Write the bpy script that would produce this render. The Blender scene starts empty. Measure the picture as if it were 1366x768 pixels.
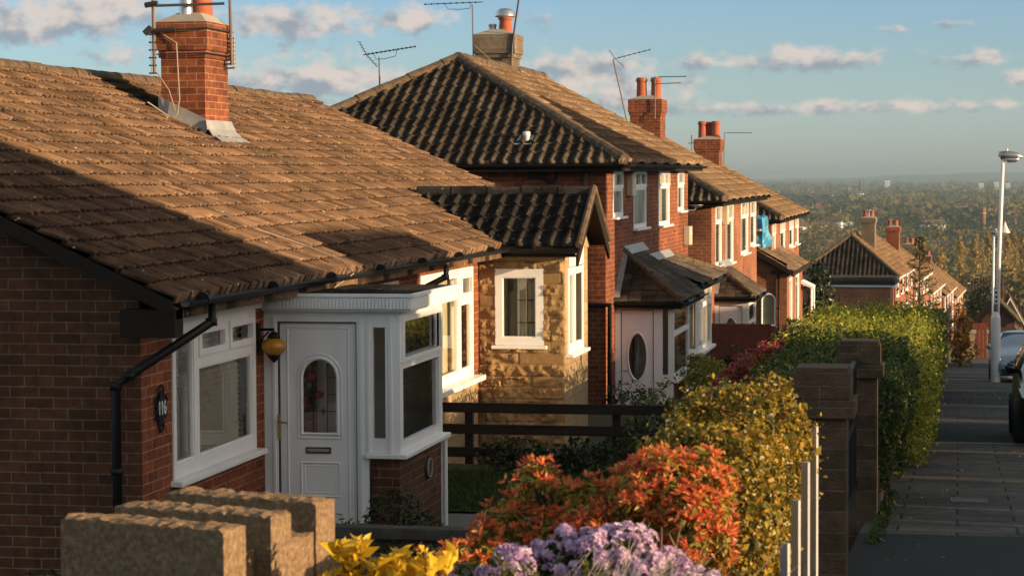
import bpy, bmesh, math, random
import numpy as np
from mathutils import Vector, Matrix
rad = math.radians
random.seed(7); rng = np.random.default_rng(7)
EXPO = 0.75; SUNE = 5.0; SKYS = 0.087
# tints of the sky by elevation: blue band over the horizon, warmed above the view to lift and warm the shade
SKY_LO = (.39, .485, .80); SKY_MID = (.33, .385, .54); SKY_HI = (.30, .352, .50); SKY_UP = (1.15, .82, .60); SKY_TOP = (1.5, .90, .53)
CLL = (5.0, 4.35, 3.95); CLD = (2.2, 2.5, 2.85)
HAZE = 1.35e-4; HAZEC = (.40, .52, .60)
scn = bpy.context.scene
COL = scn.collection

# ---------------------------------------------------------------- camera, world, sun, exposure
# X = across the street (right +), Y = down the street, Z up; the eye is the origin.
cam = bpy.data.cameras.new("camera"); camo = bpy.data.objects.new("camera", cam); COL.objects.link(camo)
cam.sensor_width = 36; cam.lens = 36 * 3000 / 1366; cam.clip_start = 0.5; cam.clip_end = 60000
camo.matrix_world = (Matrix.Rotation(rad(11.25), 4, 'Z') @ Matrix.Rotation(math.pi / 2 - math.atan(152 / 3000), 4, 'X')
                     @ Matrix.Rotation(-0.0052, 4, 'Z'))
cam.dof.use_dof = True; cam.dof.focus_distance = 27; cam.dof.aperture_fstop = 9.0
scn.camera = camo
scn.view_settings.view_transform = 'Standard'; scn.view_settings.look = 'None'
scn.view_settings.exposure = EXPO; scn.view_settings.gamma = 1

SUN_EL, SUN_K = 8.8, 14.0          # elevation, degrees behind the +X direction
sv = Vector((math.cos(rad(SUN_EL)) * math.cos(rad(SUN_K)), -math.cos(rad(SUN_EL)) * math.sin(rad(SUN_K)), math.sin(rad(SUN_EL))))
sl = bpy.data.lights.new("sun", 'SUN'); sl.energy = SUNE; sl.angle = rad(0.5); sl.color = (1.0, 0.72, 0.41)
so = bpy.data.objects.new("sun", sl); COL.objects.link(so); so.rotation_euler = sv.to_track_quat('Z', 'Y').to_euler(); so.location = (40, 0, 30)

world = bpy.data.worlds.new("World"); scn.world = world; world.use_nodes = True
def build_world():
    nt = world.node_tree; nt.nodes.clear(); N = nt.nodes; L = nt.links
    def mth(op, a, b=None, c=None, clamp=False):
        n = N.new('ShaderNodeMath'); n.operation = op; n.use_clamp = clamp
        for i, v in enumerate((a, b, c)):
            if v is None: continue
            if isinstance(v, (int, float)): n.inputs[i].default_value = v
            else: L.new(v, n.inputs[i])
        return n.outputs[0]
    tc = N.new('ShaderNodeTexCoord'); sep = N.new('ShaderNodeSeparateXYZ'); L.new(tc.outputs['Generated'], sep.inputs[0])
    az = mth('MULTIPLY', mth('ARCTAN2', sep.outputs[0], sep.outputs[1]), 180 / math.pi)
    el = mth('MULTIPLY', mth('ARCSINE', sep.outputs[2]), 180 / math.pi)
    sky = N.new('ShaderNodeTexSky'); sky.sky_type = 'NISHITA'; sky.sun_disc = False
    sky.sun_elevation = rad(SUN_EL); sky.sun_rotation = rad(90 + SUN_K)
    sky.altitude = 100; sky.air_density = 1.0; sky.dust_density = 0.6; sky.ozone_density = 2.5
    # clouds: cumulus banks at their own bearings and elevations, broken up by noise
    comb = N.new('ShaderNodeCombineXYZ'); L.new(mth('MULTIPLY', az, 0.85), comb.inputs[0]); L.new(mth('MULTIPLY', el, 1.25), comb.inputs[1])
    nz = N.new('ShaderNodeTexNoise'); nz.inputs['Scale'].default_value = 1.5; nz.inputs['Detail'].default_value = 8; nz.inputs['Roughness'].default_value = 0.58
    L.new(comb.outputs[0], nz.inputs['Vector'])
    n2 = N.new('ShaderNodeTexNoise'); n2.inputs['Scale'].default_value = 1.3; n2.inputs['Detail'].default_value = 6
    L.new(comb.outputs[0], n2.inputs['Vector'])
    CL = [(15, 38, 70, 30, .9), (140, 20, 70, 30, 1.15), (390, 32, 100, 26, 1.0), (165, 78, 34, 12, .8), (555, 28, 55, 20, .75),
          (430, 108, 130, 26, 1.05), (735, 26, 42, 14, .6), (775, 88, 92, 20, 1.0), (835, 125, 80, 20, .95), (1075, 80, 96, 16, 1.15),
          (1302, 82, 46, 12, .8), (1362, 106, 26, 12, .8), (1020, 146, 150, 12, .75), (1270, 142, 130, 9, .65), (1195, 42, 26, 7, .5),
          (1278, 36, 30, 7, .5), (60, 110, 60, 10, .6), (945, 84, 30, 8, .6)]
    D = None; H = None
    for (x, y, rx, ry, w) in CL:
        a0 = -11.25 + math.degrees(math.atan((x - 683) / 3000)); e0 = math.degrees(math.atan((231 - .0052 * (x - 683) - y) / 3000))
        ra = rx / 52.4; rb = ry / 52.4
        du = mth('MULTIPLY', mth('SUBTRACT', az, a0), 1 / ra); dv = mth('MULTIPLY', mth('SUBTRACT', el, e0), 1 / rb)
        g = mth('MULTIPLY', mth('EXPONENT', mth('MULTIPLY', mth('ADD', mth('MULTIPLY', du, du), mth('MULTIPLY', dv, dv)), -0.8)), w)
        h = mth('MULTIPLY', g, mth('ADD', mth('MULTIPLY', dv, 0.8), mth('MULTIPLY', du, 0.25)))
        D = g if D is None else mth('ADD', D, g); H = h if H is None else mth('ADD', H, h)
    dens = mth('ADD', D, mth('MULTIPLY', mth('SUBTRACT', nz.outputs[0], 0.5), 2.3))
    mr = N.new('ShaderNodeMapRange'); mr.interpolation_type = 'SMOOTHSTEP'; L.new(dens, mr.inputs[0]); mr.inputs[1].default_value = 0.24; mr.inputs[2].default_value = 0.95
    fac = mth('MULTIPLY', mr.outputs[0], mth('MULTIPLY', mth('MINIMUM', mth('MULTIPLY', D, 3.0), 1.0), 0.92))
    lit = mth('ADD', mth('DIVIDE', H, mth('ADD', D, 0.15)), mth('MULTIPLY', mth('SUBTRACT', n2.outputs[0], 0.47), 4.2))
    mr2 = N.new('ShaderNodeMapRange'); mr2.interpolation_type = 'SMOOTHSTEP'; L.new(lit, mr2.inputs[0]); mr2.inputs[1].default_value = -0.55; mr2.inputs[2].default_value = 0.50
    cc = N.new('ShaderNodeMix'); cc.data_type = 'RGBA'; L.new(mr2.outputs[0], cc.inputs[0])
    cc.inputs[6].default_value = (*CLD, 1); cc.inputs[7].default_value = (*CLL, 1)
    # tint of the sky by elevation, warmed above the view for the shade
    sc = N.new('ShaderNodeMix'); sc.data_type = 'RGBA'; sc.blend_type = 'MULTIPLY'; sc.inputs[0].default_value = 1
    L.new(sky.outputs[0], sc.inputs[6])
    er = ramp(N, [(0, SKY_LO), (.045, SKY_MID), (.08, SKY_HI), (.22, SKY_UP), (.5, SKY_TOP)]); L.new(mth('DIVIDE', mth('MAXIMUM', el, 0), 60), er.inputs[0])
    gn = N.new('ShaderNodeMix'); gn.data_type = 'RGBA'; gn.blend_type = 'MULTIPLY'; gn.inputs[0].default_value = 1; gn.clamp_result = False; L.new(er.outputs[0], gn.inputs[6]); gn.inputs[7].default_value = (3, 3, 3, 1)
    L.new(gn.outputs[2], sc.inputs[7])
    mx = N.new('ShaderNodeMix'); mx.data_type = 'RGBA'; L.new(fac, mx.inputs[0]); L.new(sc.outputs[2], mx.inputs[6]); L.new(cc.outputs[2], mx.inputs[7])
    bg = N.new('ShaderNodeBackground'); L.new(mx.outputs[2], bg.inputs[0]); bg.inputs[1].default_value = SKYS
    out = N.new('ShaderNodeOutputWorld'); L.new(bg.outputs[0], out.inputs[0])
try: world.cycles.sampling_method = 'MANUAL'; world.cycles.sample_map_resolution = 512
except Exception: pass

# ---------------------------------------------------------------- materials
M = {}
def nodes(name):
    m = bpy.data.materials.new(name); m.use_nodes = True; nt = m.node_tree; nt.nodes.clear()
    out = nt.nodes.new('ShaderNodeOutputMaterial'); M[name] = m
    return m, nt, nt.nodes, nt.links, out
def pr(N, col=(.5, .5, .5), rough=.6, metal=0, spec=.5):
    p = N.new('ShaderNodeBsdfPrincipled'); p.inputs['Base Color'].default_value = (*col, 1); p.inputs['Roughness'].default_value = rough
    p.inputs['Metallic'].default_value = metal; p.inputs['Specular IOR Level'].default_value = spec
    return p
def ramp(N, cols):
    r = N.new('ShaderNodeValToRGB'); e = r.color_ramp.elements
    while len(e) < len(cols): e.new(.5)
    for i, (p, c) in enumerate(cols): e[i].position = p; e[i].color = (*c, 1)
    return r
build_world()
def noise(N, L, vec, scale, detail=5, rough=.6):
    n = N.new('ShaderNodeTexNoise'); n.inputs['Scale'].default_value = scale; n.inputs['Detail'].default_value = detail; n.inputs['Roughness'].default_value = rough
    if vec is not None: L.new(vec, n.inputs['Vector'])
    return n
def noisy(name, cols, scale=3, rough=.7, bump=.3, bscale=None, bdist=.01, metal=0, spec=.3, stretch=None, detail=6):
    m, nt, N, L, out = nodes(name); tc = N.new('ShaderNodeTexCoord'); v = tc.outputs['Object']
    if stretch:
        mp = N.new('ShaderNodeMapping'); mp.inputs['Scale'].default_value = stretch; L.new(v, mp.inputs[0]); v = mp.outputs[0]
    n = noise(N, L, v, scale, detail); r = ramp(N, cols); L.new(n.outputs[0], r.inputs[0])
    p = pr(N, rough=rough, metal=metal, spec=spec); L.new(r.outputs[0], p.inputs['Base Color'])
    if bump:
        nb = noise(N, L, v, bscale or scale * 6, 6); b = N.new('ShaderNodeBump'); b.inputs['Strength'].default_value = bump; b.inputs['Distance'].default_value = bdist
        L.new(nb.outputs[0], b.inputs['Height']); L.new(b.outputs[0], p.inputs['Normal'])
    L.new(p.outputs[0], out.inputs[0]); return m
def plain(name, col, rough=.5, metal=0, spec=.5):
    m, nt, N, L, out = nodes(name); tc = N.new('ShaderNodeTexCoord'); n = noise(N, L, tc.outputs['Object'], 4, 4)
    r = ramp(N, [(.3, tuple(c * .86 for c in col)), (.7, tuple(min(1, c * 1.06) for c in col))]); L.new(n.outputs[0], r.inputs[0])
    p = pr(N, col, rough, metal, spec); L.new(r.outputs[0], p.inputs['Base Color']); L.new(p.outputs[0], out.inputs[0]); return m
def bricks(name, c1, c2, mortar, w=.2345, h=.0825, ms=.0055, var=.5, bump=.5, rough=.85, dirt=(.55, 1.1), bd=.012):
    m, nt, N, L, out = nodes(name); uv = N.new('ShaderNodeUVMap'); v = uv.outputs[0]
    nd = noise(N, L, v, 5, 3); mv = N.new('ShaderNodeVectorMath'); mv.operation = 'MULTIPLY_ADD'; mv.inputs[1].default_value = (.008, .008, 0)
    L.new(nd.outputs['Color'], mv.inputs[0]); L.new(v, mv.inputs[2]); v2 = mv.outputs[0]
    b = N.new('ShaderNodeTexBrick'); L.new(v2, b.inputs['Vector'])
    b.inputs['Color1'].default_value = (*c1, 1); b.inputs['Color2'].default_value = (*c2, 1); b.inputs['Mortar'].default_value = (*mortar, 1)
    b.inputs['Scale'].default_value = 1; b.inputs['Mortar Size'].default_value = ms; b.inputs['Mortar Smooth'].default_value = .35; b.inputs['Bias'].default_value = -.1
    b.inputs['Brick Width'].default_value = w; b.inputs['Row Height'].default_value = h
    n = noise(N, L, v, 9, 8, .7); n2 = noise(N, L, v, .7, 3)
    def mr(src, a, bb):
        q = N.new('ShaderNodeMapRange'); q.inputs[1].default_value = .3; q.inputs[2].default_value = .7; q.inputs[3].default_value = a; q.inputs[4].default_value = bb; L.new(src, q.inputs[0]); return q.outputs[0]
    x = N.new('ShaderNodeMix'); x.data_type = 'RGBA'; x.blend_type = 'MULTIPLY'; x.inputs[0].default_value = 1
    L.new(b.outputs[0], x.inputs[6]); L.new(mr(n.outputs[0], 1 - var * .6, 1 + var * .3), x.inputs[7])
    y = N.new('ShaderNodeMix'); y.data_type = 'RGBA'; y.blend_type = 'MULTIPLY'; y.inputs[0].default_value = 1
    L.new(x.outputs[2], y.inputs[6]); L.new(mr(n2.outputs[0], dirt[0], dirt[1]), y.inputs[7])
    p = pr(N, rough=rough, spec=.25); L.new(y.outputs[2], p.inputs['Base Color'])
    ma = N.new('ShaderNodeMath'); ma.operation = 'MULTIPLY_ADD'; L.new(b.outputs['Fac'], ma.inputs[0]); ma.inputs[1].default_value = -1
    nn = noise(N, L, v, 60, 4); L.new(nn.outputs[0], ma.inputs[2])
    bp = N.new('ShaderNodeBump'); bp.inputs['Strength'].default_value = bump; bp.inputs['Distance'].default_value = bd; L.new(ma.outputs[0], bp.inputs['Height']); L.new(bp.outputs[0], p.inputs['Normal'])
    L.new(p.outputs[0], out.inputs[0]); return m
def leafmat(name, cols, trans=.35, rough=.5, spec=.4, attr=None):
    m, nt, N, L, out = nodes(name)
    if attr:
        g = N.new('ShaderNodeAttribute'); g.attribute_name = attr; src = g.outputs['Fac']
    else:
        g = N.new('ShaderNodeNewGeometry'); src = g.outputs['Random Per Island']
    r = ramp(N, cols); L.new(src, r.inputs[0])
    p = pr(N, rough=rough, spec=spec); L.new(r.outputs[0], p.inputs['Base Color'])
    if trans:
        t = N.new('ShaderNodeBsdfTranslucent'); L.new(r.outputs[0], t.inputs[0]); mx = N.new('ShaderNodeMixShader'); mx.inputs[0].default_value = trans
        L.new(p.outputs[0], mx.inputs[1]); L.new(t.outputs[0], mx.inputs[2]); L.new(mx.outputs[0], out.inputs[0])
    else: L.new(p.outputs[0], out.inputs[0])
    return m
def glassmat(name, tint=(.9, .93, .92), base=.05):
    m, nt, N, L, out = nodes(name)
    fr = N.new('ShaderNodeFresnel'); fr.inputs[0].default_value = 1.52; a = N.new('ShaderNodeMath'); a.operation = 'MULTIPLY_ADD'; L.new(fr.outputs[0], a.inputs[0]); a.inputs[1].default_value = 1.3; a.inputs[2].default_value = base; a.use_clamp = True
    t = N.new('ShaderNodeBsdfTransparent'); t.inputs[0].default_value = (*tint, 1); g = N.new('ShaderNodeBsdfGlossy'); g.inputs['Roughness'].default_value = .02
    mx = N.new('ShaderNodeMixShader'); L.new(a.outputs[0], mx.inputs[0]); L.new(t.outputs[0], mx.inputs[1]); L.new(g.outputs[0], mx.inputs[2]); L.new(mx.outputs[0], out.inputs[0]); return m

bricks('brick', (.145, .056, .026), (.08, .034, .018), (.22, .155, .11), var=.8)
bricks('brick_orange', (.30, .085, .032), (.18, .046, .02), (.38, .25, .16), var=.8)
bricks('brick_far', (.34, .12, .055), (.26, .085, .04), (.40, .28, .19), var=.5, bump=.3)
bricks('stone_wall', (.48, .34, .19), (.38, .26, .14), (.30, .21, .12), w=.42, h=.148, ms=.006, var=.5, bump=.5, bd=.02)
bricks('gatepost_stone', (.17, .105, .065), (.10, .062, .04), (.20, .145, .10), w=.40, h=.125, ms=.007, var=.8, bump=.9, bd=.02)
bricks('chimney_stone', (.23, .175, .125), (.18, .135, .095), (.13, .10, .07), w=.5, h=.22, ms=.006, var=.6, bump=.6)
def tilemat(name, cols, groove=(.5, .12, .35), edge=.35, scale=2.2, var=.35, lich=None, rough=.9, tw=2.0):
    # concrete tiles: UV is in ribs and courses; grime sits in the channels, shade under the laps and bright lower edges are painted in, each tile has its own tone
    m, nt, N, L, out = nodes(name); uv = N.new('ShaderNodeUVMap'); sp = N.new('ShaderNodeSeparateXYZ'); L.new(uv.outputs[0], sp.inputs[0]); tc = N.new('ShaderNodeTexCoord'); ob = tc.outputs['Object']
    def mth(op, a, b=None, c=None):
        n = N.new('ShaderNodeMath'); n.operation = op
        for i, v in enumerate((a, b, c)):
            if v is None: continue
            if isinstance(v, (int, float)): n.inputs[i].default_value = v
            else: L.new(v, n.inputs[i])
        return n.outputs[0]
    def mr(src, a, b, c, d):
        q = N.new('ShaderNodeMapRange'); q.inputs[1].default_value = a; q.inputs[2].default_value = b; q.inputs[3].default_value = c; q.inputs[4].default_value = d; L.new(src, q.inputs[0]); return q.outputs[0]
    n = noise(N, L, ob, scale, 8, .65); r = ramp(N, cols); L.new(n.outputs[0], r.inputs[0])
    wn = N.new('ShaderNodeTexWhiteNoise'); wn.noise_dimensions = '2D'; cb = N.new('ShaderNodeCombineXYZ'); L.new(mth('FLOOR', mth('DIVIDE', sp.outputs[0], tw)), cb.inputs[0]); L.new(mth('FLOOR', sp.outputs[1]), cb.inputs[1]); L.new(cb.outputs[0], wn.inputs[0])
    nL = noise(N, L, ob, .45, 5, .7); nS = noise(N, L, uv.outputs[0], .35, 4); big = mth('MULTIPLY', mr(nL.outputs[0], .35, .65, .68, 1.12), mr(nS.outputs[0], .35, .65, .80, 1.08))
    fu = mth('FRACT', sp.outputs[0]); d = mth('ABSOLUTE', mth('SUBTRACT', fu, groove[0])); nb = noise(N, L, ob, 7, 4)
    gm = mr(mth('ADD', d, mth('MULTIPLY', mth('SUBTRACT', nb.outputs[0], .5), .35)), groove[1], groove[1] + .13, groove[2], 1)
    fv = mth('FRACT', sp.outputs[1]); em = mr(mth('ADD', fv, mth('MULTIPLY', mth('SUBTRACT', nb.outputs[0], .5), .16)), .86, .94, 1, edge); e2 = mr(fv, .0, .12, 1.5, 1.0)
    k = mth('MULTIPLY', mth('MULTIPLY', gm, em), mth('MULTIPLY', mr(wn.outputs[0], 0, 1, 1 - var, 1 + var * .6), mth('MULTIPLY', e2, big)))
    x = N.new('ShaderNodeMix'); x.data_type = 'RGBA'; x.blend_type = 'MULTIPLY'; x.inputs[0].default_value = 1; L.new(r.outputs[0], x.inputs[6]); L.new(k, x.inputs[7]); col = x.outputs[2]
    if lich:
        nl = noise(N, L, ob, 16, 5); y = N.new('ShaderNodeMix'); y.data_type = 'RGBA'; L.new(mr(nl.outputs[0], lich[0], lich[0] + .05, 0, .8), y.inputs[0]); L.new(col, y.inputs[6]); y.inputs[7].default_value = (*lich[1], 1); col = y.outputs[2]
    p = pr(N, rough=rough, spec=.2); L.new(col, p.inputs['Base Color']); n3 = noise(N, L, ob, 45, 5); bp = N.new('ShaderNodeBump'); bp.inputs['Strength'].default_value = .5; bp.inputs['Distance'].default_value = .012; L.new(n3.outputs[0], bp.inputs['Height']); L.new(bp.outputs[0], p.inputs['Normal'])
    L.new(p.outputs[0], out.inputs[0]); return m
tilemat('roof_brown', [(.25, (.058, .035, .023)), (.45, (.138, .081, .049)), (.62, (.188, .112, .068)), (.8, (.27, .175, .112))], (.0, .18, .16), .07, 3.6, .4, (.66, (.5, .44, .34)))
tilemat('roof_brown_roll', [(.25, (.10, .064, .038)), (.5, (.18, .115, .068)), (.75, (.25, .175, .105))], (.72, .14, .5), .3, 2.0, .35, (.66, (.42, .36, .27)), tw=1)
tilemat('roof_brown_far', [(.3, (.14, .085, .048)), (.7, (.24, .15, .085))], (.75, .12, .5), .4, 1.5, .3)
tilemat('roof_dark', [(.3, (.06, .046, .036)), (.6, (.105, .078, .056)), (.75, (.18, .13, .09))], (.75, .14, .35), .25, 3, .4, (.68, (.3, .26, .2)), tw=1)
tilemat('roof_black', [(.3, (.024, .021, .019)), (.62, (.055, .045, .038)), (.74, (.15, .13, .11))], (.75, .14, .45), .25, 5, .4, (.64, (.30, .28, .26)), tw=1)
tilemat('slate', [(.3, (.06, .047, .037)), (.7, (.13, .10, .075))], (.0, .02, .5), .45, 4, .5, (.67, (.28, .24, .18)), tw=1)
noisy('ridge_tile', [(.3, (.06, .042, .028)), (.55, (.13, .088, .055)), (.75, (.21, .15, .095))], 9, .95, 1, 40, .02)
noisy('lead', [(.3, (.20, .20, .20)), (.7, (.34, .33, .32))], 6, .45, .2, 20, .005)
noisy('upvc', [(.3, (.73, .72, .71)), (.55, (.80, .79, .785)), (.8, (.82, .815, .81))], 1.6, .36, .03, 30, .003, spec=.45, stretch=(2.2, 2.2, .8))
plain('upvc_old', (.78, .75, .70), .45)
plain('black_plastic', (.009, .008, .008), .5, 0, .25)
plain('brown_plastic', (.05, .025, .017), .35)
plain('dark_wood', (.03, .02, .015), .6)
plain('soffit', (.02, .014, .011), .75, 0, .15)
plain('terracotta', (.34, .085, .035), .8)
plain('metal_grey', (.35, .35, .36), .4, .8)
plain('aluminium', (.55, .55, .56), .35, .9)
plain('aerial_metal', (.06, .06, .065), .45, .6)
plain('aerial_pole', (.22, .17, .15), .5, .6)
plain('brass', (.42, .28, .09), .35, .9)
plain('amber_glass', (.42, .19, .02), .15)
plain('white_paint', (.72, .72, .72), .4)
noisy('cast_iron', [(.3, (.02, .02, .02)), (.7, (.05, .046, .042))], 20, .6, .5, 60, .006)
plain('white_paint_shaded', (.40, .40, .42), .5)  # for the white pales: the grey puts their shade into the colour
plain('interior', (.09, .075, .06), .9)
plain('interior_dark', (.03, .026, .022), .9)
plain('blind', (.62, .57, .47), .6)
plain('curtain', (.70, .63, .48), .9)
plain('curtain_grey', (.50, .52, .52), .9)
plain('net_cream', (.75, .66, .48), .9)
plain('cement', (.36, .31, .25), .9)
plain('lilac_glass', (.16, .02, .03), .2)
plain('green_glass', (.03, .12, .04), .2)
plain('wire', (.30, .25, .20), .7)
plain('beige_box', (.55, .46, .33), .5)
glassmat('glass'); glassmat('glass_clear', base=.02)
noisy('fence_wood', [(.3, (.014, .010, .008)), (.7, (.04, .026, .018))], 6, .8, .5, 30, .006, stretch=(.3, 4, 4))
noisy('red_wood', [(.3, (.13, .032, .02)), (.7, (.21, .055, .03))], 6, .7, .3, 30, .006)
noisy('pale_wood', [(.3, (.28, .16, .07)), (.7, (.45, .27, .13))], 6, .7, .4, 30, .006)
noisy('concrete', [(.3, (.11, .066, .038)), (.48, (.18, .115, .066)), (.62, (.25, .168, .10)), (.75, (.36, .26, .165))], 60, .95, .6, 150, .006)
noisy('concrete_grey', [(.3, (.04, .033, .027)), (.7, (.085, .068, .055))], 9, .9, .6, 50, .008)
noisy('tarmac', [(.3, (.012, .012, .011)), (.7, (.022, .021, .020))], 3, .9, .8, 180, .006)
noisy('road_tarmac', [(.3, (.035, .035, .037)), (.7, (.06, .06, .062))], 2, .9, .8, 150, .006)
noisy('kerb_stone', [(.3, (.15, .14, .13)), (.7, (.26, .245, .225))], 6, .85, .4, 40, .006)
noisy('gravel', [(.3, (.10, .09, .085)), (.7, (.28, .26, .25))], 60, .9, 1, 70, .02)
noisy('soil', [(.3, (.02, .014, .009)), (.7, (.045, .03, .018))], 8, .95, .8, 30, .02)
noisy('lawn_base', [(.3, (.03, .05, .012)), (.7, (.06, .085, .02))], 9, .9, .8, 60, .02)
bricks('paving', (.115, .095, .08), (.07, .057, .048), (.015, .012, .010), w=.92, h=.55, ms=.013, var=1.2, bump=.8, dirt=(.4, 1.45))
noisy('bark', [(.3, (.06, .04, .026)), (.7, (.12, .085, .055))], 10, .9, .7, 30, .01, stretch=(3, 3, .6))
noisy('moss', [(.3, (.03, .022, .012)), (.7, (.09, .065, .03))], 20, .95, 1, 40, .01)

# ---------------------------------------------------------------- mesh builder
ORG = [Vector((0, 0, 0))]
class MB:
    def __init__(s): s.v = []; s.f = []; s.m = []; s.mi = 0; s.sm = []; s.smooth = False
    def add(s, vs, fs):
        b = len(s.v); s.v.extend([tuple(p) for p in vs])
        for f in fs: s.f.append([b + i for i in f]); s.m.append(s.mi); s.sm.append(s.smooth)
        return s
    def box(s, a, b):
        x0, x1 = sorted((a[0], b[0])); y0, y1 = sorted((a[1], b[1])); z0, z1 = sorted((a[2], b[2]))
        return s.add([(x0, y0, z0), (x1, y0, z0), (x1, y1, z0), (x0, y1, z0), (x0, y0, z1), (x1, y0, z1), (x1, y1, z1), (x0, y1, z1)],
                     [(0, 3, 2, 1), (4, 5, 6, 7), (0, 1, 5, 4), (1, 2, 6, 5), (2, 3, 7, 6), (3, 0, 4, 7)])
    def obox(s, o, U, N, u0, u1, d0, d1, z0, z1):
        # box on a wall: u along the wall, d out of it, z up
        P = lambda u, d, z: (o[0] + U[0] * u + N[0] * d, o[1] + U[1] * u + N[1] * d, o[2] + z)
        vs = [P(u0, d0, z0), P(u1, d0, z0), P(u1, d1, z0), P(u0, d1, z0), P(u0, d0, z1), P(u1, d0, z1), P(u1, d1, z1), P(u0, d1, z1)]
        fs = [(0, 3, 2, 1), (4, 5, 6, 7), (0, 1, 5, 4), (1, 2, 6, 5), (2, 3, 7, 6), (3, 0, 4, 7)]
        cr = (U[0] * N[1] - U[1] * N[0])
        if cr < 0: fs = [tuple(reversed(f)) for f in fs]
        return s.add(vs, fs)
    def quad(s, *p): return s.add(p, [tuple(range(len(p)))])
    def prism(s, poly, d):
        # polygon (3D points, any plane) pushed along vector d
        n = len(poly); d = Vector(d); a = [Vector(p) for p in poly]; b = [p + d for p in a]
        nrm = sum(((a[i] - a[0]).cross(a[(i + 1) % n] - a[0]) for i in range(1, n - 1)), Vector())
        fs = [tuple(range(n)), tuple(range(2 * n - 1, n - 1, -1))] + [(i, n + i, n + (i + 1) % n, (i + 1) % n) for i in range(n)]
        if nrm.dot(d) > 0: fs = [tuple(reversed(f)) for f in fs]
        return s.add(a + b, fs)
    def tube(s, pts, r, n=8, cap=True):
        pts = [Vector(p) for p in pts]; rs = r if isinstance(r, (list, tuple)) else [r] * len(pts); vs = []; fs = []
        up = None
        for i, p in enumerate(pts):
            t = (pts[min(i + 1, len(pts) - 1)] - pts[max(i - 1, 0)]).normalized()
            if up is None: up = Vector((0, 0, 1)) if abs(t.z) < .9 else Vector((1, 0, 0))
            x = t.cross(up).normalized(); y = x.cross(t); up = y
            for k in range(n): a = 2 * math.pi * k / n; vs.append(p + (x * math.cos(a) + y * math.sin(a)) * rs[i])
        for i in range(len(pts) - 1):
            for k in range(n): fs.append((i * n + k, i * n + (k + 1) % n, (i + 1) * n + (k + 1) % n, (i + 1) * n + k))
        if cap: fs.append(tuple(range(n - 1, -1, -1))); fs.append(tuple((len(pts) - 1) * n + k for k in range(n)))
        return s.add(vs, fs)
    def lathe(s, c, prof, n=16):
        # prof: (radius, z) pairs bottom to top
        vs = []; fs = []
        for r, z in prof:
            for k in range(n): a = 2 * math.pi * k / n; vs.append((c[0] + r * math.cos(a), c[1] + r * math.sin(a), c[2] + z))
        for i in range(len(prof) - 1):
            for k in range(n): fs.append((i * n + k, i * n + (k + 1) % n, (i + 1) * n + (k + 1) % n, (i + 1) * n + k))
        fs.append(tuple(range(n - 1, -1, -1))); fs.append(tuple((len(prof) - 1) * n + k for k in range(n)))
        return s.add(vs, fs)
    def build(s, name, mat, parent=None, bevel=0):
        me = bpy.data.meshes.new(name); o = ORG[0]
        me.from_pydata([(v[0] - o[0], v[1] - o[1], v[2] - o[2]) for v in s.v], [], s.f)
        for mm in (mat if isinstance(mat, (list, tuple)) else [mat]): me.materials.append(M[mm] if isinstance(mm, str) else mm)
        if s.m: me.polygons.foreach_set('material_index', s.m); me.polygons.foreach_set('use_smooth', s.sm)
        boxuv(me); ob = bpy.data.objects.new(name, me); COL.objects.link(ob)
        if parent is not None: ob.parent = parent
        else: ob.location = o
        if bevel:
            b = ob.modifiers.new('bevel', 'BEVEL'); b.width = bevel; b.segments = 2; b.limit_method = 'ANGLE'
        return ob
def boxuv(me):
    uv = me.uv_layers.new(name='UVMap'); nl = len(me.loops)
    if not nl: return
    co = np.empty(len(me.vertices) * 3); me.vertices.foreach_get('co', co); co = co.reshape(-1, 3)
    li = np.empty(nl, int); me.loops.foreach_get('vertex_index', li)
    npoly = len(me.polygons); nr = np.empty(npoly * 3); me.polygons.foreach_get('normal', nr); nr = np.abs(nr.reshape(-1, 3))
    lt = np.empty(npoly, int); me.polygons.foreach_get('loop_total', lt); pi = np.repeat(np.arange(npoly), lt)
    n = nr[pi]; c = co[li]; out = np.empty((nl, 2))
    mx = n.argmax(1)
    out[:, 0] = np.where(mx == 0, c[:, 1], c[:, 0]); out[:, 1] = np.where(mx == 2, c[:, 1], c[:, 2])
    uv.data.foreach_set('uv', out.ravel())
def rawmesh(name, V, F, mat, parent=None, mi=None, attr=None, smooth=False):
    # V (n,3), F (m,k) numpy arrays
    me = bpy.data.meshes.new(name); o = np.array(ORG[0]); V = np.asarray(V, float) - o; F = np.asarray(F); k = F.shape[1]
    me.vertices.add(len(V)); me.vertices.foreach_set('co', V.ravel())
    me.loops.add(F.size); me.loops.foreach_set('vertex_index', F.ravel().astype(np.int32))
    me.polygons.add(len(F)); me.polygons.foreach_set('loop_start', np.arange(0, F.size, k, dtype=np.int32)); me.polygons.foreach_set('loop_total', np.full(len(F), k, dtype=np.int32))
    for mm in (mat if isinstance(mat, (list, tuple)) else [mat]): me.materials.append(M[mm])
    if mi is not None: me.polygons.foreach_set('material_index', np.asarray(mi, dtype=np.int32))
    if smooth: me.polygons.foreach_set('use_smooth', np.ones(len(F), bool))
    me.update(calc_edges=True)
    if attr is not None:
        a = me.attributes.new('tint', 'FLOAT', 'POINT'); a.data.foreach_set('value', np.asarray(attr, np.float32))
    else: boxuv(me)
    ob = bpy.data.objects.new(name, me); COL.objects.link(ob)
    if parent is not None: ob.parent = parent
    else: ob.location = ORG[0]
    return ob
def tag(o, label=None, cat=None, group=None, kind=None):
    if label: o['label'] = label
    if cat: o['category'] = cat
    if group: o['group'] = group
    if kind: o['kind'] = kind
    return o
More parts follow.
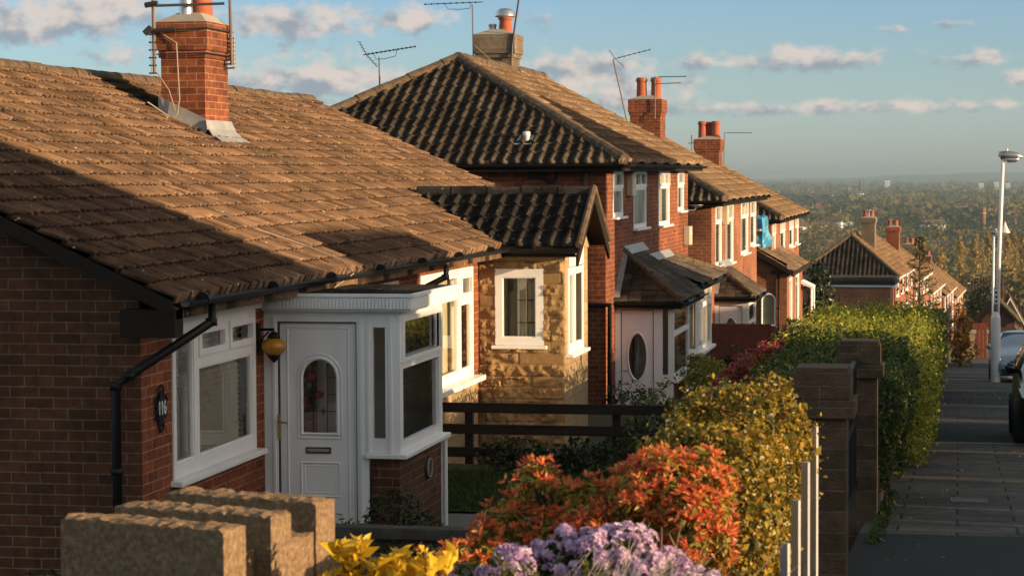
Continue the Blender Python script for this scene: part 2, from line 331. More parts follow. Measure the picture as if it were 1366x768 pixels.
def thing(name, loc, label, cat, group=None):
    o = bpy.data.objects.new(name, None); COL.objects.link(o); o.location = loc; o.empty_display_size = .3; ORG[0] = Vector(loc); return tag(o, label, cat, group)
def done(): ORG[0] = Vector((0, 0, 0))

# ---------------------------------------------------------------- ground
def bend(s): return 1e-4 * max(0, s - 30) ** 2 if s < 200 else 1e-4 * 170 ** 2 + .034 * (s - 200)
def zr(s):                                     # pavement level down the street
    if s < 0: return -1.62 - .066 * s
    z = -1.62 - .066 * min(s, 640)
    return z if s < 640 else max(z - .02 * (s - 640), -48)
def zg(s):                                     # garden level left of the boundary wall
    if s < 36: return min(-3.37 - .0 * s, -2.2 - .072 * max(s, 0)) if s > 13 else -1.95 - .062 * max(s, 0) - .0
    return zr(s) - .35
def zgard(s):
    pts = [(-60, 1.5), (0, -1.75), (11, -2.5), (14, -3.36), (25.4, -3.38), (25.8, -3.72), (36, -3.75), (38, -4.55), (54, -4.75), (57, -5.4), (71, -5.55), (74, -6.3), (90, -6.7), (140, -11.0), (200, -15.1)]
    for (a, za), (b, zb) in zip(pts, pts[1:]):
        if s <= b: return za + (zb - za) * (max(s, a) - a) / (b - a)
    return zr(s) - .25
xs = [-14000, -9000, -5000, -2500, -1200, -600, -300, -150, -80, -40, -20, -9, -6, -4, -2, -.80, -.74, 8.02, 8.1, 12, 20, 35, 60, 120, 250, 500, 1000, 2000, 4000, 8000, 14000]
ys = list(range(-60, 60, 3)) + list(range(60, 200, 8)) + list(range(200, 800, 40)) + [800, 1000, 1300, 1800, 2500, 3500, 5000, 7000, 9000, 12000, 15200]
V = []; F = []
for j, y in enumerate(ys):
    for x in xs:
        xb = x + bend(y) if -.9 < x < 30 else x
        z = zgard(y) if x < -.76 else zr(y) - .17
        if y > 1500: z += 6 * math.sin(x * .0021 + y * .0013) * min(1, (y - 1500) / 2000)
        V.append((xb, y, z))
nx = len(xs)
for j in range(len(ys) - 1):
    for i in range(nx - 1): F.append((j * nx + i, j * nx + i + 1, (j + 1) * nx + i + 1, (j + 1) * nx + i))
noisy('ground', [(.3, (.03, .035, .014)), (.5, (.05, .052, .02)), (.7, (.08, .065, .03))], .02, .95, 0, detail=9)
tag(rawmesh('ground', V, F, 'ground'), kind='structure')
def strip(name, x0, x1, y0, y1, dz, mat, step=2.0, zf=zr):
    n = max(1, int((y1 - y0) / step)); V = []; F = []
    for j in range(n + 1):
        y = y0 + (y1 - y0) * j / n; b = bend(y); V += [(x0 + b, y, zf(y) + dz), (x1 + b, y, zf(y) + dz)]
        if j: F.append((2 * j - 2, 2 * j - 1, 2 * j + 1, 2 * j))
    return tag(rawmesh(name, V, F, mat), kind='structure')
KX = 1.32
strip('pavement', -.74, KX, -12, 150, 0, 'paving')
for (a, b) in ((4, 17.3), (30.9, 36.6), (45.0, 54.5), (66, 72), (84, 92)):
    strip('driveway_crossing', -.74, KX - (0 if a < 40 else .12), a, b, .005, 'tarmac')
for (a, b) in ((30.55, 30.9), (65.0, 66.0)):
    strip('crossing_edging', -.74, KX, a, b, .007, 'kerb_stone')
strip('road', KX + .14, 7.9, -12, 420, -.12, 'road_tarmac')
mk = MB()
for i in range(90):
    y = -10 + i * 1.4; b0 = bend(y); b1 = bend(y + 1.39)
    for (xa, xb_) in ((KX, KX + .14), (7.9, 8.04)):
        t = [(xa + b0, y, zr(y) + .002), (xb_ + b0, y, zr(y) + .002), (xb_ + b1, y + 1.39, zr(y + 1.39) + .002), (xa + b1, y + 1.39, zr(y + 1.39) + .002)]
        mk.prism(t, (0, 0, -.3))
tag(mk.build('kerb', 'kerb_stone'), kind='structure')
strip('opposite_pavement', 8.04, 10.2, -12, 200, 0, 'paving')
# garden surfaces
def pad(name, x0, x1, y0, y1, z, mat):
    return tag(MB().quad((x0, y0, z), (x1, y0, z), (x1, y1, z), (x0, y1, z)).build(name, mat), kind='structure')
pad('gravel_path', -6.05, -3.9, 16.6, 21.6, -3.352, 'gravel')
pad('lawn', -6.05, -1.0, 21.7, 25.3, -3.345, 'lawn_base')
pad('neighbouring_lawn', -4.9, -1.0, 25.9, 35.8, -3.70, 'lawn_base')
# ---------------------------------------------------------------- building helpers
def wall(mb, o, U, N, u0, u1, z0, z1, holes=(), depth=.12, d=0.0):
    us = sorted({u0, u1, *[h[0] for h in holes], *[h[1] for h in holes]}); zs = sorted({z0, z1, *[h[2] for h in holes], *[h[3] for h in holes]})
    us = [u for u in us if u0 - 1e-6 <= u <= u1 + 1e-6]; zs = [z for z in zs if z0 - 1e-6 <= z <= z1 + 1e-6]
    P = lambda u, dd, z: (o[0] + U[0] * u + N[0] * (d + dd), o[1] + U[1] * u + N[1] * (d + dd), o[2] + z)
    flip = (U[0] * N[1] - U[1] * N[0]) > 0     # U x Z should be N
    def q(a, b, c, e):
        mb.add([a, b, c, e], [(0, 1, 2, 3) if not flip else (3, 2, 1, 0)])
    for a, b in zip(us, us[1:]):
        for c, e in zip(zs, zs[1:]):
            mu, mz = (a + b) / 2, (c + e) / 2
            if any(h[0] < mu < h[1] and h[2] < mz < h[3] for h in holes): continue
            q(P(a, 0, c), P(b, 0, c), P(b, 0, e), P(a, 0, e))
    for (a, b, c, e) in holes:
        q(P(a, 0, c), P(a, -depth, c), P(b, -depth, c), P(b, 0, c)); q(P(a, 0, e), P(b, 0, e), P(b, -depth, e), P(a, -depth, e))
        q(P(a, 0, c), P(a, 0, e), P(a, -depth, e), P(a, -depth, c)); q(P(b, 0, c), P(b, -depth, c), P(b, -depth, e), P(b, 0, e))
    return mb
FX = dict(U=(0, 1, 0), N=(1, 0, 0))            # facade facing the street: u = Y
GY = dict(U=(1, 0, 0), N=(0, -1, 0))           # side facing the camera: u = X
def window(parent, o, U, N, lights, rect, d0=-.03, openers=(), sill=True, inner=None, mat='upvc', pane='glass', imat='curtain', name='window', sub=True, isplit=None, sill_h=.05, sill_d=.10):
    u0, u1, z0, z1 = rect
    mb = MB(); wall(mb, o, U, N, u0, u1, z0, z1, lights, depth=.06, d=d0)
    P = lambda u, dd, z: (o[0] + U[0] * u + N[0] * dd, o[1] + U[1] * u + N[1] * dd, o[2] + z)
    if d0 > -.02:   # proud frame needs its outer edges
        e = .03; mb.obox(o, U, N, u0 - .002, u0 + e, d0 - .08, d0 - .003, z0, z1); mb.obox(o, U, N, u1 - e, u1 + .002, d0 - .08, d0 - .003, z0, z1)
        mb.obox(o, U, N, u0, u1, d0 - .08, d0 - .003, z1 - e, z1 + .002); mb.obox(o, U, N, u0, u1, d0 - .08, d0 - .003, z0 - .002, z0 + e)
    gl = []
    for i, (a, b, c, e) in enumerate(lights):
        if i in openers:
            w = .038
            for (p, q, r, s) in ((a - .02, a + w, c - .02, e + .02), (b - w, b + .02, c - .02, e + .02), (a + w, b - w, c - .02, c + w), (a + w, b - w, e - w, e + .02)):
                mb.obox(o, U, N, p, q, d0 - .03, d0 + .018, r, s)
        else:      # glazing bead
            w = .014
            for (p, q, r, s) in ((a, a + w, c, e), (b - w, b, c, e), (a + w, b - w, c, c + w), (a + w, b - w, e - w, e)):
                mb.obox(o, U, N, p, q, d0 - .05, d0 - .012, r, s)
        gl.append((a, b, c, e))
    fr = mb.build(name, mat, parent)
    g = MB()
    for (a, b, c, e) in gl: wall(g, o, U, N, a, b, c, e, d=d0 - .035)
    g.build('pane', pane, fr)
    if sill:
        s = MB(); s.obox(o, U, N, u0 - .05, u1 + .05, -.03, sill_d, z0 - sill_h, z0 - .004); s.build('sill', mat, fr, bevel=.008)
    if inner == 'blind':
        b = MB(); z = z1 - .05
        while z > z0 + .03:
            b.quad(P(u0 + .05, d0 - .155, z), P(u1 - .05, d0 - .155, z), P(u1 - .05, d0 - .125, z - .036), P(u0 + .05, d0 - .125, z - .036)); z -= .046
        b.build('blind', 'blind', fr)
    elif inner in ('curtain', 'net'):
        for (a, b_) in (isplit or [(u0 + .03, u1 - .03)]):
            c = MB(); n = max(8, int((b_ - a) / .018)); vs = []
            for i in range(n + 1):
                u = a + (b_ - a) * i / n; ph = u * 2 * math.pi / (.11 if inner == 'curtain' else .16)
                dd = d0 - .16 + (.028 if inner == 'curtain' else .012) * math.sin(ph + 1.3 * math.sin(u * 7))
                vs += [P(u, dd, z0 + .02), P(u, dd, z1 - .02)]
            c.add(vs, [(2 * i, 2 * i + 2, 2 * i + 3, 2 * i + 1) for i in range(n)]); c.build('curtain', imat, fr)
    if inner: # room side backing so the glass does not look through the whole house
        c = MB(); wall(c, o, U, N, u0 - .3, u1 + .3, z0 - .3, z1 + .1, d=d0 - 1.2); c.build('room_wall', 'interior', fr)
    return fr
def clipmesh(bm, clips):
    for (p, n) in clips:
        bmesh.ops.bisect_plane(bm, geom=bm.verts[:] + bm.edges[:] + bm.faces[:], plane_co=Vector(p) - ORG[0], plane_no=n, clear_outer=True, dist=1e-5)
def tiles(name, mat, parent, O, U, V, W, Lv, kind='rib', sp=.15, g=.34, clips=(), lip=.022, spp=8, seed=1, jit=.004):
    O = Vector(O); U = Vector(U).normalized(); V = Vector(V).normalized(); Nn = U.cross(V)
    if Nn.z < 0: Nn = -Nn
    r = np.random.default_rng(seed)
    nt = max(1, round(W / sp)); sp = W / nt; nu = nt * spp; nv = max(1, math.ceil(Lv / g - .02))
    t = (np.arange(nu + 1) % spp) / spp; ti = np.minimum(np.arange(nu + 1) // spp, nt - 1); u = np.arange(nu + 1) * sp / spp
    if kind == 'rib': prof = np.clip((.33 - np.abs(t - .5)) / .18, 0, 1) * .034
    elif kind == 'roll': prof = np.where(t < .42, np.sin(np.pi * t / .42) * .05, -.008 * np.sin(np.pi * (t - .42) / .58))
    else: prof = np.where(t < .5 / spp, -.006, 0)
    rows = []; 
    for c in range(nv):
        j = r.normal(0, jit, nt)[ti]; jv = r.normal(0, jit * 1.6, nt)[ti] + .006 * np.sin(u * 1.7 + c)
        v0 = c * g + jv - (prof / (prof.max() + 1e-9) * .022 if kind != 'plain' else 0); v1 = min((c + 1) * g, Lv) + 0 * jv
        if c == 0: rows.append((v0, prof * .3 - .02))
        rows.append((v0, prof + lip + j)); rows.append((v1 + .015, prof + j * .4))
    nr = len(rows); Vv = np.empty((nr, nu + 1, 3))
    for i, (v, h) in enumerate(rows):
        Vv[i] = np.array(O)[None] + u[:, None] * np.array(U)[None] + np.asarray(v)[:, None] * np.array(V)[None] + h[:, None] * np.array(Nn)[None]
    idx = np.arange(nr * (nu + 1)).reshape(nr, nu + 1)
    F = np.stack([idx[:-1, :-1], idx[:-1, 1:], idx[1:, 1:], idx[1:, :-1]], -1).reshape(-1, 4)
    if (U.cross(V)).dot(Nn) < 0: F = F[:, ::-1]
    ob = rawmesh(name, Vv.reshape(-1, 3), F, mat, parent)
    crs = np.concatenate([[0] if False else []] + [np.array(([c + .001, c + .02, c + .999] if c == 0 else [c + .02, c + .999])) for c in range(nv)])
    UU = np.stack(np.broadcast_arrays((u / sp)[None, :], crs[:, None]), -1).reshape(-1, 2)
    li = np.empty(len(ob.data.loops), np.int32); ob.data.loops.foreach_get('vertex_index', li); ob.data.uv_layers[0].data.foreach_set('uv', UU[li].ravel())
    if clips:
        bm = bmesh.new(); bm.from_mesh(ob.data); clipmesh(bm, clips); bm.to_mesh(ob.data); bm.free()
    return ob
def ridge(mb, a, b, r=.12, seg=.42, seed=3):
    a = Vector(a); b = Vector(b); L = (b - a).length; n = max(1, int(L / seg)); d = (b - a) / n; rr = random.Random(seed)
    for i in range(n):
        p = a + d * i; o = Vector((rr.uniform(-.008, .008), 0, rr.uniform(-.008, .01)))
        mb.tube([p + o, p + d * .97 + o], [r * 1.02, r * .985], 10)
def pots(mb, c, specs):
    pass
def chimney(parent, x0, x1, y0, y1, zb, zt, mat, corb=.05, nposts=((.5, .5, .13, .5, 'terracotta'),), name='chimney', corz=.35, flash=True):
    mb = MB(); mb.box((x0, y0, zb), (x1, y1, zt - corz)); mb.box((x0 - corb * .5, y0 - corb * .5, zt - corz), (x1 + corb * .5, y1 + corb * .5, zt - corz + .09)); mb.box((x0 - corb, y0 - corb, zt - corz + .09), (x1 + corb, y1 + corb, zt))
    ch = mb.build(name, mat, parent)
    cx, cy = (x0 + x1) / 2, (y0 + y1) / 2
    hd = MB(); e = corb - .01; t = .12
    hd.add([(x0 - e, y0 - e, zt), (x1 + e, y0 - e, zt), (x1 + e, y1 + e, zt), (x0 - e, y1 + e, zt), (cx - .14, cy - .2, zt + t), (cx + .14, cy - .2, zt + t), (cx + .14, cy + .2, zt + t), (cx - .14, cy + .2, zt + t)],
           [(4, 5, 6, 7), (0, 1, 5, 4), (1, 2, 6, 5), (2, 3, 7, 6), (3, 0, 4, 7)]); hd.build('flaunching', 'cement', ch)
    for (fx, fy, r, h, m) in nposts:
        p = MB(); p.smooth = True; px, py = x0 + (x1 - x0) * fx, y0 + (y1 - y0) * fy
        p.lathe((px, py, zt), [(r * 1.08, .02), (r, .08), (r * .9, h * .75), (r * .92, h * .8), (r * 1.08, h * .84), (r * 1.08, h * .92), (r * .95, h * .95), (r * .95, h), (r * .7, h), (r * .7, h - .12)], 16)
        p.build('chimney_pot', m, ch)
    return ch
def gutter(parent, pts, r=.055, mat='black_plastic'):
    g = MB(); pts = [Vector(p) for p in pts]
    for a, b in zip(pts, pts[1:]):
        d = (b - a).normalized(); s = Vector((d.y, -d.x, 0)).normalized(); n = 8; vs = []
        for p in (a, b):
            for rr in (r, r - .008):
                for k in range(n + 1): an = math.pi * k / n; vs.append(p + s * math.cos(an) * rr - Vector((0, 0, 1)) * math.sin(an) * rr)
        m = n + 1
        for k in range(n): g.add([vs[k], vs[k + 1], vs[2 * m + k + 1], vs[2 * m + k]], [(3, 2, 1, 0)]); g.add([vs[m + k], vs[m + k + 1], vs[3 * m + k + 1], vs[3 * m + k]], [(0, 1, 2, 3)])
        g.add([vs[0], vs[m], vs[3 * m], vs[2 * m]], [(0, 1, 2, 3)]); g.add([vs[n], vs[m + n], vs[3 * m + n], vs[2 * m + n]], [(3, 2, 1, 0)])
        L = (b - a).length; k = .4
        while k < L: q = a + d * k; g.tube([q - d * .012, q + d * .012], r + .005, 10); k += 1.8
    return g.build('gutter', mat, parent)
def pipe(parent, pts, r=.034, mat='black_plastic', name='downpipe', rings=True):
    mb = MB(); mb.smooth = True; mb.tube(pts, r, 10)
    pts = [Vector(p) for p in pts]
    if rings:
        for p in pts[1:-1]: mb.tube([p - Vector((0, 0, .03)), p + Vector((0, 0, .03))], r * 1.25, 10)
        a, b = pts[-2], pts[-1]; mb.tube([a + (b - a) * .35, a + (b - a) * .35 - Vector((0, 0, .05))], r * 1.3, 10)
    return mb.build(name, mat, parent)

# ---------------------------------------------------------------- the bungalow pair (number 116 and its neighbour)
A = thing('semi_detached_bungalow', (-6.08, 16.12, -3.5), 'brick bungalow pair nearest the camera with a long brown roof and white glazed porch', 'house')
FXo = (-6.08, 0, 0)
sl1 = .47; EX, EZ = -5.75, -.93; RX, RZ = -10.28, -.93 + sl1 * (10.28 - 5.75)
VY0, VY1 = 15.92, 35.1
holes = [(16.8, 18.93, -2.40, -1.17), (21.0, 24.1, -2.40, -1.17), (25.13, 27.98, -2.55, -1.17)]
w = MB(); wall(w, FXo, **FX, u0=16.12, u1=34.9, z0=-3.9, z1=-.93, holes=holes); w.build('front_wall', 'brick_orange', A)
w = MB()
# gable end towards the camera
gz = lambda x: EZ + sl1 * (abs(x) - 5.75) - .10
w.prism([(-6.086, 16.12, -3.9), (-6.086, 16.12, gz(6.086)), (-10.28, 16.12, gz(10.28)), (-14.5, 16.12, gz(6.06)), (-14.5, 16.12, -3.9)], (0, .2, 0))
w.prism([(-6.09, 34.9, -3.9), (-6.09, 34.9, gz(6.08)), (-10.28, 34.9, gz(10.28)), (-14.5, 34.9, gz(6.06)), (-14.5, 34.9, -3.9)], (0, -.2, 0))
w.quad((-14.5, 16.12, -3.9), (-14.5, 16.12, gz(6.06)), (-14.5, 34.9, gz(6.06)), (-14.5, 34.9, -3.9))
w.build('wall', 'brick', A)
th = math.atan(sl1); Vf = (-math.cos(th), 0, math.sin(th)); SL = (10.28 - 5.75) / math.cos(th)
# front slope; the bay roof valley is cut out of it
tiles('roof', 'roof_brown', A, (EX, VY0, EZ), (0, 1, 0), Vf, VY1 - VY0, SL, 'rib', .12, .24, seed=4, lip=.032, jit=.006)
rb = MB(); rb.prism([(EX + .02, VY0 + .03, EZ - .06), (RX, VY0 + .03, RZ - .06), (RX, VY0 + .03, RZ - .14), (EX + .02, VY0 + .03, EZ - .14)], (0, VY1 - VY0 - .06, 0))
rb.prism([(RX, VY0, RZ), (-14.9, VY0, EZ), (-14.9, VY0, EZ - .1), (RX, VY0, RZ - .1)], (0, VY1 - VY0, 0)); rb.build('roof_deck', 'roof_brown', A)
rg = MB(); ridge(rg, (RX, VY0 - .02, RZ - .03), (RX, VY1 + .02, RZ - .03), .115, .45); rg.build('ridge_tiles', 'ridge_tile', A)
for yv in (VY0 - .02, VY1 - .03):
    vg = MB(); vg.prism([(EX - .0, yv, EZ - .005), (RX, yv, RZ - .005), (RX, yv, RZ - .115), (EX - .0, yv, EZ - .115)], (0, .05, 0))
    vg.build('verge_board', 'soffit', A)
vg = MB(); vg.box((-6.16, VY0 - .01, -1.21), (-5.73, 16.10, -1.0)); vg.build('eaves_box', 'soffit', A)
sf = MB(); sf.box((-6.07, 16.13, -1.02), (-5.745, 28.2, -1.005)); sf.box((-5.765, 16.0, -1.025), (-5.745, 28.3, -.94)); sf.build('fascia', 'soffit', A)
gutter(A, [(-5.665, 15.97, -.94), (-5.665, 28.36, -.95)], .05)
pipe(A, [(-5.67, 16.62, -1.0), (-5.67, 16.58, -1.13), (-6.12, 15.99, -1.50), (-6.23, 15.99, -1.58), (-6.23, 15.99, -3.36)], .036)
pipe(A, [(-5.67, 24.75, -1.02), (-5.69, 24.75, -1.16), (-5.95, 24.62, -1.30), (-6.03, 24.6, -1.42), (-6.03, 24.6, -3.3)], .036, 'brown_plastic')
# lead flashing and moss below the stack, stack itself
ch = chimney(A, -9.22, -8.68, 25.25, 26.1, .2, 1.80, 'brick_orange', .045, [(.42, .3, .085, .36, 'aluminium'), (.55, .72, .135, .62, 'terracotta')], corz=.42)
fl = MB(); fz = lambda x: EZ + sl1 * (abs(x) - 5.75)
for (xa, za, xb, zb_) in ((-8.665, .20, -8.63, .11), (-8.63, .11, -8.56, .065), (-8.56, .065, -8.45, .05)): fl.prism([(xa, 25.2, fz(-xa) + za), (xa, 26.14, fz(-xa) + za), (xb, 26.2, fz(-xb) + zb_), (xb, 25.14, fz(-xb) + zb_)], (.008, 0, .01))
fl.prism([(-9.25, 25.235, fz(9.25) + .02), (-9.25, 25.235, fz(9.25) + .22), (-8.66, 25.235, fz(8.66) + .22), (-8.66, 25.235, fz(8.66) + .02)], (0, -.012, 0))
fl.build('flashing', 'lead', ch)
mo = MB(); rr = random.Random(5)
for i in range(90):
    y = 26.1 + rr.gauss(.25, .16); x = -8.35 + abs(rr.gauss(0, .42)); y += (x + 8.35) * .35
    s = rr.uniform(.015, .05); z = fz(x) + .045
    mo.lathe((x, y, z - .02), [(s, 0), (s * .9, s * .4), (s * .4, s * .75)], 7)
mo.build('moss', 'moss', A)['kind'] = 'stuff'
wr = MB()
wr.tube([(-9.24, 25.19, 1.70), (-9.0, 25.18, 1.55), (-8.97, 25.18, .9), (-9.0, 25.18, .72), (-9.05, 25.16, .66), (-9.3, 25.0, .86)], .009, 5)
wr.tube([(-9.24, 25.19, 1.2), (-9.1, 25.18, 1.0), (-9.02, 25.18, .75)], .008, 5); wr.build('cable', 'wire', ch)
cb = MB()
cb.tube([(-5.75, 20.6, -.8), (-6.1, 20.55, -.66), (-6.5, 20.3, -.50), (-6.9, 20.3, -.32)], .006, 5); cb.tube([(-5.75, 20.6, -.8), (-5.6, 20.5, -.93), (-5.72, 20.2, -1.06)], .006, 5); cb.build('cable', 'wire', A)
# windows
window(A, FXo, **FX, lights=[(16.87, 17.30, -2.28, -1.25), (17.42, 18.08, -1.45, -1.25), (18.20, 18.84, -1.45, -1.25), (17.42, 18.84, -2.28, -1.56)], rect=(16.8, 18.93, -2.40, -1.17), d0=.012, openers=(1, 2), inner='blind')
hd = MB(); hd.obox(FXo, **FX, u0=16.75, u1=19.0, d0=.0, d1=.055, z0=-1.165, z1=-1.125); hd.build('window_head_trim', 'upvc_old', A)
window(A, FXo, **FX, lights=[(21.07, 22.0, -2.28, -1.25), (22.1, 23.1, -2.28, -1.25), (23.2, 24.03, -2.28, -1.25)], rect=(21.0, 24.1, -2.40, -1.17), d0=.012, inner='net', imat='net_cream')
window(A, FXo, **FX, lights=[(25.2, 25.68, -1.52, -1.26), (25.2, 25.68, -2.44, -1.62), (25.8, 27.12, -2.44, -1.26), (27.26, 27.88, -1.52, -1.26), (27.26, 27.88, -2.44, -1.62)], rect=(25.13, 27.98, -2.55, -1.17), d0=.012,
       openers=(0, 3), inner='curtain', isplit=[(25.2, 27.15), (27.2, 27.9)], sill_h=.07, sill_d=.16)
# stone cladding under the neighbour's window
sc = MB(); sc.obox(FXo, **FX, u0=24.7, u1=28.02, d0=.0, d1=.05, z0=-3.8, z1=-2.63); sc.build('stone_cladding', 'stone_wall', A)
# ---- stone bay of the neighbour: rock faced blocks really stand out of the wall
def rock_face(name, o, U, N, u0, u1, z0, z1, holes, mat, parent, row=.148, step=.014, amp=.05, seed=2):
    r = np.random.default_rng(seed); nu = int((u1 - u0) / step); nz = int((z1 - z0) / step)
    uu = np.linspace(u0, u1, nu + 1); zz = np.linspace(z0, z1, nz + 1); H = np.zeros((nz + 1, nu + 1))
    nrow = int((z1 - z0) / row) + 2
    grid = np.cumsum(r.normal(0, 1, (nz + 9, nu + 9)), 0) * 0
    fine = r.normal(0, 1, (nz + 1, nu + 1)); coarse = r.normal(0, 1, (nz // 4 + 3, nu // 4 + 3))
    ci = np.arange(nz + 1) / 4; cj = np.arange(nu + 1) / 4
    i0 = ci.astype(int); j0 = cj.astype(int); fi = (ci - i0)[:, None]; fj = (cj - j0)[None]
    fi = fi * fi * (3 - 2 * fi); fj = fj * fj * (3 - 2 * fj)
    cn = coarse[i0][:, j0] * (1 - fi) * (1 - fj) + coarse[i0 + 1][:, j0] * fi * (1 - fj) + coarse[i0][:, j0 + 1] * (1 - fi) * fj + coarse[i0 + 1][:, j0 + 1] * fi * fj
    for k in range(nrow):
        a = z1 - (k + 1) * row; b = z1 - k * row; u = u0 - r.uniform(0, .3); smooth_row = False
        while u < u1:
            L = r.uniform(.26, .55); sm = r.random() < .15; tx = r.normal(0, .012); tz = r.normal(0, .01); base = r.uniform(.3, 1)
            iz = np.where((zz >= a + .005) & (zz < b - .005))[0]; iu = np.where((uu >= u + .005) & (uu < u + L - .005))[0]
            if len(iz) and len(iu):
                Z, Uu = np.meshgrid((zz[iz] - a) / row * 2 - 1, (uu[iu] - u) / L * 2 - 1, indexing='ij')
                edge = np.clip((1 - np.abs(Z)) * 4.5, 0, 1) * np.clip((1 - np.abs(Uu)) * 9, 0, 1)
                sub = np.ix_(iz, iu)
                H[sub] = .012 if sm else .008 + edge * np.maximum(.3 * amp * base + .017 * cn[sub] + .0055 * fine[sub] + tx * Uu + tz * Z, -.004)
            u += L
    H[:, 0] = 0; H[:, -1] = 0
    P = np.array(o)[None, None] + uu[None, :, None] * np.array(U) + zz[:, None, None] * np.array((0, 0, 1.)) + H[..., None] * np.array(N)
    idx = np.arange((nz + 1) * (nu + 1)).reshape(nz + 1, nu + 1)
    F = np.stack([idx[:-1, :-1], idx[:-1, 1:], idx[1:, 1:], idx[1:, :-1]], -1).reshape(-1, 4)
    if U[0] * N[1] - U[1] * N[0] > 0: F = F[:, ::-1]
    cu = (uu[:-1] + uu[1:]) / 2; cz = (zz[:-1] + zz[1:]) / 2; keep = np.ones((nz, nu), bool)
    for (a, b, c, e) in holes: keep &= ~((cu[None] > a) & (cu[None] < b) & (cz[:, None] > c) & (cz[:, None] < e))
    return rawmesh(name, P.reshape(-1, 3), F[keep.ravel()], mat, parent)
noisy('rock_stone', [(.25, (.20, .115, .05)), (.5, (.31, .19, .085)), (.75, (.42, .28, .14))], 3, .9, .5, 30, .01)
BX, BY0, BY1 = -4.95, 28.35, 30.15
hs = [(-5.86, -5.23, -2.22, -1.22)]; hf = [(28.5, 29.72, -2.32, -1.22)]
rock_face('bay_wall', (0, BY0, 0), (1, 0, 0), (0, -1, 0), -6.08, BX, -3.85, -1.12, hs, 'rock_stone', A)
bf = MB(); wall(bf, (BX, 0, 0), **FX, u0=BY0, u1=BY1, z0=-3.85, z1=-1.0, holes=hf); wall(bf, (0, BY0 + .004, 0), **GY, u0=-6.08, u1=BX, z0=-1.14, z1=-.98)
bf.quad((-6.08, BY1, -3.85), (-6.08, BY1, -1.0), (BX, BY1, -1.0), (BX, BY1, -3.85))
bf.prism([(BX, BY0 - .0, -1.0), (BX, BY1 + .3, -1.0), (BX, BY0 + .93, -.33)], (-.05, 0, 0)); wall(bf, (0, BY0 + .06, 0), **GY, u0=-6.0, u1=BX - .01, z0=-3.8, z1=-1.05, holes=hs); bf.build('bay_front', 'stone_wall', A)
lw = MB(); lw.obox((BX, 0, 0), **FX, u0=28.55, u1=29.7, d0=-.02, d1=.025, z0=-1.2, z1=-.93); lw.build('lintel', 'upvc_old', A)
window(A, (0, BY0, 0), **GY, lights=[(-5.765, -5.325, -2.10, -1.325)], rect=(-5.86, -5.23, -2.20, -1.22), d0=.02, inner='net', imat='net_cream', isplit=[(-5.6, -5.3)], sill_h=.05, sill_d=.05)
lg = MB()
for (a, b, c, e) in ((-5.455, -5.435, -2.10, -1.325), (-5.6, -5.325, -1.63, -1.612), (-5.6, -5.325, -1.92, -1.902), (-5.6, -5.325, -1.345, -1.325)):
    lg.obox((0, BY0, 0), **GY, u0=a, u1=b, d0=-.05, d1=-.035, z0=c, z1=e)
lg.build('glazing_bar', 'brown_plastic', A)
window(A, (BX, 0, 0), **FX, lights=[(28.58, 28.98, -2.22, -1.30), (29.08, 29.64, -2.22, -1.30)], rect=(28.5, 29.72, -2.32, -1.22), d0=.02, inner='net', imat='curtain_grey')
# bay roof: ridge runs out from the big slope, gable with barge boards to the street
by = BY0 + .93; BRZ = -.255; bx1 = -4.72
for sgn in (1, -1):
    e_y = by - sgn * 1.15; ez = -1.0 + .10
    Vv = Vector((0, sgn * 1.15, BRZ - ez)); Lb = Vv.length
    x_ridge = -(5.75 + (BRZ - EZ) / sl1); x_eave = -(5.75 + (ez - EZ) / sl1)
    # valley plane contains both meeting points and the vertical
    pe = Vector((x_eave, e_y, ez)); prg = Vector((x_ridge, by, BRZ)); dn = (prg - pe); nv = Vector((dn.y, -dn.x, 0)).normalized()
    if nv.x > 0: nv = -nv
    tiles('bay_roof', 'roof_black', A, (-7.6, e_y, ez), (1, 0, 0), Vv, 7.6 + bx1, Lb, 'roll', .205, .32, clips=[(pe + Vector((.02, 0, 0)), nv)], lip=.04, seed=9)
    dk = MB(); dk.prism([(-7.3, by, BRZ - .03), (bx1 - .03, by, BRZ - .03), (bx1 - .03, e_y, ez - .03), (-5.9, e_y, ez - .03)], (0, 0, -.05)); dk.build('bay_roof_deck', 'soffit', A)
rg = MB(); ridge(rg, (-7.1, by, BRZ + .0), (bx1 + .02, by, BRZ + .0), .10, .45); rg.build('ridge_tiles', 'roof_black', A)
bb = MB()
for sgn in (1, -1):
    e_y = by - sgn * 1.3; ez = -1.03
    bb.prism([(bx1 + .012, by, BRZ + .03), (bx1 + .012, e_y, ez), (bx1 + .012, e_y, ez - .14), (bx1 + .012, by, BRZ - .11)], (-.035, 0, 0))
bb.build('barge_board', 'soffit', A)
bc = MB()
for sgn in (1, -1):
    e_y = by - sgn * 1.22; ez = -.96
    bc.tube([(bx1, by, BRZ + .07), (bx1, e_y, ez + .055)], .045, 8)
bc.build('verge_cap', 'ridge_tile', A)
bgt = MB(); bgt.box((-6.0, BY0 - .19, -1.06), (bx1 - .06, BY0 - .15, -.92)); bgt.box((-6.0, BY0 - .15, -1.06), (bx1 - .06, BY0 + .02, -1.04)); bgt.build('bay_fascia', 'soffit', A)
gutter(A, [(-5.7, BY0 - .26, -.95), (bx1 - .03, BY0 - .26, -.955)])
plain('seal_shade_black', (.05, .05, .05), .7)  # seal strip, black to draw the shade line round the door leaf
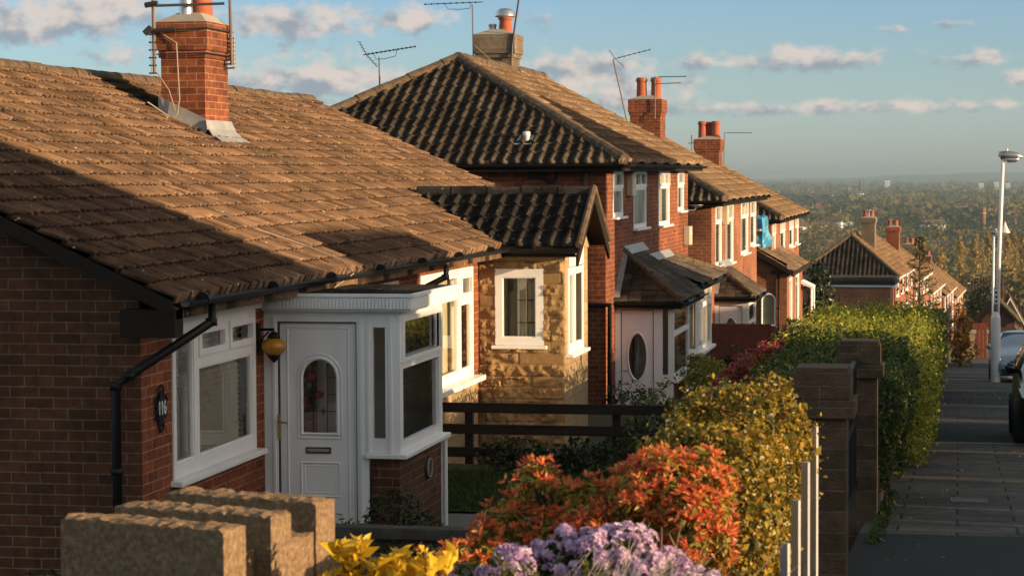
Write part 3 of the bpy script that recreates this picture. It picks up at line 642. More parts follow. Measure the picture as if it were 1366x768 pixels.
# ---- glazed porch of 116
PX, PY0, PY1 = -4.83, 19.2, 20.85
pf = MB()
dz0, dz1 = -3.32, -1.19
wall(pf, (0, PY0, 0), **GY, u0=-5.115, u1=PX, z0=-2.46, z1=-1.19, holes=[(-5.075, -4.965, -2.33, -1.345)], depth=.05)
wall(pf, (0, PY0, 0), **GY, u0=-6.08, u1=-5.115, z0=-3.33, z1=-1.19, holes=[(-5.955, -5.225, -3.32, -1.30)], depth=.05)
wall(pf, (PX, 0, 0), **FX, u0=PY0, u1=PY1, z0=-2.46, z1=-1.19, holes=[(19.31, 20.72, -1.62, -1.30), (19.31, 20.72, -2.37, -1.72)], depth=.06)
pf.quad((-6.08, PY1, -3.33), (-6.08, PY1, -1.19), (PX, PY1, -1.19), (PX, PY1, -3.33))
for (u, a, b) in ((-5.985, -3.3, -1.25), (-5.185, -3.3, -1.25), (-5.115, -2.46, -1.25), (-4.915, -2.46, -1.25)): pf.obox((0, PY0, 0), **GY, u0=u - .012, u1=u + .012, d0=0, d1=.014, z0=a, z1=b)
for (a, b, c, e) in ((19.25, 19.31, -1.66, -1.26), (20.72, 20.78, -1.66, -1.26), (19.31, 20.72, -1.66, -1.62), (19.31, 20.72, -1.30, -1.26)): pf.obox((PX, 0, 0), **FX, u0=a, u1=b, d0=-.02, d1=.022, z0=c, z1=e)
po = pf.build('porch', 'upvc', A)
pr_ = MB()
n = 44
for i in range(n):     # ribbed fascia
    u = -6.12 + 1.42 * i / n; pr_.obox((0, PY0 - .10, 0), **GY, u0=u, u1=u + 1.42 / n * .72, d0=0, d1=.012, z0=-1.175, z1=-1.095)
pr_.box((-6.07, PY0 - .10, -1.185), (PX + .13, PY1 + .12, -1.075)); pr_.box((-6.07, PY0 - .12, -1.073), (PX + .15, PY0 - .085, -1.045)); pr_.box((-6.07, PY0 - .085, -1.2), (PX + .11, PY1 + .1, -1.19)); pr_.box((PX + .115, PY0 - .085, -1.073), (PX + .15, PY1 + .14, -1.045))
pr_.build('porch_roof', 'upvc', po)
pt = MB(); pt.box((-6.07, PY0 - .08, -1.073), (PX + .112, PY1 + .12, -1.062))
for i in range(46):
    y = PY0 - .06 + (PY1 - PY0 + .15) * i / 46; pt.tube([(-6.06, y, -1.06), (PX + .1, y, -1.06)], .011, 5)
pt.build('porch_roof_covering', 'roof_black', po)
ps = MB(); ps.box((-5.14, PY0 - .06, -2.505), (PX + .07, PY0 + .05, -2.462)); ps.box((PX - .04, PY0 + .05, -2.505), (PX + .07, PY1 + .06, -2.462)); ps.build('sill', 'upvc', po, bevel=.008)
pp = MB(); pp.box((-5.10, PY0 + .015, -3.5), (PX - .015, PY1 - .01, -2.507)); pp.build('plinth', 'brick', po)
pp = MB(); pp.tube([(PX + .02, PY1 + .02, -2.5), (PX + .02, PY1 + .02, -3.36)], .022, 8); pp.build('downpipe', 'upvc', po)
pg = MB()
wall(pg, (0, PY0 + .03, 0), **GY, u0=-5.075, u1=-4.965, z0=-2.33, z1=-1.345); wall(pg, (PX - .035, 0, 0), **FX, u0=19.31, u1=20.72, z0=-1.62, z1=-1.30); wall(pg, (PX - .035, 0, 0), **FX, u0=19.31, u1=20.72, z0=-2.37, z1=-1.72)
pg.build('pane', 'glass', po)
# door leaf with arched light
dm = MB(); ax, ar, az0, az1 = -5.575, .155, -2.29, -1.80
def arch(cx, r, zb, zt, n=14): return [(cx - r, zb), (cx + r, zb)] + [(cx + r * math.cos(math.pi * k / n), zt + r * 1.05 * math.sin(math.pi * k / n)) for k in range(n + 1)]
hole = arch(ax, ar, az0, az1); yD = PY0 + .035
outer = [(-5.94, -3.30), (-5.24, -3.30), (-5.24, -1.315), (-5.94, -1.315)]
# leaf = strips around the arched hole
L_, R_, B_, T_ = -5.94, -5.24, -3.30, -1.315
dm.quad((L_, yD, B_), (R_, yD, B_), (R_, yD, az0), (L_, yD, az0)); dm.quad((L_, yD, az0), (ax - ar, yD, az0), (ax - ar, yD, az1), (L_, yD, az1)); dm.quad((ax + ar, yD, az0), (R_, yD, az0), (R_, yD, az1), (ax + ar, yD, az1))
n = 14
for k in range(n):
    a0, a1 = math.pi * k / n, math.pi * (k + 1) / n
    p0 = (ax + ar * math.cos(a0), az1 + ar * 1.05 * math.sin(a0)); p1 = (ax + ar * math.cos(a1), az1 + ar * 1.05 * math.sin(a1))
    def ob(a):
        c, s = math.cos(a), math.sin(a); tx = (R_ - ax) / c if c > 1e-6 else ((L_ - ax) / c if c < -1e-6 else 9); tz = (T_ - az1) / s if s > 1e-6 else 9; t = min(abs(tx), tz); return (ax + c * t, az1 + s * t)
    q0, q1 = ob(a0), ob(a1); vs = [p0, q0, q1, p1]
    c0 = (R_, T_); c1 = (L_, T_)
    if abs(q0[0] - R_) < 1e-6 and abs(q1[1] - T_) < 1e-6 and q0[1] < T_ - 1e-6: vs = [p0, q0, c0, q1, p1]
    if abs(q0[1] - T_) < 1e-6 and abs(q1[0] - L_) < 1e-6 and q1[1] < T_ - 1e-6: vs = [p0, q0, c1, q1, p1]
    dm.add([(x, yD, z) for x, z in vs], [tuple(range(len(vs)))])
for k in range(len(hole)):     # moulding round the light
    pass
rim = arch(ax, ar + .012, az0 - .012, az1); dm.tube([(x, yD - .004, z) for x, z in rim[1:] + [rim[0]]] + [(rim[1][0], yD - .004, rim[1][1])], .017, 6, cap=False)
rim = arch(ax, ar + .045, az0 - .05, az1); dm.tube([(x, yD - .002, z) for x, z in rim[1:] + [rim[0]]] + [(rim[1][0], yD - .002, rim[1][1])], .010, 6, cap=False)
for (a, b, c, e) in ((-5.75, -5.40, -2.86, -2.56),):
    for off, t in ((0, .012), (.03, .006)):
        a2, b2, c2, e2 = a + off, b - off, c + off, e - off
        dm.tube([(a2, yD, c2), (b2, yD, c2), (b2, yD, e2), (a2, yD, e2), (a2, yD, c2)], t, 6, cap=False)
for zz in (-1.36,): dm.tube([(-5.87, yD, -3.2), (-5.87, yD, zz), (-5.31, yD, zz), (-5.31, yD, -3.2)], .010, 6)
dr = dm.build('door', 'upvc', po)
ds = MB()
for (a, b, c, e) in ((-5.955, -5.945, -3.32, -1.30), (-5.235, -5.225, -3.32, -1.30), (-5.945, -5.235, -1.312, -1.30), (-5.945, -5.235, -3.32, -3.306)): ds.obox((0, PY0, 0), **GY, u0=a, u1=b, d0=-.045, d1=-.012, z0=c, z1=e)
ds.build('door_seal_shade', 'seal_shade_black', po)
dg = MB(); dg.add([(x, yD + .012, z) for x, z in hole], [tuple(range(len(hole)))]); dg.build('door_pane', 'glass_clear', po)
dl = MB(); mi = 0
dl.mi = 0
for x in (-5.64, -5.51): dl.tube([(x, yD + .006, az0), (x, yD + .006, az1 + .12)], .003, 4)
for z in (-2.10, -1.95, -1.80, -1.68): dl.tube([(ax - ar, yD + .006, z), (ax + ar, yD + .006, z)] if z < -2.0 else [(-5.51, yD + .006, z), (ax + ar - .01, yD + .006, z)], .003, 4)
rr = random.Random(2); dl.mi = 1
for (x, z) in ((-5.655, -1.79), (-5.575, -1.955)):
    for k in range(9):
        a = k * 2.4; q = .010 * math.sqrt(k); c = Vector((x + q * math.cos(a), yD + .004, z + q * math.sin(a))); dl.add([c + Vector((.016 * math.cos(b), -.001 * k, .016 * math.sin(b))) for b in (0, 1.05, 2.1, 3.14, 4.2, 5.2)], [tuple(range(6))])
dl.mi = 2
for (x, z, s) in ((-5.55, -2.10, .022), (-5.67, -1.87, .02), (-5.60, -2.02, .018), (-5.665, -1.70, .015)): dl.add([(x + s * math.cos(b), yD + .005, z + 1.5 * s * math.sin(b)) for b in (0, 1.05, 2.1, 3.14, 4.2, 5.2)], [tuple(range(6))])
dl.build('leaded_pattern', ['black_plastic', 'lilac_glass', 'green_glass'], po)
lb = MB(); lb.obox((0, yD, 0), **GY, u0=-5.705, u1=-5.475, d0=0, d1=.014, z0=-2.475, z1=-2.42); lb.build('letterbox_surround', 'brown_plastic', po)
lb = MB(); lb.obox((0, yD, 0), **GY, u0=-5.692, u1=-5.488, d0=.012, d1=.022, z0=-2.462, z1=-2.433); lb.build('letterbox_flap', 'aluminium', po, bevel=.004)
hn = MB(); hn.obox((0, PY0, 0), **GY, u0=-5.955, u1=-5.93, d0=.0, d1=.012, z0=-2.35, z1=-2.13); hn.tube([(-5.942, PY0 - .01, -2.19), (-5.942, PY0 - .05, -2.19), (-5.85, PY0 - .055, -2.2)], .009, 6); hn.build('door_handle', 'brass', po)
# inside of the porch: inner wall and a lattice screen glimpsed through the panes
inn = MB(); inn.quad((-6.06, PY0 + .06, -3.3), (-6.06, PY1 - .03, -3.3), (-6.06, PY1 - .03, -1.2), (-6.06, PY0 + .06, -1.2)); inn.build('porch_back_wall', 'brick', po)
inn = MB(); inn.quad((-6.05, PY0 + .05, -3.3), (-4.85, PY0 + .05, -3.3), (-4.85, PY1 - .02, -3.3), (-6.05, PY1 - .02, -3.3)); inn.build('porch_floor', 'interior', po)
sw = MB()
for k in range(3):
    c = Vector((PX - .06, 19.7 + .4 * k, -1.45)); pts = [c + Vector((0, .10 * (1 - t / 16) * math.cos(t * .7), .10 * (1 - t / 16) * math.sin(t * .7))) for t in range(16)]; sw.tube(pts, .005, 4); sw.tube([c + Vector((0, .18, -.16)), c + Vector((0, .12, .1)), c + Vector((0, .16, .16))], .005, 4)
sw.build('scroll_decoration', 'black_plastic', po)
done()
# ---------------------------------------------------------------- the brick semis further down
def semi(label, s0, s1, dz, wins, zb, seed, brick='brick_orange', pitch=.545, tilek='roll', front='roof_brown_roll', side='roof_dark', xr=-9.46, name='semi_detached_house', group=None, chim=None, wall_top=.10, face='upvc', loc=None):
    H = thing(name, loc or (-6.08, s0, zb), label, 'house', group)
    ex, ez = -5.75, .20 + dz; bx = 2 * xr - ex; rz = ez + pitch * (abs(xr) - 5.75); run = abs(xr) - 5.75
    ya, yb = s0 - .33, s1 + .2; yap = ya + run
    w = MB(); hs = [(a, b, c + dz, e + dz) for (a, b, c, e, *_) in wins]
    wall(w, (-6.08, 0, 0), **FX, u0=s0, u1=s1, z0=zb - .6, z1=ez + .02, holes=hs)
    wall(w, (0, s0, 0), **GY, u0=bx + .4, u1=-6.08, z0=zb - .6, z1=ez + .02)
    w.quad((bx + .4, s1, zb - .6), (bx + .4, s1, ez), (-6.08, s1, ez), (-6.08, s1, zb - .6)); w.quad((bx + .4, s0, zb - .6), (bx + .4, s0, ez), (bx + .4, s1, ez), (bx + .4, s1, zb - .6))
    w.prism([(-6.08, s1, ez - .02), (xr, s1, rz - .15), (bx + .4, s1, ez - .02)], (0, -.15, 0))
    w.build('wall', brick, H)
    th = math.atan(pitch); SL = run / math.cos(th); c, s = math.cos(th), math.sin(th)
    # hip planes (vertical, at 45 degrees in plan)
    ap = Vector((xr, yap, rz))
    n1 = Vector((ex, ya, 0)) - Vector((xr, yap, 0)); hipn = Vector((n1.y, -n1.x, 0)).normalized()
    if hipn.y > 0: hipn = -hipn           # pointing towards the camera side = outside the front slope
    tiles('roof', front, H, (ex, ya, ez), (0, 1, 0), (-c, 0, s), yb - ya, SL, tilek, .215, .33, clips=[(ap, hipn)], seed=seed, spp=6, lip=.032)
    n2 = Vector((bx, ya, 0)) - Vector((xr, yap, 0)); hipb = Vector((n2.y, -n2.x, 0)).normalized()
    if hipb.y < 0: hipb = -hipb           # outside the side slope is away from the camera
    tiles('side_roof', side, H, (bx, ya, ez), (1, 0, 0), (0, c, s), ex - bx, SL, tilek, .215, .33, clips=[(ap, -hipn), (ap, hipb)], seed=seed + 1, spp=8, lip=.042, jit=.006)
    bk = MB(); bk.quad((bx, ya, ez), (xr, yap, rz), (xr, yb, rz), (bx, yb, ez)); bk.prism([(ex, yb - .02, ez), (xr, yb - .02, rz), (xr, yb - .02, rz - .15), (ex, yb - .02, ez - .15)], (0, -.06, 0))
    bk.build('back_roof', front, H)
    rg = MB(); up = Vector((0, 0, .0)); ridge(rg, ap + up, (xr, yb, rz), .12, .42); ridge(rg, Vector((ex + .05, ya + .05, ez + .03)), ap + up, .115, .40); ridge(rg, Vector((bx, ya, ez + .03)), ap + up, .115, .40); rg.build('ridge_tiles', 'ridge_tile', H)
    sf = MB(); sf.box((bx, ya + .03, ez - .15), (ex - .01, s0 - .005, ez - .13)); sf.box((-6.07, s0, ez - .15), (ex - .01, s1, ez - .13)); sf.box((ex - .03, ya + .03, ez - .16), (ex - .005, yb - .1, ez - .02)); sf.box((bx, ya + .01, ez - .16), (ex - .03, ya + .035, ez - .02)); sf.build('fascia', 'soffit', H)
    gutter(H, [(bx, ya - .05, ez - .04), (ex + .06, ya - .05, ez - .04), (ex + .06, yb - .1, ez - .045)], .055)
    for (a, b, cc, e, lights, op, inn) in wins:
        window(H, (-6.08, 0, 0), **FX, lights=[(p, q, r + dz, t + dz) for (p, q, r, t) in lights], rect=(a, b, cc + dz, e + dz), d0=.008, openers=op, inner='net' if inn else None, imat=inn or 'net_cream', mat=face)
    if chim: chimney(H, *chim)
    return H
def lean_roof(parent, s0, s1, xw, xf, zt, ze, mat, ov=.14, hip0=True, hip1=True, flash=True, name='porch_roof', ridge_m='ridge_tile', gutterm='black_plastic', g=.16):
    # hipped lean-to roof: front slope plus hipped ends, plain tiles
    run = xf - xw; V = Vector((-run, 0, zt - ze)); L = V.length
    p0 = Vector((xf, s0, ze)); p1 = Vector((xf, s1, ze)); q0 = Vector((xw, s0 + (run if hip0 else 0), zt)); q1 = Vector((xw, s1 - (run if hip1 else 0), zt))
    cl = []
    if hip0: cl.append((p0, Vector((run, -run, 0)).cross(Vector((0, 0, 1))).normalized() * 0 + Vector((-1, -1, 0)).normalized()))
    if hip1: cl.append((p1, Vector((-1, 1, 0)).normalized()))
    r = tiles(name, mat, parent, p0, (0, 1, 0), V, s1 - s0, L, 'plain', .24, g, clips=cl, lip=.018, spp=4, seed=int(s0 * 7))
    sub = r
    if hip0:
        tiles('hip_slope', mat, sub, (xw, s0, ze), (1, 0, 0), (0, run, zt - ze), run, L, 'plain', .24, g, clips=[(p0, Vector((1, 1, 0)).normalized())], lip=.018, spp=4, seed=int(s0 * 5))
        m = MB(); ridge(m, p0 + Vector((-.03, .03, .02)), q0 + Vector((0, 0, .02)), .075, .3); m.build('hip_tiles', ridge_m, sub)
    if hip1:
        mm = MB(); mm.add([p1, (xw, s1, ze), q1], [(0, 1, 2)]); mm.build('hip_slope', mat, sub); m = MB(); ridge(m, p1 + Vector((-.03, -.03, .02)), q1 + Vector((0, 0, .02)), .075, .3); m.build('hip_tiles', ridge_m, sub)
    m = MB(); m.prism([p0 + Vector((0, 0, -.02)), p1 + Vector((0, 0, -.02)), Vector((xw, s1, ze - .02)), Vector((xw, s0, ze - .02))], (0, 0, -.13)); m.build('soffit', 'soffit', sub)
    if flash:
        m = MB(); m.prism([(xw + .0, q0.y - .05, zt + .12), (xw + .0, q1.y + .05, zt + .12), (xw + .13, q1.y + .05, zt - .04 * (zt - ze) / run), (xw + .13, q0.y - .05, zt - .04 * (zt - ze) / run)], (.012, 0, .012))
        if hip0: m.prism([(xw + .0, s0 - .0, ze + .05), (xw + .10, s0 - .0, ze + .05), (xw + .10, q0.y, zt + .07), (xw + .0, q0.y, zt + .07)], (0, -.012, .012))
        m.build('flashing', 'lead', sub)
    gutter(parent, [(xw, s0 - .045, ze - .04), (xf + .05, s0 - .045, ze - .04), (xf + .05, s1, ze - .04)] if hip0 else [(xf + .05, s0, ze - .04), (xf + .05, s1, ze - .04)], .045, gutterm)
    return r
def wl(a, b, z0, z1, tz, mode):       # light layouts: top vent(s) over a tall light
    m = .06; z1 = z1 - m; z0 = z0 + m
    if mode == 1: return [(a + m, b - m, tz + .03, z1), (a + m, b - m, z0, tz - .03)], (0,)
    c = (a + b) / 2; return [(a + m, c - .03, tz + .03, z1), (c + .03, b - m, tz + .03, z1), (a + m, b - m, z0, tz - .03)], (0, 1)
W2 = []
for (a, b, c, e, md, inn) in ((39.85, 41.05, -.78, .08, 1, 'curtain_grey'), (42.45, 44.2, -1.05, .08, 2, 'curtain_grey'), (46.05, 47.85, -1.08, .08, 2, 'net_cream'), (49.3, 50.4, -.83, .08, 1, 'curtain_grey')):
    l, op = wl(a, b, c, e, -.28, md); W2.append((a, b, c, e, l, op, inn))
B = semi('tall brick semi with a dark hip roof, pale stone chimney and oval glazed porch door', 39.0, 51.2, 0, W2, -4.6, 21,
         chim=(-10.15, -9.38, 47.3, 48.15, 1.3, 2.98, 'chimney_stone', .07, [(.35, .45, .085, .24, 'metal_grey'), (.72, .45, .15, .40, 'terracotta')], 'chimney', .5))
m = MB(); m.smooth = True
m.lathe((-9.60, 47.68, 2.98), [(.15, .37), (.23, .40), (.21, .43), (.2, .5), (.13, .56), (.03, .58)], 16); m.build('chimney_cowl', 'aluminium', B)
m = MB(); m.prism([(-9.37, 47.25, 1.75 + .545 * 0), (-9.37, 48.2, 2.25), (-9.15, 48.2, 2.1), (-9.15, 47.25, 2.1)], (.012, 0, .012)); m.build('flashing', 'lead', B)
pipe(B, [(-6.42, 38.93, .05), (-6.42, 38.93, -4.5)], .04, 'aerial_pole')
pipe(B, [(-8.2, 38.95, -2.28), (-6.0, 38.93, -2.30), (-6.0, 38.93, -4.4)], .05, name='waste_pipe', rings=False)
m = MB(); m.smooth = True; vz = .2 + .545 * .66 * 1.0
m.lathe((-7.55, 39.35, .42), [(.055, 0), (.055, .24), (.068, .25), (.068, .32), (.05, .33)], 12); m.build('vent_pipe', 'white_paint', B)
m = MB(); m.add([(-7.75, 39.2, .52), (-7.35, 39.2, .52), (-7.4, 39.55, .70), (-7.7, 39.55, .70)], [(0, 1, 2, 3)]); m.build('vent_flashing', 'lead', B)
# porch and bay of that house
def glazed_porch(H, s0, s1, xf, zb, zt, side_w, oval=True, lights=None, sillz=None):
    xw = -6.08; p = MB(); sz = sillz
    dx0, dx1 = xw + .10, xw + .10 + .60
    side_l = [(dx1 + .16, xf - .1, sz + .1, zt - .08)] if xf - .1 > dx1 + .2 else []
    wall(p, (0, s0, 0), **GY, u0=xw, u1=xf, z0=zb, z1=zt, holes=[(dx0, dx1, zb + .03, zt - .09)] + side_l, depth=.05)
    fl = [(s0 + .10, s1 - .1, zt - .50, zt - .1), (s0 + .10, s1 - .1, sz + .09, zt - .58)]
    wall(p, (xf, 0, 0), **FX, u0=s0, u1=s1, z0=sz, z1=zt, holes=fl, depth=.05); p.quad((xw, s1, zb), (xw, s1, zt), (xf, s1, zt), (xf, s1, zb))
    po = p.build('porch', 'upvc', H)
    m = MB(); m.box((xf - .02, s0 - .02, sz - .05), (xf + .08, s1 + .03, sz - .004)); m.build('sill', 'upvc', po)
    m = MB(); m.box((xf - .3, s0 + .03, zb - .4), (xf - .012, s1 - .01, sz - .05)); m.build('plinth', 'brick', po)
    m = MB()
    for (a, b, c, e) in fl: wall(m, (xf - .03, 0, 0), **FX, u0=a, u1=b, z0=c, z1=e)
    for (a, b, c, e) in side_l: wall(m, (0, s0 + .03, 0), **GY, u0=a, u1=b, z0=c, z1=e)
    m.build('pane', 'glass', po)
    m = MB(); yD = s0 + .03; cx = (dx0 + dx1) / 2; cz = zb + 1.25; ra, rb = .165, .42; n = 28
    z0, z1 = zb + .03, zt - .09
    ang = [2 * math.pi * (k + .5) / n for k in range(n)]; vs = []
    for a in ang: vs.append((cx + ra * math.cos(a), yD, cz + rb * math.sin(a)))
    for a in ang:
        c, s = math.cos(a), math.sin(a); t = min(((dx1 if c > 0 else dx0) - cx) / c if abs(c) > 1e-6 else 9, ((z1 if s > 0 else z0) - cz) / s if abs(s) > 1e-6 else 9); vs.append((cx + c * t, yD, cz + s * t))
    fs = [(k, n + k, n + (k + 1) % n, (k + 1) % n) for k in range(n)]; m.add(vs, [tuple(reversed(f)) for f in fs])
    for (x, z) in ((dx0, z0), (dx1, z0), (dx0, z1), (dx1, z1)):   # corners
        q = [v for v in vs[n:] if (abs(v[0] - x) < 1e-6 or abs(v[2] - z) < 1e-6)]
        cand = sorted(q, key=lambda v: (v[0] - x) ** 2 + (v[2] - z) ** 2)
        on_x = [v for v in cand if abs(v[0] - x) < 1e-6][:1]; on_z = [v for v in cand if abs(v[2] - z) < 1e-6][:1]
        if on_x and on_z: m.add([(x, yD, z), on_x[0], on_z[0]], [(0, 1, 2)])
    ov = [(cx + (ra + .012) * math.cos(a), yD - .004, cz + (rb + .012) * math.sin(a)) for a in ang + ang[:1]]; m.tube(ov, .022, 6, cap=False)
    m.tube([(cx + (ra + .06) * math.cos(a), yD - .002, cz + .03 + (rb + .06) * math.sin(a)) for a in [math.pi * (.18 + .64 * k / 12) for k in range(13)]], .010, 5)
    m.obox((0, yD, 0), **GY, u0=cx - .2, u1=cx + .2, d0=0, d1=.008, z0=zb + .2, z1=zb + .55)
    d = m.build('door', 'upvc', po); m = MB()
    for (a, b, c, e) in ((dx0, dx0 + .012, z0, z1), (dx1 - .012, dx1, z0, z1), (dx0 + .012, dx1 - .012, z1 - .014, z1)): m.obox((0, s0, 0), **GY, u0=a, u1=b, d0=-.045, d1=-.012, z0=c, z1=e)
    m.build('door_seal_shade', 'seal_shade_black', po)
    m = MB(); m.add([(cx + ra * math.cos(a), yD + .015, cz + rb * math.sin(a)) for a in ang], [tuple(range(n))]); m.build('door_pane', 'glass', po)
    m = MB(); m.tube([(cx, yD + .008, cz - .3), (cx + .01, yD + .008, cz + .3)], .006, 4)
    for a, l in ((.5, .14), (2.3, .13), (3.9, .12), (5.5, .13), (1.2, .2), (4.4, .2)): m.tube([(cx, yD + .008, cz), (cx + l * math.cos(a) * .6, yD + .008, cz + l * math.sin(a))], .005, 4)
    m.build('leaded_pattern', 'lead', po)
    m = MB(); m.obox((0, yD, 0), **GY, u0=cx - .14, u1=cx + .14, d0=.0, d1=.014, z0=zb + .67, z1=zb + .735); m.build('letterbox', 'upvc_old', po)
    m = MB(); m.tube([(dx0 + .05, s0 - .0, zb + 1.0), (dx0 + .05, s0 - .05, zb + 1.0), (dx0 + .14, s0 - .05, zb + 1.0)], .01, 5); m.build('door_handle', 'brass', po)
    m = MB(); m.quad((xw + .01, s0 + .06, zb), (xw + .01, s1, zb), (xw + .01, s1, zt), (xw + .01, s0 + .06, zt)); m.build('porch_back_wall', 'brick', po)
    return po
glazed_porch(B, 40.1, 42.5, -5.02, -4.55, -2.36, .6, sillz=-3.72)
lean_roof(B, 39.95, 43.6, -6.08, -4.86, -1.47, -2.28, 'slate', hip1=False)
def bay_win(H, s0, s1, xf, z0, z1, zroof, xe, splay=.45, mat='upvc', plinth='brick', ze=None, hip1=True, roofmat='slate', inner='net_cream'):
    xw = -6.08
    pts = [(xw, s0), (xf, s0 + splay), (xf, s1 - splay), (xw, s1)]
    bw = None; fr = MB(); pn = MB(); pl = MB(); si = MB(); cu = MB()
    for (a, b) in zip(pts, pts[1:]):
        d = Vector((b[0] - a[0], b[1] - a[1], 0)); L = d.length; U = d / L; N = Vector((U.y, -U.x, 0)); o = (a[0], a[1], 0)
        if L > 1.6: k = max(2, round(L / .9)); li = [(.06 + i * (L - .06) / k, (i + 1) * (L - .06) / k, z0 + .08, z1 - .55) for i in range(k)] + [(.06 + i * (L - .06) / k, (i + 1) * (L - .06) / k, z1 - .45, z1 - .08) for i in range(k)]
        else: li = [(.07, L - .07, z0 + .08, z1 - .08)]
        wall(fr, o, U, N, 0, L, z0, z1, li, depth=.06)
        for h in li: wall(pn, o, U, N, h[0], h[1], h[2], h[3], d=-.04)
        si.obox(o, U, N, -.03, L + .03, -.02, .09, z0 - .06, z0 - .004); wall(pl, o, U, N, 0, L, z0 - 1.6, z0 - .05, d=-.02)
        wall(cu, o, U, N, .02, L - .02, z0 + .03, z1 - .03, d=-.2)
    bw = fr.build('bay_window', mat, H); pn.build('pane', 'glass', bw); si.build('sill', mat, bw); pl.build('plinth', plinth, bw); cu.build('net_curtain', inner, bw)
    return bw
bay_win(B, 44.5, 48.3, -5.15, -3.62, -2.2, 0, 0, splay=.65)
lean_roof(B, 44.0, 48.8, -6.08, -4.95, -1.74, -2.16, 'slate', name='bay_roof', hip0=False)
done()
# second pair
W3 = []
for (a, b, c, e, md, inn) in ((57.1, 58.6, -1.5, .08, 1, 'net_cream'), (59.7, 61.7, -1.55, .08, 1, 'net_cream'), (63.9, 66.1, -1.45, .08, 2, 'net_cream'), (66.9, 68.6, -1.3, .08, 1, 'net_cream')):
    l, op = wl(a, b, c, e, -.4, md); W3.append((a, b, c, e, l, op, inn))
Cc = semi('brick semi behind the red panel fence, with two red pots on its brick chimney', 56.2, 69.0, -.87, W3, -5.4, 31, brick='brick_far',
     chim=(-9.0, -8.15, 62.2, 63.3, -.2, 2.05, 'brick_orange', .05, [(.3, .5, .15, .62, 'terracotta'), (.78, .5, .15, .62, 'terracotta')], 'chimney', .45))
glazed_porch(Cc, 57.0, 59.0, -5.22, -5.35, -3.28, .6, sillz=-4.45)
lean_roof(Cc, 56.85, 60.2, -6.08, -5.05, -2.42, -3.12, 'slate', hip1=False)
window(Cc, (-6.08, 0, 0), **FX, lights=[(62.1, 63.9, -4.4, -3.2), (64.1, 65.9, -4.4, -3.2)], rect=(62, 66, -4.5, -3.1), d0=.06, inner='net', imat='net_cream')
done()
W4 = []
for (a, b, c, e, md, inn) in ((75.0, 76.2, -1.05, .08, 1, 'net_cream'), (78.3, 80.4, -1.1, .08, 2, 'net_cream'), (82.5, 84.5, -1.0, .08, 2, 'net_cream'), (85.6, 87.2, -1.0, .08, 1, 'net_cream')):
    l, op = wl(a, b, c, e, -.35, md); W4.append((a, b, c, e, l, op, inn))
D = semi('farthest of the tall brick semis, with an arched leaded window in its low side extension', 74.5, 87.6, -1.72, W4, -6.3, 41, brick='brick_far',
     chim=(-9.3, -8.45, 80.6, 81.8, -1.0, 1.20, 'brick_orange', .06, [(.22, .5, .15, .66, 'terracotta'), (.48, .7, .15, .64, 'terracotta'), (.8, .5, .16, .66, 'terracotta')], 'chimney', .45))
ex = MB(); hl = [(-6.16, -5.74, -4.84, -3.86)]
wall(ex, (0, 71.8, 0), **GY, u0=-7.4, u1=-5.36, z0=-6.8, z1=-2.9, holes=hl); wall(ex, (-5.36, 0, 0), **FX, u0=71.8, u1=79.0, z0=-6.8, z1=-3.12, holes=[(72.7, 74.0, -5.2, -3.4), (75.6, 77.2, -5.2, -3.4)])
ex.prism([(-7.4, 71.8, -2.9), (-5.36, 71.8, -2.9), (-5.36, 71.8, -3.12 + .1), (-7.4, 71.8, -1.8)], (0, .1, 0)); ex.quad((-7.4, 71.8, -6.8), (-7.4, 74.6, -6.8), (-7.4, 74.6, -1.8), (-7.4, 71.8, -1.8))
eo = ex.build('side_extension', 'brick_far', D)
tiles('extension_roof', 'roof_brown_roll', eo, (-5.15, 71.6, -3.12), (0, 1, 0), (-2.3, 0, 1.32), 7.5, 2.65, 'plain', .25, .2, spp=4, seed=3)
m = MB(); m.prism([(-5.15, 71.58, -3.14), (-7.4, 71.58, -1.85), (-7.4, 71.58, -2.0), (-5.15, 71.58, -3.29)], (0, .04, 0)); m.box((-5.2, 71.6, -3.3), (-5.15, 79.1, -3.15)); m.build('barge_board', 'soffit', eo)
m = MB(); m.box((-7.5, 71.5, -1.86), (-6.2, 72.6, -1.80)); m.prism([(-7.5, 71.55, -1.83), (-6.25, 71.55, -2.36), (-6.25, 71.55, -2.30), (-7.5, 71.55, -1.77)], (0, 1.2, 0)); m.build('flashing', 'lead', eo)
pipe(D, [(-5.62, 71.74, -3.2), (-5.62, 71.74, -6.3)], .04); m = MB(); m.box((-5.85, 71.7, -3.2), (-5.15, 71.78, -3.12)); m.build('gutter_return', 'black_plastic', eo)
m = MB(); o = [(-6.16, -4.84), (-5.74, -4.84), (-5.74, -4.07)] + [(-5.95 + .21 * math.cos(math.pi * k / 10), -4.07 + .21 * math.sin(math.pi * k / 10)) for k in range(1, 10)] + [(-6.16, -4.07)]
m.tube([(x, 71.79, z) for x, z in o + [o[0]]], .035, 6, cap=False); m.box((-6.22, 71.72, -4.92), (-5.68, 71.82, -4.85)); fr = m.build('arched_window', 'upvc', D)
m = MB(); m.add([(x, 71.84, z) for x, z in o], [tuple(range(len(o)))]); m.build('pane', 'net_cream', fr)
m = MB()
for k in range(-6, 14):
    for sg in (1, -1):
        pts = []
        for t in range(21):
            x = -6.16 + .42 * t / 20; z = -4.84 + .13 * k + sg * (x + 6.16) * 1.5
            r2 = (x + 5.95) ** 2 + (z + 4.07) ** 2
            if -4.84 < z and (z < -4.07 or r2 < .2 ** 2): pts.append((x, 71.825, z))
        if len(pts) > 1: m.tube([pts[0], pts[-1]], .007, 4)
m.build('leading', 'black_plastic', fr)
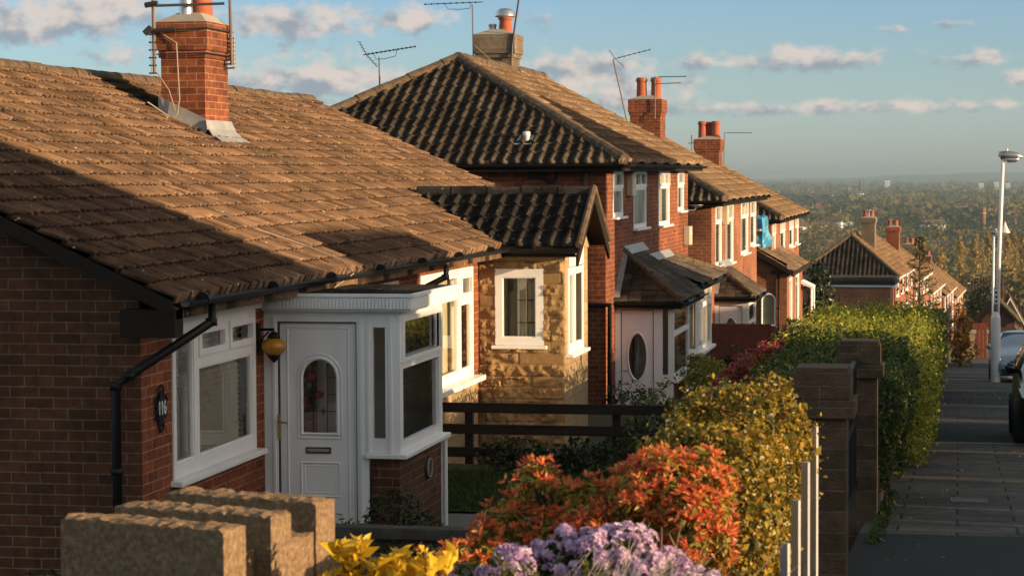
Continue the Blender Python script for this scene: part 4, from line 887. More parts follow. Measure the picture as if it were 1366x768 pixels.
m = MB(); wall(m, (0, 71.9, 0), **GY, u0=-6.3, u1=-5.6, z0=-5, z1=-3.8); m.build('brick_infill', 'brick_far', eo)
for (a, b) in ((72.7, 74.0), (75.6, 77.2)):
    window(D, (-5.36, 0, 0), **FX, lights=[(a + .08, b - .08, -5.1, -3.5)], rect=(a, b, -5.2, -3.4), d0=.01, inner='net', imat='net_cream')
m = MB(); m.prism([(-5.36, 78.2, -3.75), (-4.95, 78.2, -3.95), (-4.95, 78.2, -4.02), (-5.36, 78.2, -3.85)], (0, 1.4, 0)); m.tube([(-5.0, 78.3, -4.0), (-5.0, 78.3, -6.5)], .05, 6); m.tube([(-5.0, 79.5, -4.0), (-5.0, 79.5, -6.5)], .05, 6); m.build('door_canopy', 'upvc', D)
done()
# blue sheet on the extension roof
t = thing('tarpaulin', (-6.3, 72.6, -2.2), 'bright blue tarpaulin bundled on the side extension roof', 'tarpaulin')
m = MB(); rr = random.Random(3); n = 14; V = []; Fq = []
for j in range(9):
    h = j / 8
    for k in range(n):
        a = 2 * math.pi * k / n; r = (.20 + .05 * math.sin(3 * a + j) + .05 * math.cos(5 * a)) * (1 - .35 * abs(h - .25)) * (1 if h < .7 else 1 - (h - .7) * .9)
        V.append((-6.25 + r * math.cos(a) * 1.25, 72.6 + r * math.sin(a), -2.38 + .98 * h + .05 * math.sin(2 * a)))
for j in range(8):
    for k in range(n): Fq.append((j * n + k, j * n + (k + 1) % n, (j + 1) * n + (k + 1) % n, (j + 1) * n + k))
Fq.append(tuple(8 * n + k for k in range(n))); plain('blue_tarp', (.06, .30, .50), .5); m.add(V, Fq); m.build('sheet', 'blue_tarp', t); done()

# ---------------------------------------------------------------- terrace of pairs further down, bending with the street
def lower_house(label, s, x, zb, rot, L=13.0, Wd=8.2, he=4.6, pitch=.6, flat_ext=False, hip=True, name='lower_semi', chs=(), cat='house', group=None, brick='brick_far', roofm='roof_brown_far', bays=2):
    H = thing(name, (x, s, zb), label, cat, group); X0 = x; hw = Wd / 2; ze = zb + he; rz = ze + pitch * hw
    w = MB(); y1 = s + L
    hs = [(s + .9 + k * (L - 4) / 3, s + 2.9 + k * (L - 4) / 3, c0, c0 + 1.35) for k in range(4) for c0 in (ze - 1.6, zb + .7)]
    wall(w, (X0, 0, 0), **FX, u0=s, u1=y1, z0=zb - 3, z1=ze, holes=hs); wall(w, (0, s, 0), **GY, u0=X0 - Wd, u1=X0, z0=zb - 3, z1=ze)
    w.quad((X0 - Wd, y1, zb - 3), (X0 - Wd, y1, ze), (X0, y1, ze), (X0, y1, zb - 3)); w.quad((X0 - Wd, s, zb - 3), (X0 - Wd, s, ze), (X0 - Wd, y1, ze), (X0 - Wd, y1, zb - 3))
    w.prism([(X0, y1, ze), (X0 - hw, y1, rz - .1), (X0 - Wd, y1, ze)], (0, -.1, 0))
    if not hip: w.prism([(X0, s, ze), (X0 - hw, s, rz - .1), (X0 - Wd, s, ze)], (0, .1, 0))
    w.build('wall', brick, H)
    th = math.atan(pitch); c, sn = math.cos(th), math.sin(th); e = .3; ex = X0 + e; ez = ze - e * pitch; run = hw + e; SL = run / c; ya = s - (e if hip else .15); yb = y1 + .15; ap = Vector((X0 - hw, ya + run * .8, rz))
    n1 = Vector((ex, ya, 0)) - Vector((ap.x, ap.y, 0)); hn = Vector((n1.y, -n1.x, 0)).normalized(); hn = hn if hn.y < 0 else -hn
    tiles('roof', roofm, H, (ex, ya, ez), (0, 1, 0), (-c, 0, sn), yb - ya, SL, 'roll', .3, .36, clips=[(ap, hn)] if hip else [], spp=4, seed=int(s), lip=.03)
    if hip:
        n2 = Vector((-n1.x, n1.y, 0)); hb = Vector((n2.y, -n2.x, 0)).normalized(); hb = hb if hb.y > 0 else -hb
        Vs = Vector((0, run * .8, rz - ez)); tiles('side_roof', 'roof_dark', H, (X0 - Wd - e, ya, ez), (1, 0, 0), Vs, Wd + 2 * e, Vs.length, 'roll', .3, .36, clips=[(ap, -hn), (ap, hb)], spp=6, seed=int(s) + 1, lip=.03)
    b = MB(); b.quad((X0 - Wd - e, ya, ez), (X0 - hw, ap.y if hip else ya, rz), (X0 - hw, yb, rz), (X0 - Wd - e, yb, ez)); b.build('back_roof', roofm, H)
    rg = MB(); ridge(rg, ap if hip else (X0 - hw, ya, rz), (X0 - hw, yb, rz), .13, .5)
    if hip: ridge(rg, (ex, ya, ez + .03), ap, .12, .5); ridge(rg, (X0 - Wd - e, ya, ez + .03), ap, .12, .5)
    rg.build('ridge_tiles', 'ridge_tile', H)
    f = MB(); f.box((X0, ya, ez - .14), (ex, yb, ez - .02)); f.box((X0 - Wd - e, ya, ez - .14), (ex, s, ez - .02)); f.build('fascia', 'upvc_old', H)
    for h in hs: window(H, (X0, 0, 0), **FX, lights=[(h[0] + .1, h[1] - .1, h[2] + .1, h[3] - .1)], rect=h, d0=.01, inner='net', imat='net_cream', pane='glass')
    for k in range(bays):      # gabled two storey bays facing the street
        yb0 = s + L * (.12 + .5 * k); yb1 = yb0 + 2.9; bx = X0 + .8; mz = (yb0 + yb1) / 2
        m = MB(); wall(m, (bx, 0, 0), **FX, u0=yb0, u1=yb1, z0=zb - 3, z1=ze, holes=[(yb0 + .3, yb1 - .3, ze - 1.7, ze - .4), (yb0 + .3, yb1 - .3, zb + .7, zb + 2.1)]); m.quad((X0, yb0, zb - 3), (bx, yb0, zb - 3), (bx, yb0, ze), (X0, yb0, ze)); m.quad((X0, yb1, zb - 3), (X0, yb1, ze), (bx, yb1, ze), (bx, yb1, zb - 3))
        m.prism([(bx, yb0, ze), (bx, yb1, ze), (bx, mz, ze + 1.3)], (-.1, 0, 0)); bo = m.build('bay', brick, H)
        xr_ = X0 - 1.6
        m = MB()
        m.prism([(bx + .2, yb0 - .25, ze - .2), (bx + .2, mz, ze + 1.42), (xr_, mz, ze + 1.42), (X0 - .3, yb0 - .25, ze - .2)], (0, 0, .1)); m.prism([(bx + .2, yb1 + .25, ze - .2), (bx + .2, mz, ze + 1.42), (xr_, mz, ze + 1.42), (X0 - .3, yb1 + .25, ze - .2)], (0, 0, .1)); m.build('bay_roof', roofm, bo)
        m = MB()
        for (c0, c1) in ((ze - 1.7, ze - .4), (zb + .7, zb + 2.1)):
            wall(m, (bx, 0, 0), **FX, u0=yb0 + .3, u1=yb1 - .3, z0=c0, z1=c1, holes=[(yb0 + .42, mz - .06, c0 + .12, c1 - .12), (mz + .06, yb1 - .42, c0 + .12, c1 - .12)], d=.02); wall(m, (bx, 0, 0), **FX, u0=yb0 + .3, u1=yb1 - .3, z0=c0, z1=c1, d=-.08)
        m.build('bay_window', 'upvc', bo)
    if flat_ext:
        m = MB(); m.box((X0 - Wd + .6, s - 3.0, zb - 3), (X0 - .1, s - .01, ze - .742)); m.build('extension', brick, H)
        m = MB(); m.box((X0 - Wd + .3, s - 3.3, ze - .32), (X0 + .25, s - .02, ze - .12)); m.build('flat_roof', 'slate', H)
        m = MB(); m.box((X0 - Wd + .3, s - 3.33, ze - .6), (X0 + .25, s - .02, ze - .324)); m.build('extension_gutter', 'black_plastic', H)
        m = MB(); m.box((X0 - Wd + .35, s - 3.2, ze - .74), (X0 + .2, s - .02, ze - .602)); m.build('extension_fascia', 'upvc', H)
    for (dx, dy, wx, wy, h, mt, pt_) in chs:
        zt = rz + h; chimney(H, X0 - hw + dx - wx / 2, X0 - hw + dx + wx / 2, s + dy, s + dy + wy, rz - 1.4, zt, mt, .07, [(.25, .5, .17, .5, 'terracotta'), (.72, .5, .17, .5, 'terracotta')] + ([(.5, .5, .16, .55, 'aluminium')] if pt_ else []), 'chimney', .4)
    H.rotation_euler = (0, 0, -rot); done(); return H
base = [(150, -4.1, 0, True), (167, -3.2, 1, False), (184, -2.3, 2, False), (201, -1.3, 3, False), (218, -.4, 4, False)]
labs = ['dark hip roofed brick semi with a pale chimney and a white edged flat extension', 'brick semi just beyond the dark hip roofed one, with a tall brick chimney', 'middle one of the brick semis stepping down beyond the conifer', 'gabled brick semi second from the bottom of the far row', 'lowest brick semi at the bottom end of the far row']
for (s, x, i, fe) in base:
    zb = zr(s) + .35 - (.6 if i > 1 else 0)
    lower_house(labs[i], s, x, zb, rad(3.0), L=16.2, Wd=6.3, he=4.5, pitch=.78, bays=0, flat_ext=fe, hip=(i == 0), group='brick semis in the far row', chs=[[(.9, 5.0, .9, 1.1, 1.1, 'chimney_stone', True)], [(1.2, 4.5, .95, 1.2, 1.2, 'brick_orange', False)], [(1.2, 4, .9, 1.1, 1.1, 'chimney_stone', False)], [(0, 6, .9, 1.1, 1.0, 'brick_orange', False)], [(0, 7, .9, 1.1, 1.0, 'brick_orange', False)]][i])

# houses at the foot of the hill, right of the street
def small_house(label, x0, x1, s, L, zb, he, rise, mat, roofm, axis='x', name='cottage', wins=True, group=None, cat='house', chim=False, winm='upvc'):
    H = thing(name, ((x0 + x1) / 2, s, zb), label, cat, group); ze = zb + he; w = MB()
    n = max(1, int((x1 - x0) / 2.6)); hs = []
    for k in range(n):
        a = x0 + (x1 - x0) * (k + .5) / n; hs.append((a - .55, a + .55, ze - 1.45, ze - .35))
        if he > 4: hs.append((a - .6, a + .6, zb + .8, zb + 2.0))
    if not wins: hs = []
    wall(w, (0, s, 0), **GY, u0=x0, u1=x1, z0=zb - 3, z1=ze, holes=hs); wall(w, (x1, 0, 0), **FX, u0=s, u1=s + L, z0=zb - 3, z1=ze)
    w.quad((x0, s, zb - 3), (x0, s, ze), (x0, s + L, ze), (x0, s + L, zb - 3)); w.quad((x0, s + L, zb - 3), (x0, s + L, ze), (x1, s + L, ze), (x1, s + L, zb - 3))
    r = MB()
    if axis == 'x':       # ridge along X, slope faces the camera
        for xx, d in ((x0, .1), (x1, -.1)): w.prism([(xx, s, ze), (xx, s + L, ze), (xx, s + L / 2, ze + rise)], (d, 0, 0))
        w.build('wall', mat, H); V = Vector((0, L / 2 + .3, rise + .2)); tiles('roof', roofm, H, (x0 - .25, s - .3, ze - .2), (1, 0, 0), V, x1 - x0 + .5, V.length, 'roll', .3, .36, spp=4, seed=int(abs(x0) * 9 + s), lip=.03)
        r.quad((x0 - .25, s + L / 2, ze + rise), (x1 + .25, s + L / 2, ze + rise), (x1 + .25, s + L + .3, ze - .2), (x0 - .25, s + L + .3, ze - .2))
    else:
        w.prism([(x0, s, ze), (x1, s, ze), ((x0 + x1) / 2, s, ze + rise)], (0, .1, 0)); w.prism([(x0, s + L, ze), (x1, s + L, ze), ((x0 + x1) / 2, s + L, ze + rise)], (0, -.1, 0)); w.build('wall', mat, H)
        hw = (x1 - x0) / 2
        V = Vector((-hw - .3, 0, rise + .2)); tiles('roof', roofm, H, (x1 + .3, s - .25, ze - .2), (0, 1, 0), V, L + .5, V.length, 'roll', .3, .36, spp=4, seed=int(abs(x0) * 9 + s), lip=.03)
        V = Vector((hw + .3, 0, rise + .2)); tiles('roof', roofm, H, (x0 - .3, s - .25, ze - .2), (0, 1, 0), V, L + .5, V.length, 'roll', .3, .36, spp=4, seed=int(abs(x0) * 9 + s) + 1, lip=.03)
        for sg, xx in ((-1, x0 - .3), (1, x1 + .3)): r.prism([(xx, s - .27, ze - .2), ((x0 + x1) / 2, s - .27, ze + rise), ((x0 + x1) / 2, s - .27, ze + rise - .2), (xx, s - .27, ze - .4)], (0, .05, 0))
    r.build('back_roof' if axis == 'x' else 'barge_board', roofm if axis == 'x' else ('upvc_old' if wins else 'soffit'), H)
    f = MB(); f.box((x0 - .2, s - .3, ze - .34), (x1 + .2, s - .26, ze - .2)) if axis == 'x' else f.box((x0 - .3, s - .2, ze - .34), (x0 - .26, s + L, ze - .2)); f.build('fascia', 'upvc_old' if wins else 'soffit', H)
    for h in hs: window(H, (0, s, 0), **GY, lights=[(h[0] + .08, (h[0] + h[1]) / 2 - .04, h[2] + .1, h[3] - .1), ((h[0] + h[1]) / 2 + .04, h[1] - .08, h[2] + .1, h[3] - .1)], rect=h, d0=.015, inner='net', imat='curtain_grey', mat=winm)
    if chim: chimney(H, (x0 + x1) / 2 - .5, (x0 + x1) / 2 + .5, s + L / 2 - .4, s + L / 2 + .4, ze + rise - .8, ze + rise + 1.1, 'brick_far', .06)
    done(); return H
small_house('dark roofed house with white windows behind the blue car', 4.4, 16.0, 215, 8, -19.6, 4.6, 2.3, 'brick', 'slate', 'x', 'corner_house')
small_house('pale gabled house between the lamp posts at the foot of the hill', 3.4, 5.6, 205, 7, -18.2, 4.6, 2.4, 'stone_wall', 'roof_brown_far', 'y', 'gabled_house')
small_house('brick house with a light tiled roof beyond the low lean-to roofs', 1.6, 4.4, 232, 9, -18.3, 4.8, 2.5, 'brick_far', 'roof_brown_far', 'x', 'gabled_house')
small_house('dark slate roofed garage block below the far row', 1.9, 4.4, 172, 7, -14.3, 2.2, 1.4, 'brick', 'slate', 'y', 'garage', wins=False, cat='garage')
small_house('low lean-to shed with a grey slate roof near the wooden gate', 1.5, 3.6, 150, 6, -11.6, 2.0, 1.2, 'brick', 'slate', 'y', 'shed', wins=False, cat='shed')
# ---------------------------------------------------------------- houses on the other side of the street: unseen, shaped and set to throw the long shadows
def opposite(label, s0, s1, x0, x1, zb, he, rise, axis, name='opposite_house', **k):
    return None
def opp(label, s0, s1, x0, x1, zb, ze, zt, kind, chim=None, name='opposite_house'):
    ms = (s0 + s1) / 2; s0, s1 = ms + (s0 - ms) * math.cos(rad(14)), ms + (s1 - ms) * math.cos(rad(14))     # unseen shadow casters, turned so their side walls run along the sun
    H = thing(name, (x0, ms, zb), label, 'house', 'houses across the street'); w = MB()
    hs = [(a, a + 1.2, b, b + 1.3) for a in (s0 + .8, s1 - 2.0) for b in ([zb + .9, ze - 1.6] if ze - zb > 4 else [zb + .9])] if s1 - s0 > 4 else []
    U = dict(U=(0, 1, 0), N=(-1, 0, 0)); wall(w, (x0, 0, 0), **U, u0=s0, u1=s1, z0=zb - 2, z1=ze, holes=hs)
    w.quad((x1, s0, zb - 2), (x1, s0, ze), (x1, s1, ze), (x1, s1, zb - 2)); w.quad((x0, s0, zb - 2), (x0, s0, ze), (x1, s0, ze), (x1, s0, zb - 2)); w.quad((x0, s1, zb - 2), (x1, s1, zb - 2), (x1, s1, ze), (x0, s1, ze))
    m = (s0 + s1) / 2; r = MB(); mx = (x0 + x1) / 2
    if kind == 'gable':
        w.prism([(x0, s0, ze), (x0, s1, ze), (x0, m, zt)], (.1, 0, 0)); w.prism([(x1, s0, ze), (x1, s1, ze), (x1, m, zt)], (-.1, 0, 0))
        for e in (s0 - .2, s1 + .2): r.prism([(x0 - .2, e, ze - .1), (x1 + .2, e, ze - .1), (x1 + .2, m, zt + .05), (x0 - .2, m, zt + .05)], (0, 0, .08))
    elif kind == 'ridge':
        for yy, d in ((s0, .1), (s1, -.1)): w.prism([(x0, yy, ze), (mx, yy, zt), (x1, yy, ze)], (0, d, 0))
        for e in (x0 - .2, x1 + .2): r.prism([(e, s0 - .1, ze - .1), (e, s1 + .1, ze - .1), (mx, s1 + .1, zt + .05), (mx, s0 - .1, zt + .05)], (0, 0, .08))
    elif kind == 'hip':
        q = min((s1 - s0) / 2 - .01, (x1 - x0) / 2); a = Vector((mx, s0 + q, zt)); b = Vector((mx, s1 - q, zt)); e = .2; c = [Vector((x0 - e, s0 - e, ze)), Vector((x1 + e, s0 - e, ze)), Vector((x1 + e, s1 + e, ze)), Vector((x0 - e, s1 + e, ze))]
        r.add([*c, a, b], [(0, 4, 5, 3), (1, 2, 5, 4), (0, 1, 4), (2, 3, 5), (0, 3, 2, 1)])
    else: r.box((x0 - .1, s0 - .1, ze), (x1 + .1, s1 + .1, zt))
    w.build('wall', 'brick', H); r.build('roof', 'roof_brown_far', H)
    for h in hs: window(H, (x0, 0, 0), **U, lights=[(h[0] + .08, h[1] - .08, h[2] + .08, h[3] - .08)], rect=h, d0=.01, inner='net', imat='net_cream')
    if chim: chimney(H, *chim, 'brick', .05)
    H.rotation_euler = (0, 0, rad(-14)); done(); return H

opp("brick hip roofed house across the street behind the camera", -14, .5, 14, 22, -1.0, 3.6, 6.2, 'hip')
opp("tall brick gabled house across the street, opposite the nearest bungalow", 8.4, 14.95, 14, 17.5, -2.3, 2.25, 4.9, 'gable')
opp("unseen flat roofed block added to shade the gap between gabled house and annexe", 15.05, 16.4, 14, 16, -2.6, 1.55, 1.7, 'flat', name='shade_block')  # added block: fills the gap so the farther gatepost stays in shade
opp("flat roofed brick annexe beside the tall gabled house across the street", 16.5, 20.0, 14, 17, -2.8, 2.5, 2.65, 'flat', name='annexe')
for i, (a, b, zt) in enumerate(((20.5, 25.1, .2), (25.5, 29.6, .05))):
    opp("flat roofed garage across the street, " + ("next to the annexe" if i == 0 else "beside the passage house"), a, b, 14, 20, -3.2 - .3 * i, zt - .2, zt, 'flat', name='garage')['category'] = 'garage'
opp("hip roofed brick house across the street, left of the narrow passage", 30.0, 33.95, 14, 19, -3.4, 3.3, 4.0, 'hip')
opp("brick gabled house across the street, right of the narrow passage", 35.05, 41.2, 14, 19, -3.7, 3.5, 5.0, 'gable')
opp("low bungalow across the street opposite the white bay window", 41.7, 46.3, 15, 20, -4.2, -.6, .9, 'ridge', name='opposite_bungalow')
opp("square hip roofed brick house across the street, opposite the red panel fence", 46.8, 50.9, 14, 18, -4.6, 2.3, 3.2, 'hip')
opp("low bungalow across the street opposite the blue car", 51.5, 65.3, 14, 20, -5.4, -2.2, -.2, 'ridge', name='opposite_bungalow')
opp("low bungalow farther down the other side of the street", 66.8, 88.3, 15, 21, -6.8, -4.2, -2.5, 'ridge', name='opposite_bungalow')
opp("unseen hip roofed house across the street, added to shade the white edged flat extension", 136, 144.6, 15, 22, -10.8, -4.2, -2.5, 'hip')  # added to keep the sun off the extension wall
# ---------------------------------------------------------------- street furniture, walls, fences, fittings
def text(name, s, size, mat, parent, mw, ext=.002):
    cu = bpy.data.curves.new('lettering', 'FONT'); cu.body = s; cu.size = size; cu.extrude = ext; cu.align_x = 'CENTER'; cu.align_y = 'CENTER'
    o = bpy.data.objects.new('lettering', cu); COL.objects.link(o); dg = bpy.context.evaluated_depsgraph_get(); me = bpy.data.meshes.new_from_object(o.evaluated_get(dg))
    bpy.data.objects.remove(o); bpy.data.curves.remove(cu); me.transform(mw); me.transform(Matrix.Translation(-ORG[0])); me.materials.clear(); me.materials.append(M[mat]); me.name = name
    ob = bpy.data.objects.new(name, me); COL.objects.link(ob); ob.parent = parent; return ob
RX90 = Matrix.Rotation(math.pi / 2, 4, 'X')
def facing_x(p): return Matrix.Translation(p) @ Matrix.Rotation(math.pi / 2, 4, 'Z') @ RX90        # reads from +X
def facing_my(p): return Matrix.Translation(p) @ RX90                                              # reads from -Y
# worn details of the pavement
t = thing('utility_cover', (.1, 20.8, zr(20.8)), 'small rectangular iron cover set in the paving slabs', 'cover')
m = MB(); m.prism([(-.05, 20.6, zr(20.6) + .006), (.25, 20.6, zr(20.6) + .006), (.25, 21.0, zr(21.0) + .006), (-.05, 21.0, zr(21.0) + .006)], (0, 0, -.03)); m.build('lid', 'cast_iron', t); m = MB(); m.tube([(-.06, 20.59, zr(20.59) + .004), (.26, 20.59, zr(20.59) + .004), (.26, 21.01, zr(21.01) + .004), (-.06, 21.01, zr(21.01) + .004), (-.06, 20.59, zr(20.59) + .004)], .009, 5, cap=False); m.build('frame', 'kerb_stone', t); done()
# gate posts
def gatepost(s, ztop, label, w=.30):
    zb = zr(s); t = thing('gatepost', (-.8, s, zb), label, 'gatepost', 'stone gateposts of the drive')
    m = MB(); m.box((-.65 - w * .9, s - .05, zb - .4), (-.65, s + w - .05, ztop - .30)); m.build('shaft', 'gatepost_stone', t, bevel=.012)
    m = MB(); m.box((-.65 - w * .9 - .07, s - .10, ztop - .30), (-.60, s + w, ztop - .19)); m.build('neck', 'gatepost_stone', t, bevel=.006)
    m = MB(); m.box((-.65 - w * .9 - .055, s - .085, ztop - .188), (-.625, s + w - .02, ztop - .03)); m.box((-.65 - w * .9 - .03, s - .06, ztop - .032), (-.64, s + w - .05, ztop)); m.build('cap', 'gatepost_stone', t, bevel=.006); done(); return t
gatepost(13.45, -1.155, 'nearer stone gatepost with a stepped block cap, beside the golden hedge')
gatepost(18.55, -1.375, 'farther stone gatepost with a block cap, in front of the tall green hedge')
t = thing('drive_gate', (-.8, 16, zr(16)), 'black iron gate seen edge on between the two stone gateposts', 'gate')
m = MB(); zb = zr(16) + .12
for z in (zb, zb + .55, zb + 1.0): m.box((-.84, 13.8, z), (-.80, 18.45, z + .045))
m.build('rail', 'black_plastic', t)
m = MB()
for k in range(34): y = 13.85 + k * .137; m.tube([(-.82, y, zb - .02), (-.82, y, zb + 1.02 + .07 * math.sin(k * .19))], .011, 5)
m.build('bars', 'black_plastic', t); m = MB(); m.tube([(-.80, 13.85, -1.78), (-.68, 13.86, -1.70)], .008, 5); m.build('latch', 'metal_grey', t); done()
# white pale fence by the near hedge: pales turned from the sun, shade painted grey
t = thing('pale_fence', (-.6, 9, zr(9)), 'white flat paled fence coloured grey for shade below the golden hedge beside the pavement', 'fence')
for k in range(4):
    y = 8.5 + k * .58; m = MB(); zt_ = (-1.40, -1.32, -1.24, -1.15)[k]; z0_ = zr(y) + .02; m.prism([(-.66, y, z0_), (-.63, y - .018, z0_), (-.63, y - .018, zt_), (-.66, y, zt_)], (.008, .016, 0)); m.build('pale', 'white_paint_shaded', t)
m = MB()
for dz in (.2, .5): m.prism([(-.68, 8.4, zr(8.4) + dz), (-.68, 10.5, zr(10.5) + dz), (-.68, 10.5, zr(10.5) + dz + .07), (-.68, 8.4, zr(8.4) + dz + .07)], (.022, 0, 0))
m.build('rail', 'dark_wood', t); done()
# low garden wall below the tall hedge
t = thing('garden_wall', (-.75, 30, zr(30)), 'low stone wall under the tall green hedge along the pavement', 'wall')
m = MB()
for k in range(26):
    y = 18.9 + k * 2.0; b = bend(y); b2 = bend(y + 2); h = .36
    m.prism([(-.98 + b, y, zr(y) - 1.6), (-.66 + b, y, zr(y) - 1.6), (-.66 + b, y, zr(y) + h), (-.98 + b, y, zr(y) + h)], (b2 - b, 2.0, -.132))
m.build('wall', 'gatepost_stone', t); done()
t = thing('retaining_wall', (-.8, 8, -2.4), 'low dark retaining wall under the golden hedge', 'wall')
m = MB(); m.prism([(-.98, -2, zr(-2) - 1.2), (-.70, -2, zr(-2) - 1.2), (-.70, -2, zr(-2) + .03), (-.98, -2, zr(-2) + .03)], (0, 15.3, -.066 * 15.3)); m.build('wall', 'gatepost_stone', t); done()
# castellated wall in the foreground
RT = Matrix.Translation((-2.193, 6.5, 0)) @ Matrix.Rotation(rad(-14.5), 4, 'Z')
t = thing('castellated_wall', (-2.3, 7, -2.0), 'rough concrete garden wall with three upright slab merlons, blurred in the left foreground', 'wall')
def rough_box(a, b, step=.018, amp=.003, seed=1):
    bm = bmesh.new(); r = random.Random(seed); sx, sy, sz = (b[i] - a[i] for i in range(3)); nx, ny, nz = (max(2, int(v / step)) for v in (sx, sy, sz)); V = {}; fs = []
    def vid(i, j, k):
        if (i, j, k) not in V:
            p = RT @ Vector((a[0] + sx * i / nx, a[1] + sy * j / ny, a[2] + sz * k / nz)); top = (k == nz)
            e = (i in (0, nx)) + (j in (0, ny)) + (k in (0, nz))
            q = p + Vector((r.gauss(0, amp * .15), r.gauss(0, amp * .15), r.gauss(0, amp * (1.5 if top else .1)) - (.005 * (e - 1) if top and e > 1 else 0)))
            V[(i, j, k)] = len(verts); verts.append(q)
        return V[(i, j, k)]
    verts = []
    for i in range(nx):
        for j in range(ny): fs.append((vid(i, j, nz), vid(i + 1, j, nz), vid(i + 1, j + 1, nz), vid(i, j + 1, nz)))
    for i in range(nx):
        for k in range(nz): fs.append((vid(i, 0, k), vid(i + 1, 0, k), vid(i + 1, 0, k + 1), vid(i, 0, k + 1))); fs.append((vid(i + 1, ny, k), vid(i, ny, k), vid(i, ny, k + 1), vid(i + 1, ny, k + 1)))
    for j in range(ny):
        for k in range(nz): fs.append((vid(nx, j, k), vid(nx, j + 1, k), vid(nx, j + 1, k + 1), vid(nx, j, k + 1))); fs.append((vid(0, j + 1, k), vid(0, j, k), vid(0, j, k + 1), vid(0, j + 1, k + 1)))
    return verts, fs
for k in range(3):
    y0 = .375 * k; xe = (0, -.065, -.12)[k]; vs, fs = rough_box((xe - .61, y0, -1.42), (xe, y0 + .125, (-1.075, -1.09, -1.098)[k]), seed=k + 1); MB().add(vs, fs).build('merlon', 'concrete', t)
vs, fs = rough_box((-.60, .012, -2.4), (-.13, .89, -1.20), step=.03, seed=9); MB().add(vs, fs).build('wall_base', 'concrete', t); done()
# ornamental low screen across the garden of 116
t = thing('garden_screen', (-5, 16.6, -3.35), 'low grey ornamental garden screen with diamond openings between the front wall and the porch', 'fence')
m = MB(); m.box((-6.0, 16.35, -2.75), (-3.2, 16.50, -2.66)); m.build('coping', 'concrete_grey', t, bevel=.01)
m = MB(); m.box((-6.0, 16.36, -3.5), (-3.2, 16.49, -3.02)); m.build('plinth', 'gatepost_stone', t)
m = MB()
for k in range(7):
    x = -5.98 + k * .40; m.box((x - .02, 16.40, -3.02), (x + .02, 16.46, -2.75))
    for sg in (0, 1):
        pts = [(x + .02 + .36 * q / 10, 16.43, -3.0 + (.24 * math.sin(math.pi * q / 20) if sg == 0 else .24 * math.cos(math.pi * q / 20))) for q in range(11)]; m.tube(pts, .021, 6)
m.build('screen_blocks', 'concrete_grey', t); done()
# timber post and rail fence between the bungalow gardens
t = thing('rail_fence', (-3.5, 25.5, -3.6), 'dark brown three rail timber fence between the bungalow gardens', 'fence')
for z in (-2.77, -3.02, -3.29): m = MB(); m.box((-6.03, 25.48, z), (-.9, 25.51, z + .115)); m.build('rail', 'fence_wood', t)
for x in (-5.6, -3.86, -2.3, -1.0): m = MB(); m.box((x - .045, 25.512, -3.8), (x + .045, 25.60, -2.66)); m.build('post', 'fence_wood', t)
done()
t = thing('panel_fence', (-4, 54.5, -5.0), 'dark red wooden fence panel between the second and third brick houses', 'fence')
m = MB(); m.box((-6.05, 54.5, -5.6), (-4.45, 54.54, -3.72)); m.box((-6.05, 54.49, -3.75), (-4.45, 54.56, -3.66)); m.build('panel', 'red_wood', t); m = MB(); m.box((-4.47, 54.46, -5.6), (-4.36, 54.58, -3.70)); m.build('post', 'red_wood', t); done()
t = thing('garden_post', (-4.6, 56, -4.9), 'short pale grey post by the red fence panel', 'post')
m = MB(); m.box((-5.02, 55.0, -5.4), (-4.93, 55.08, -3.78)); m.build('shaft', 'cement', t); m = MB(); m.box((-5.04, 54.98, -3.78), (-4.91, 55.10, -3.74)); m.build('cap', 'cement', t); done()
# far gate, gate piers
for i, (x, s, w) in enumerate(((.12, 104, .62), (.95, 108, .4))):
    t = thing('brick_pier', (x, s, zr(s)), 'sunlit tan brick pier by the far end of the pavement, ' + ('left of the wooden gate' if i == 0 else 'right of the wooden gate'), 'gate pier', 'far brick piers')
    m = MB(); m.box((x, s, zr(s) - .3), (x + w, s + .5, zr(s) + 1.15)); m.build('shaft', 'stone_wall', t); m = MB(); m.box((x - .05, s - .05, zr(s) + 1.15), (x + w + .05, s + .55, zr(s) + 1.27)); m.build('cap', 'cement', t); done()
t = thing('wooden_gate', (.8, 107, zr(107)), 'tall weathered wooden gate between the far brick piers', 'gate')
for k in range(4): m = MB(); m.box((.62 + k * .17, 106, zr(106)), (.62 + k * .17 + .155, 106.05, zr(106) + 1.62)); m.build('board', 'red_wood', t)
m = MB(); m.box((.6, 106.052, zr(106) + .3), (1.32, 106.1, zr(106) + .42)); m.box((.6, 106.052, zr(106) + 1.3), (1.32, 106.1, zr(106) + 1.42)); m.build('rail', 'pale_wood', t); done()
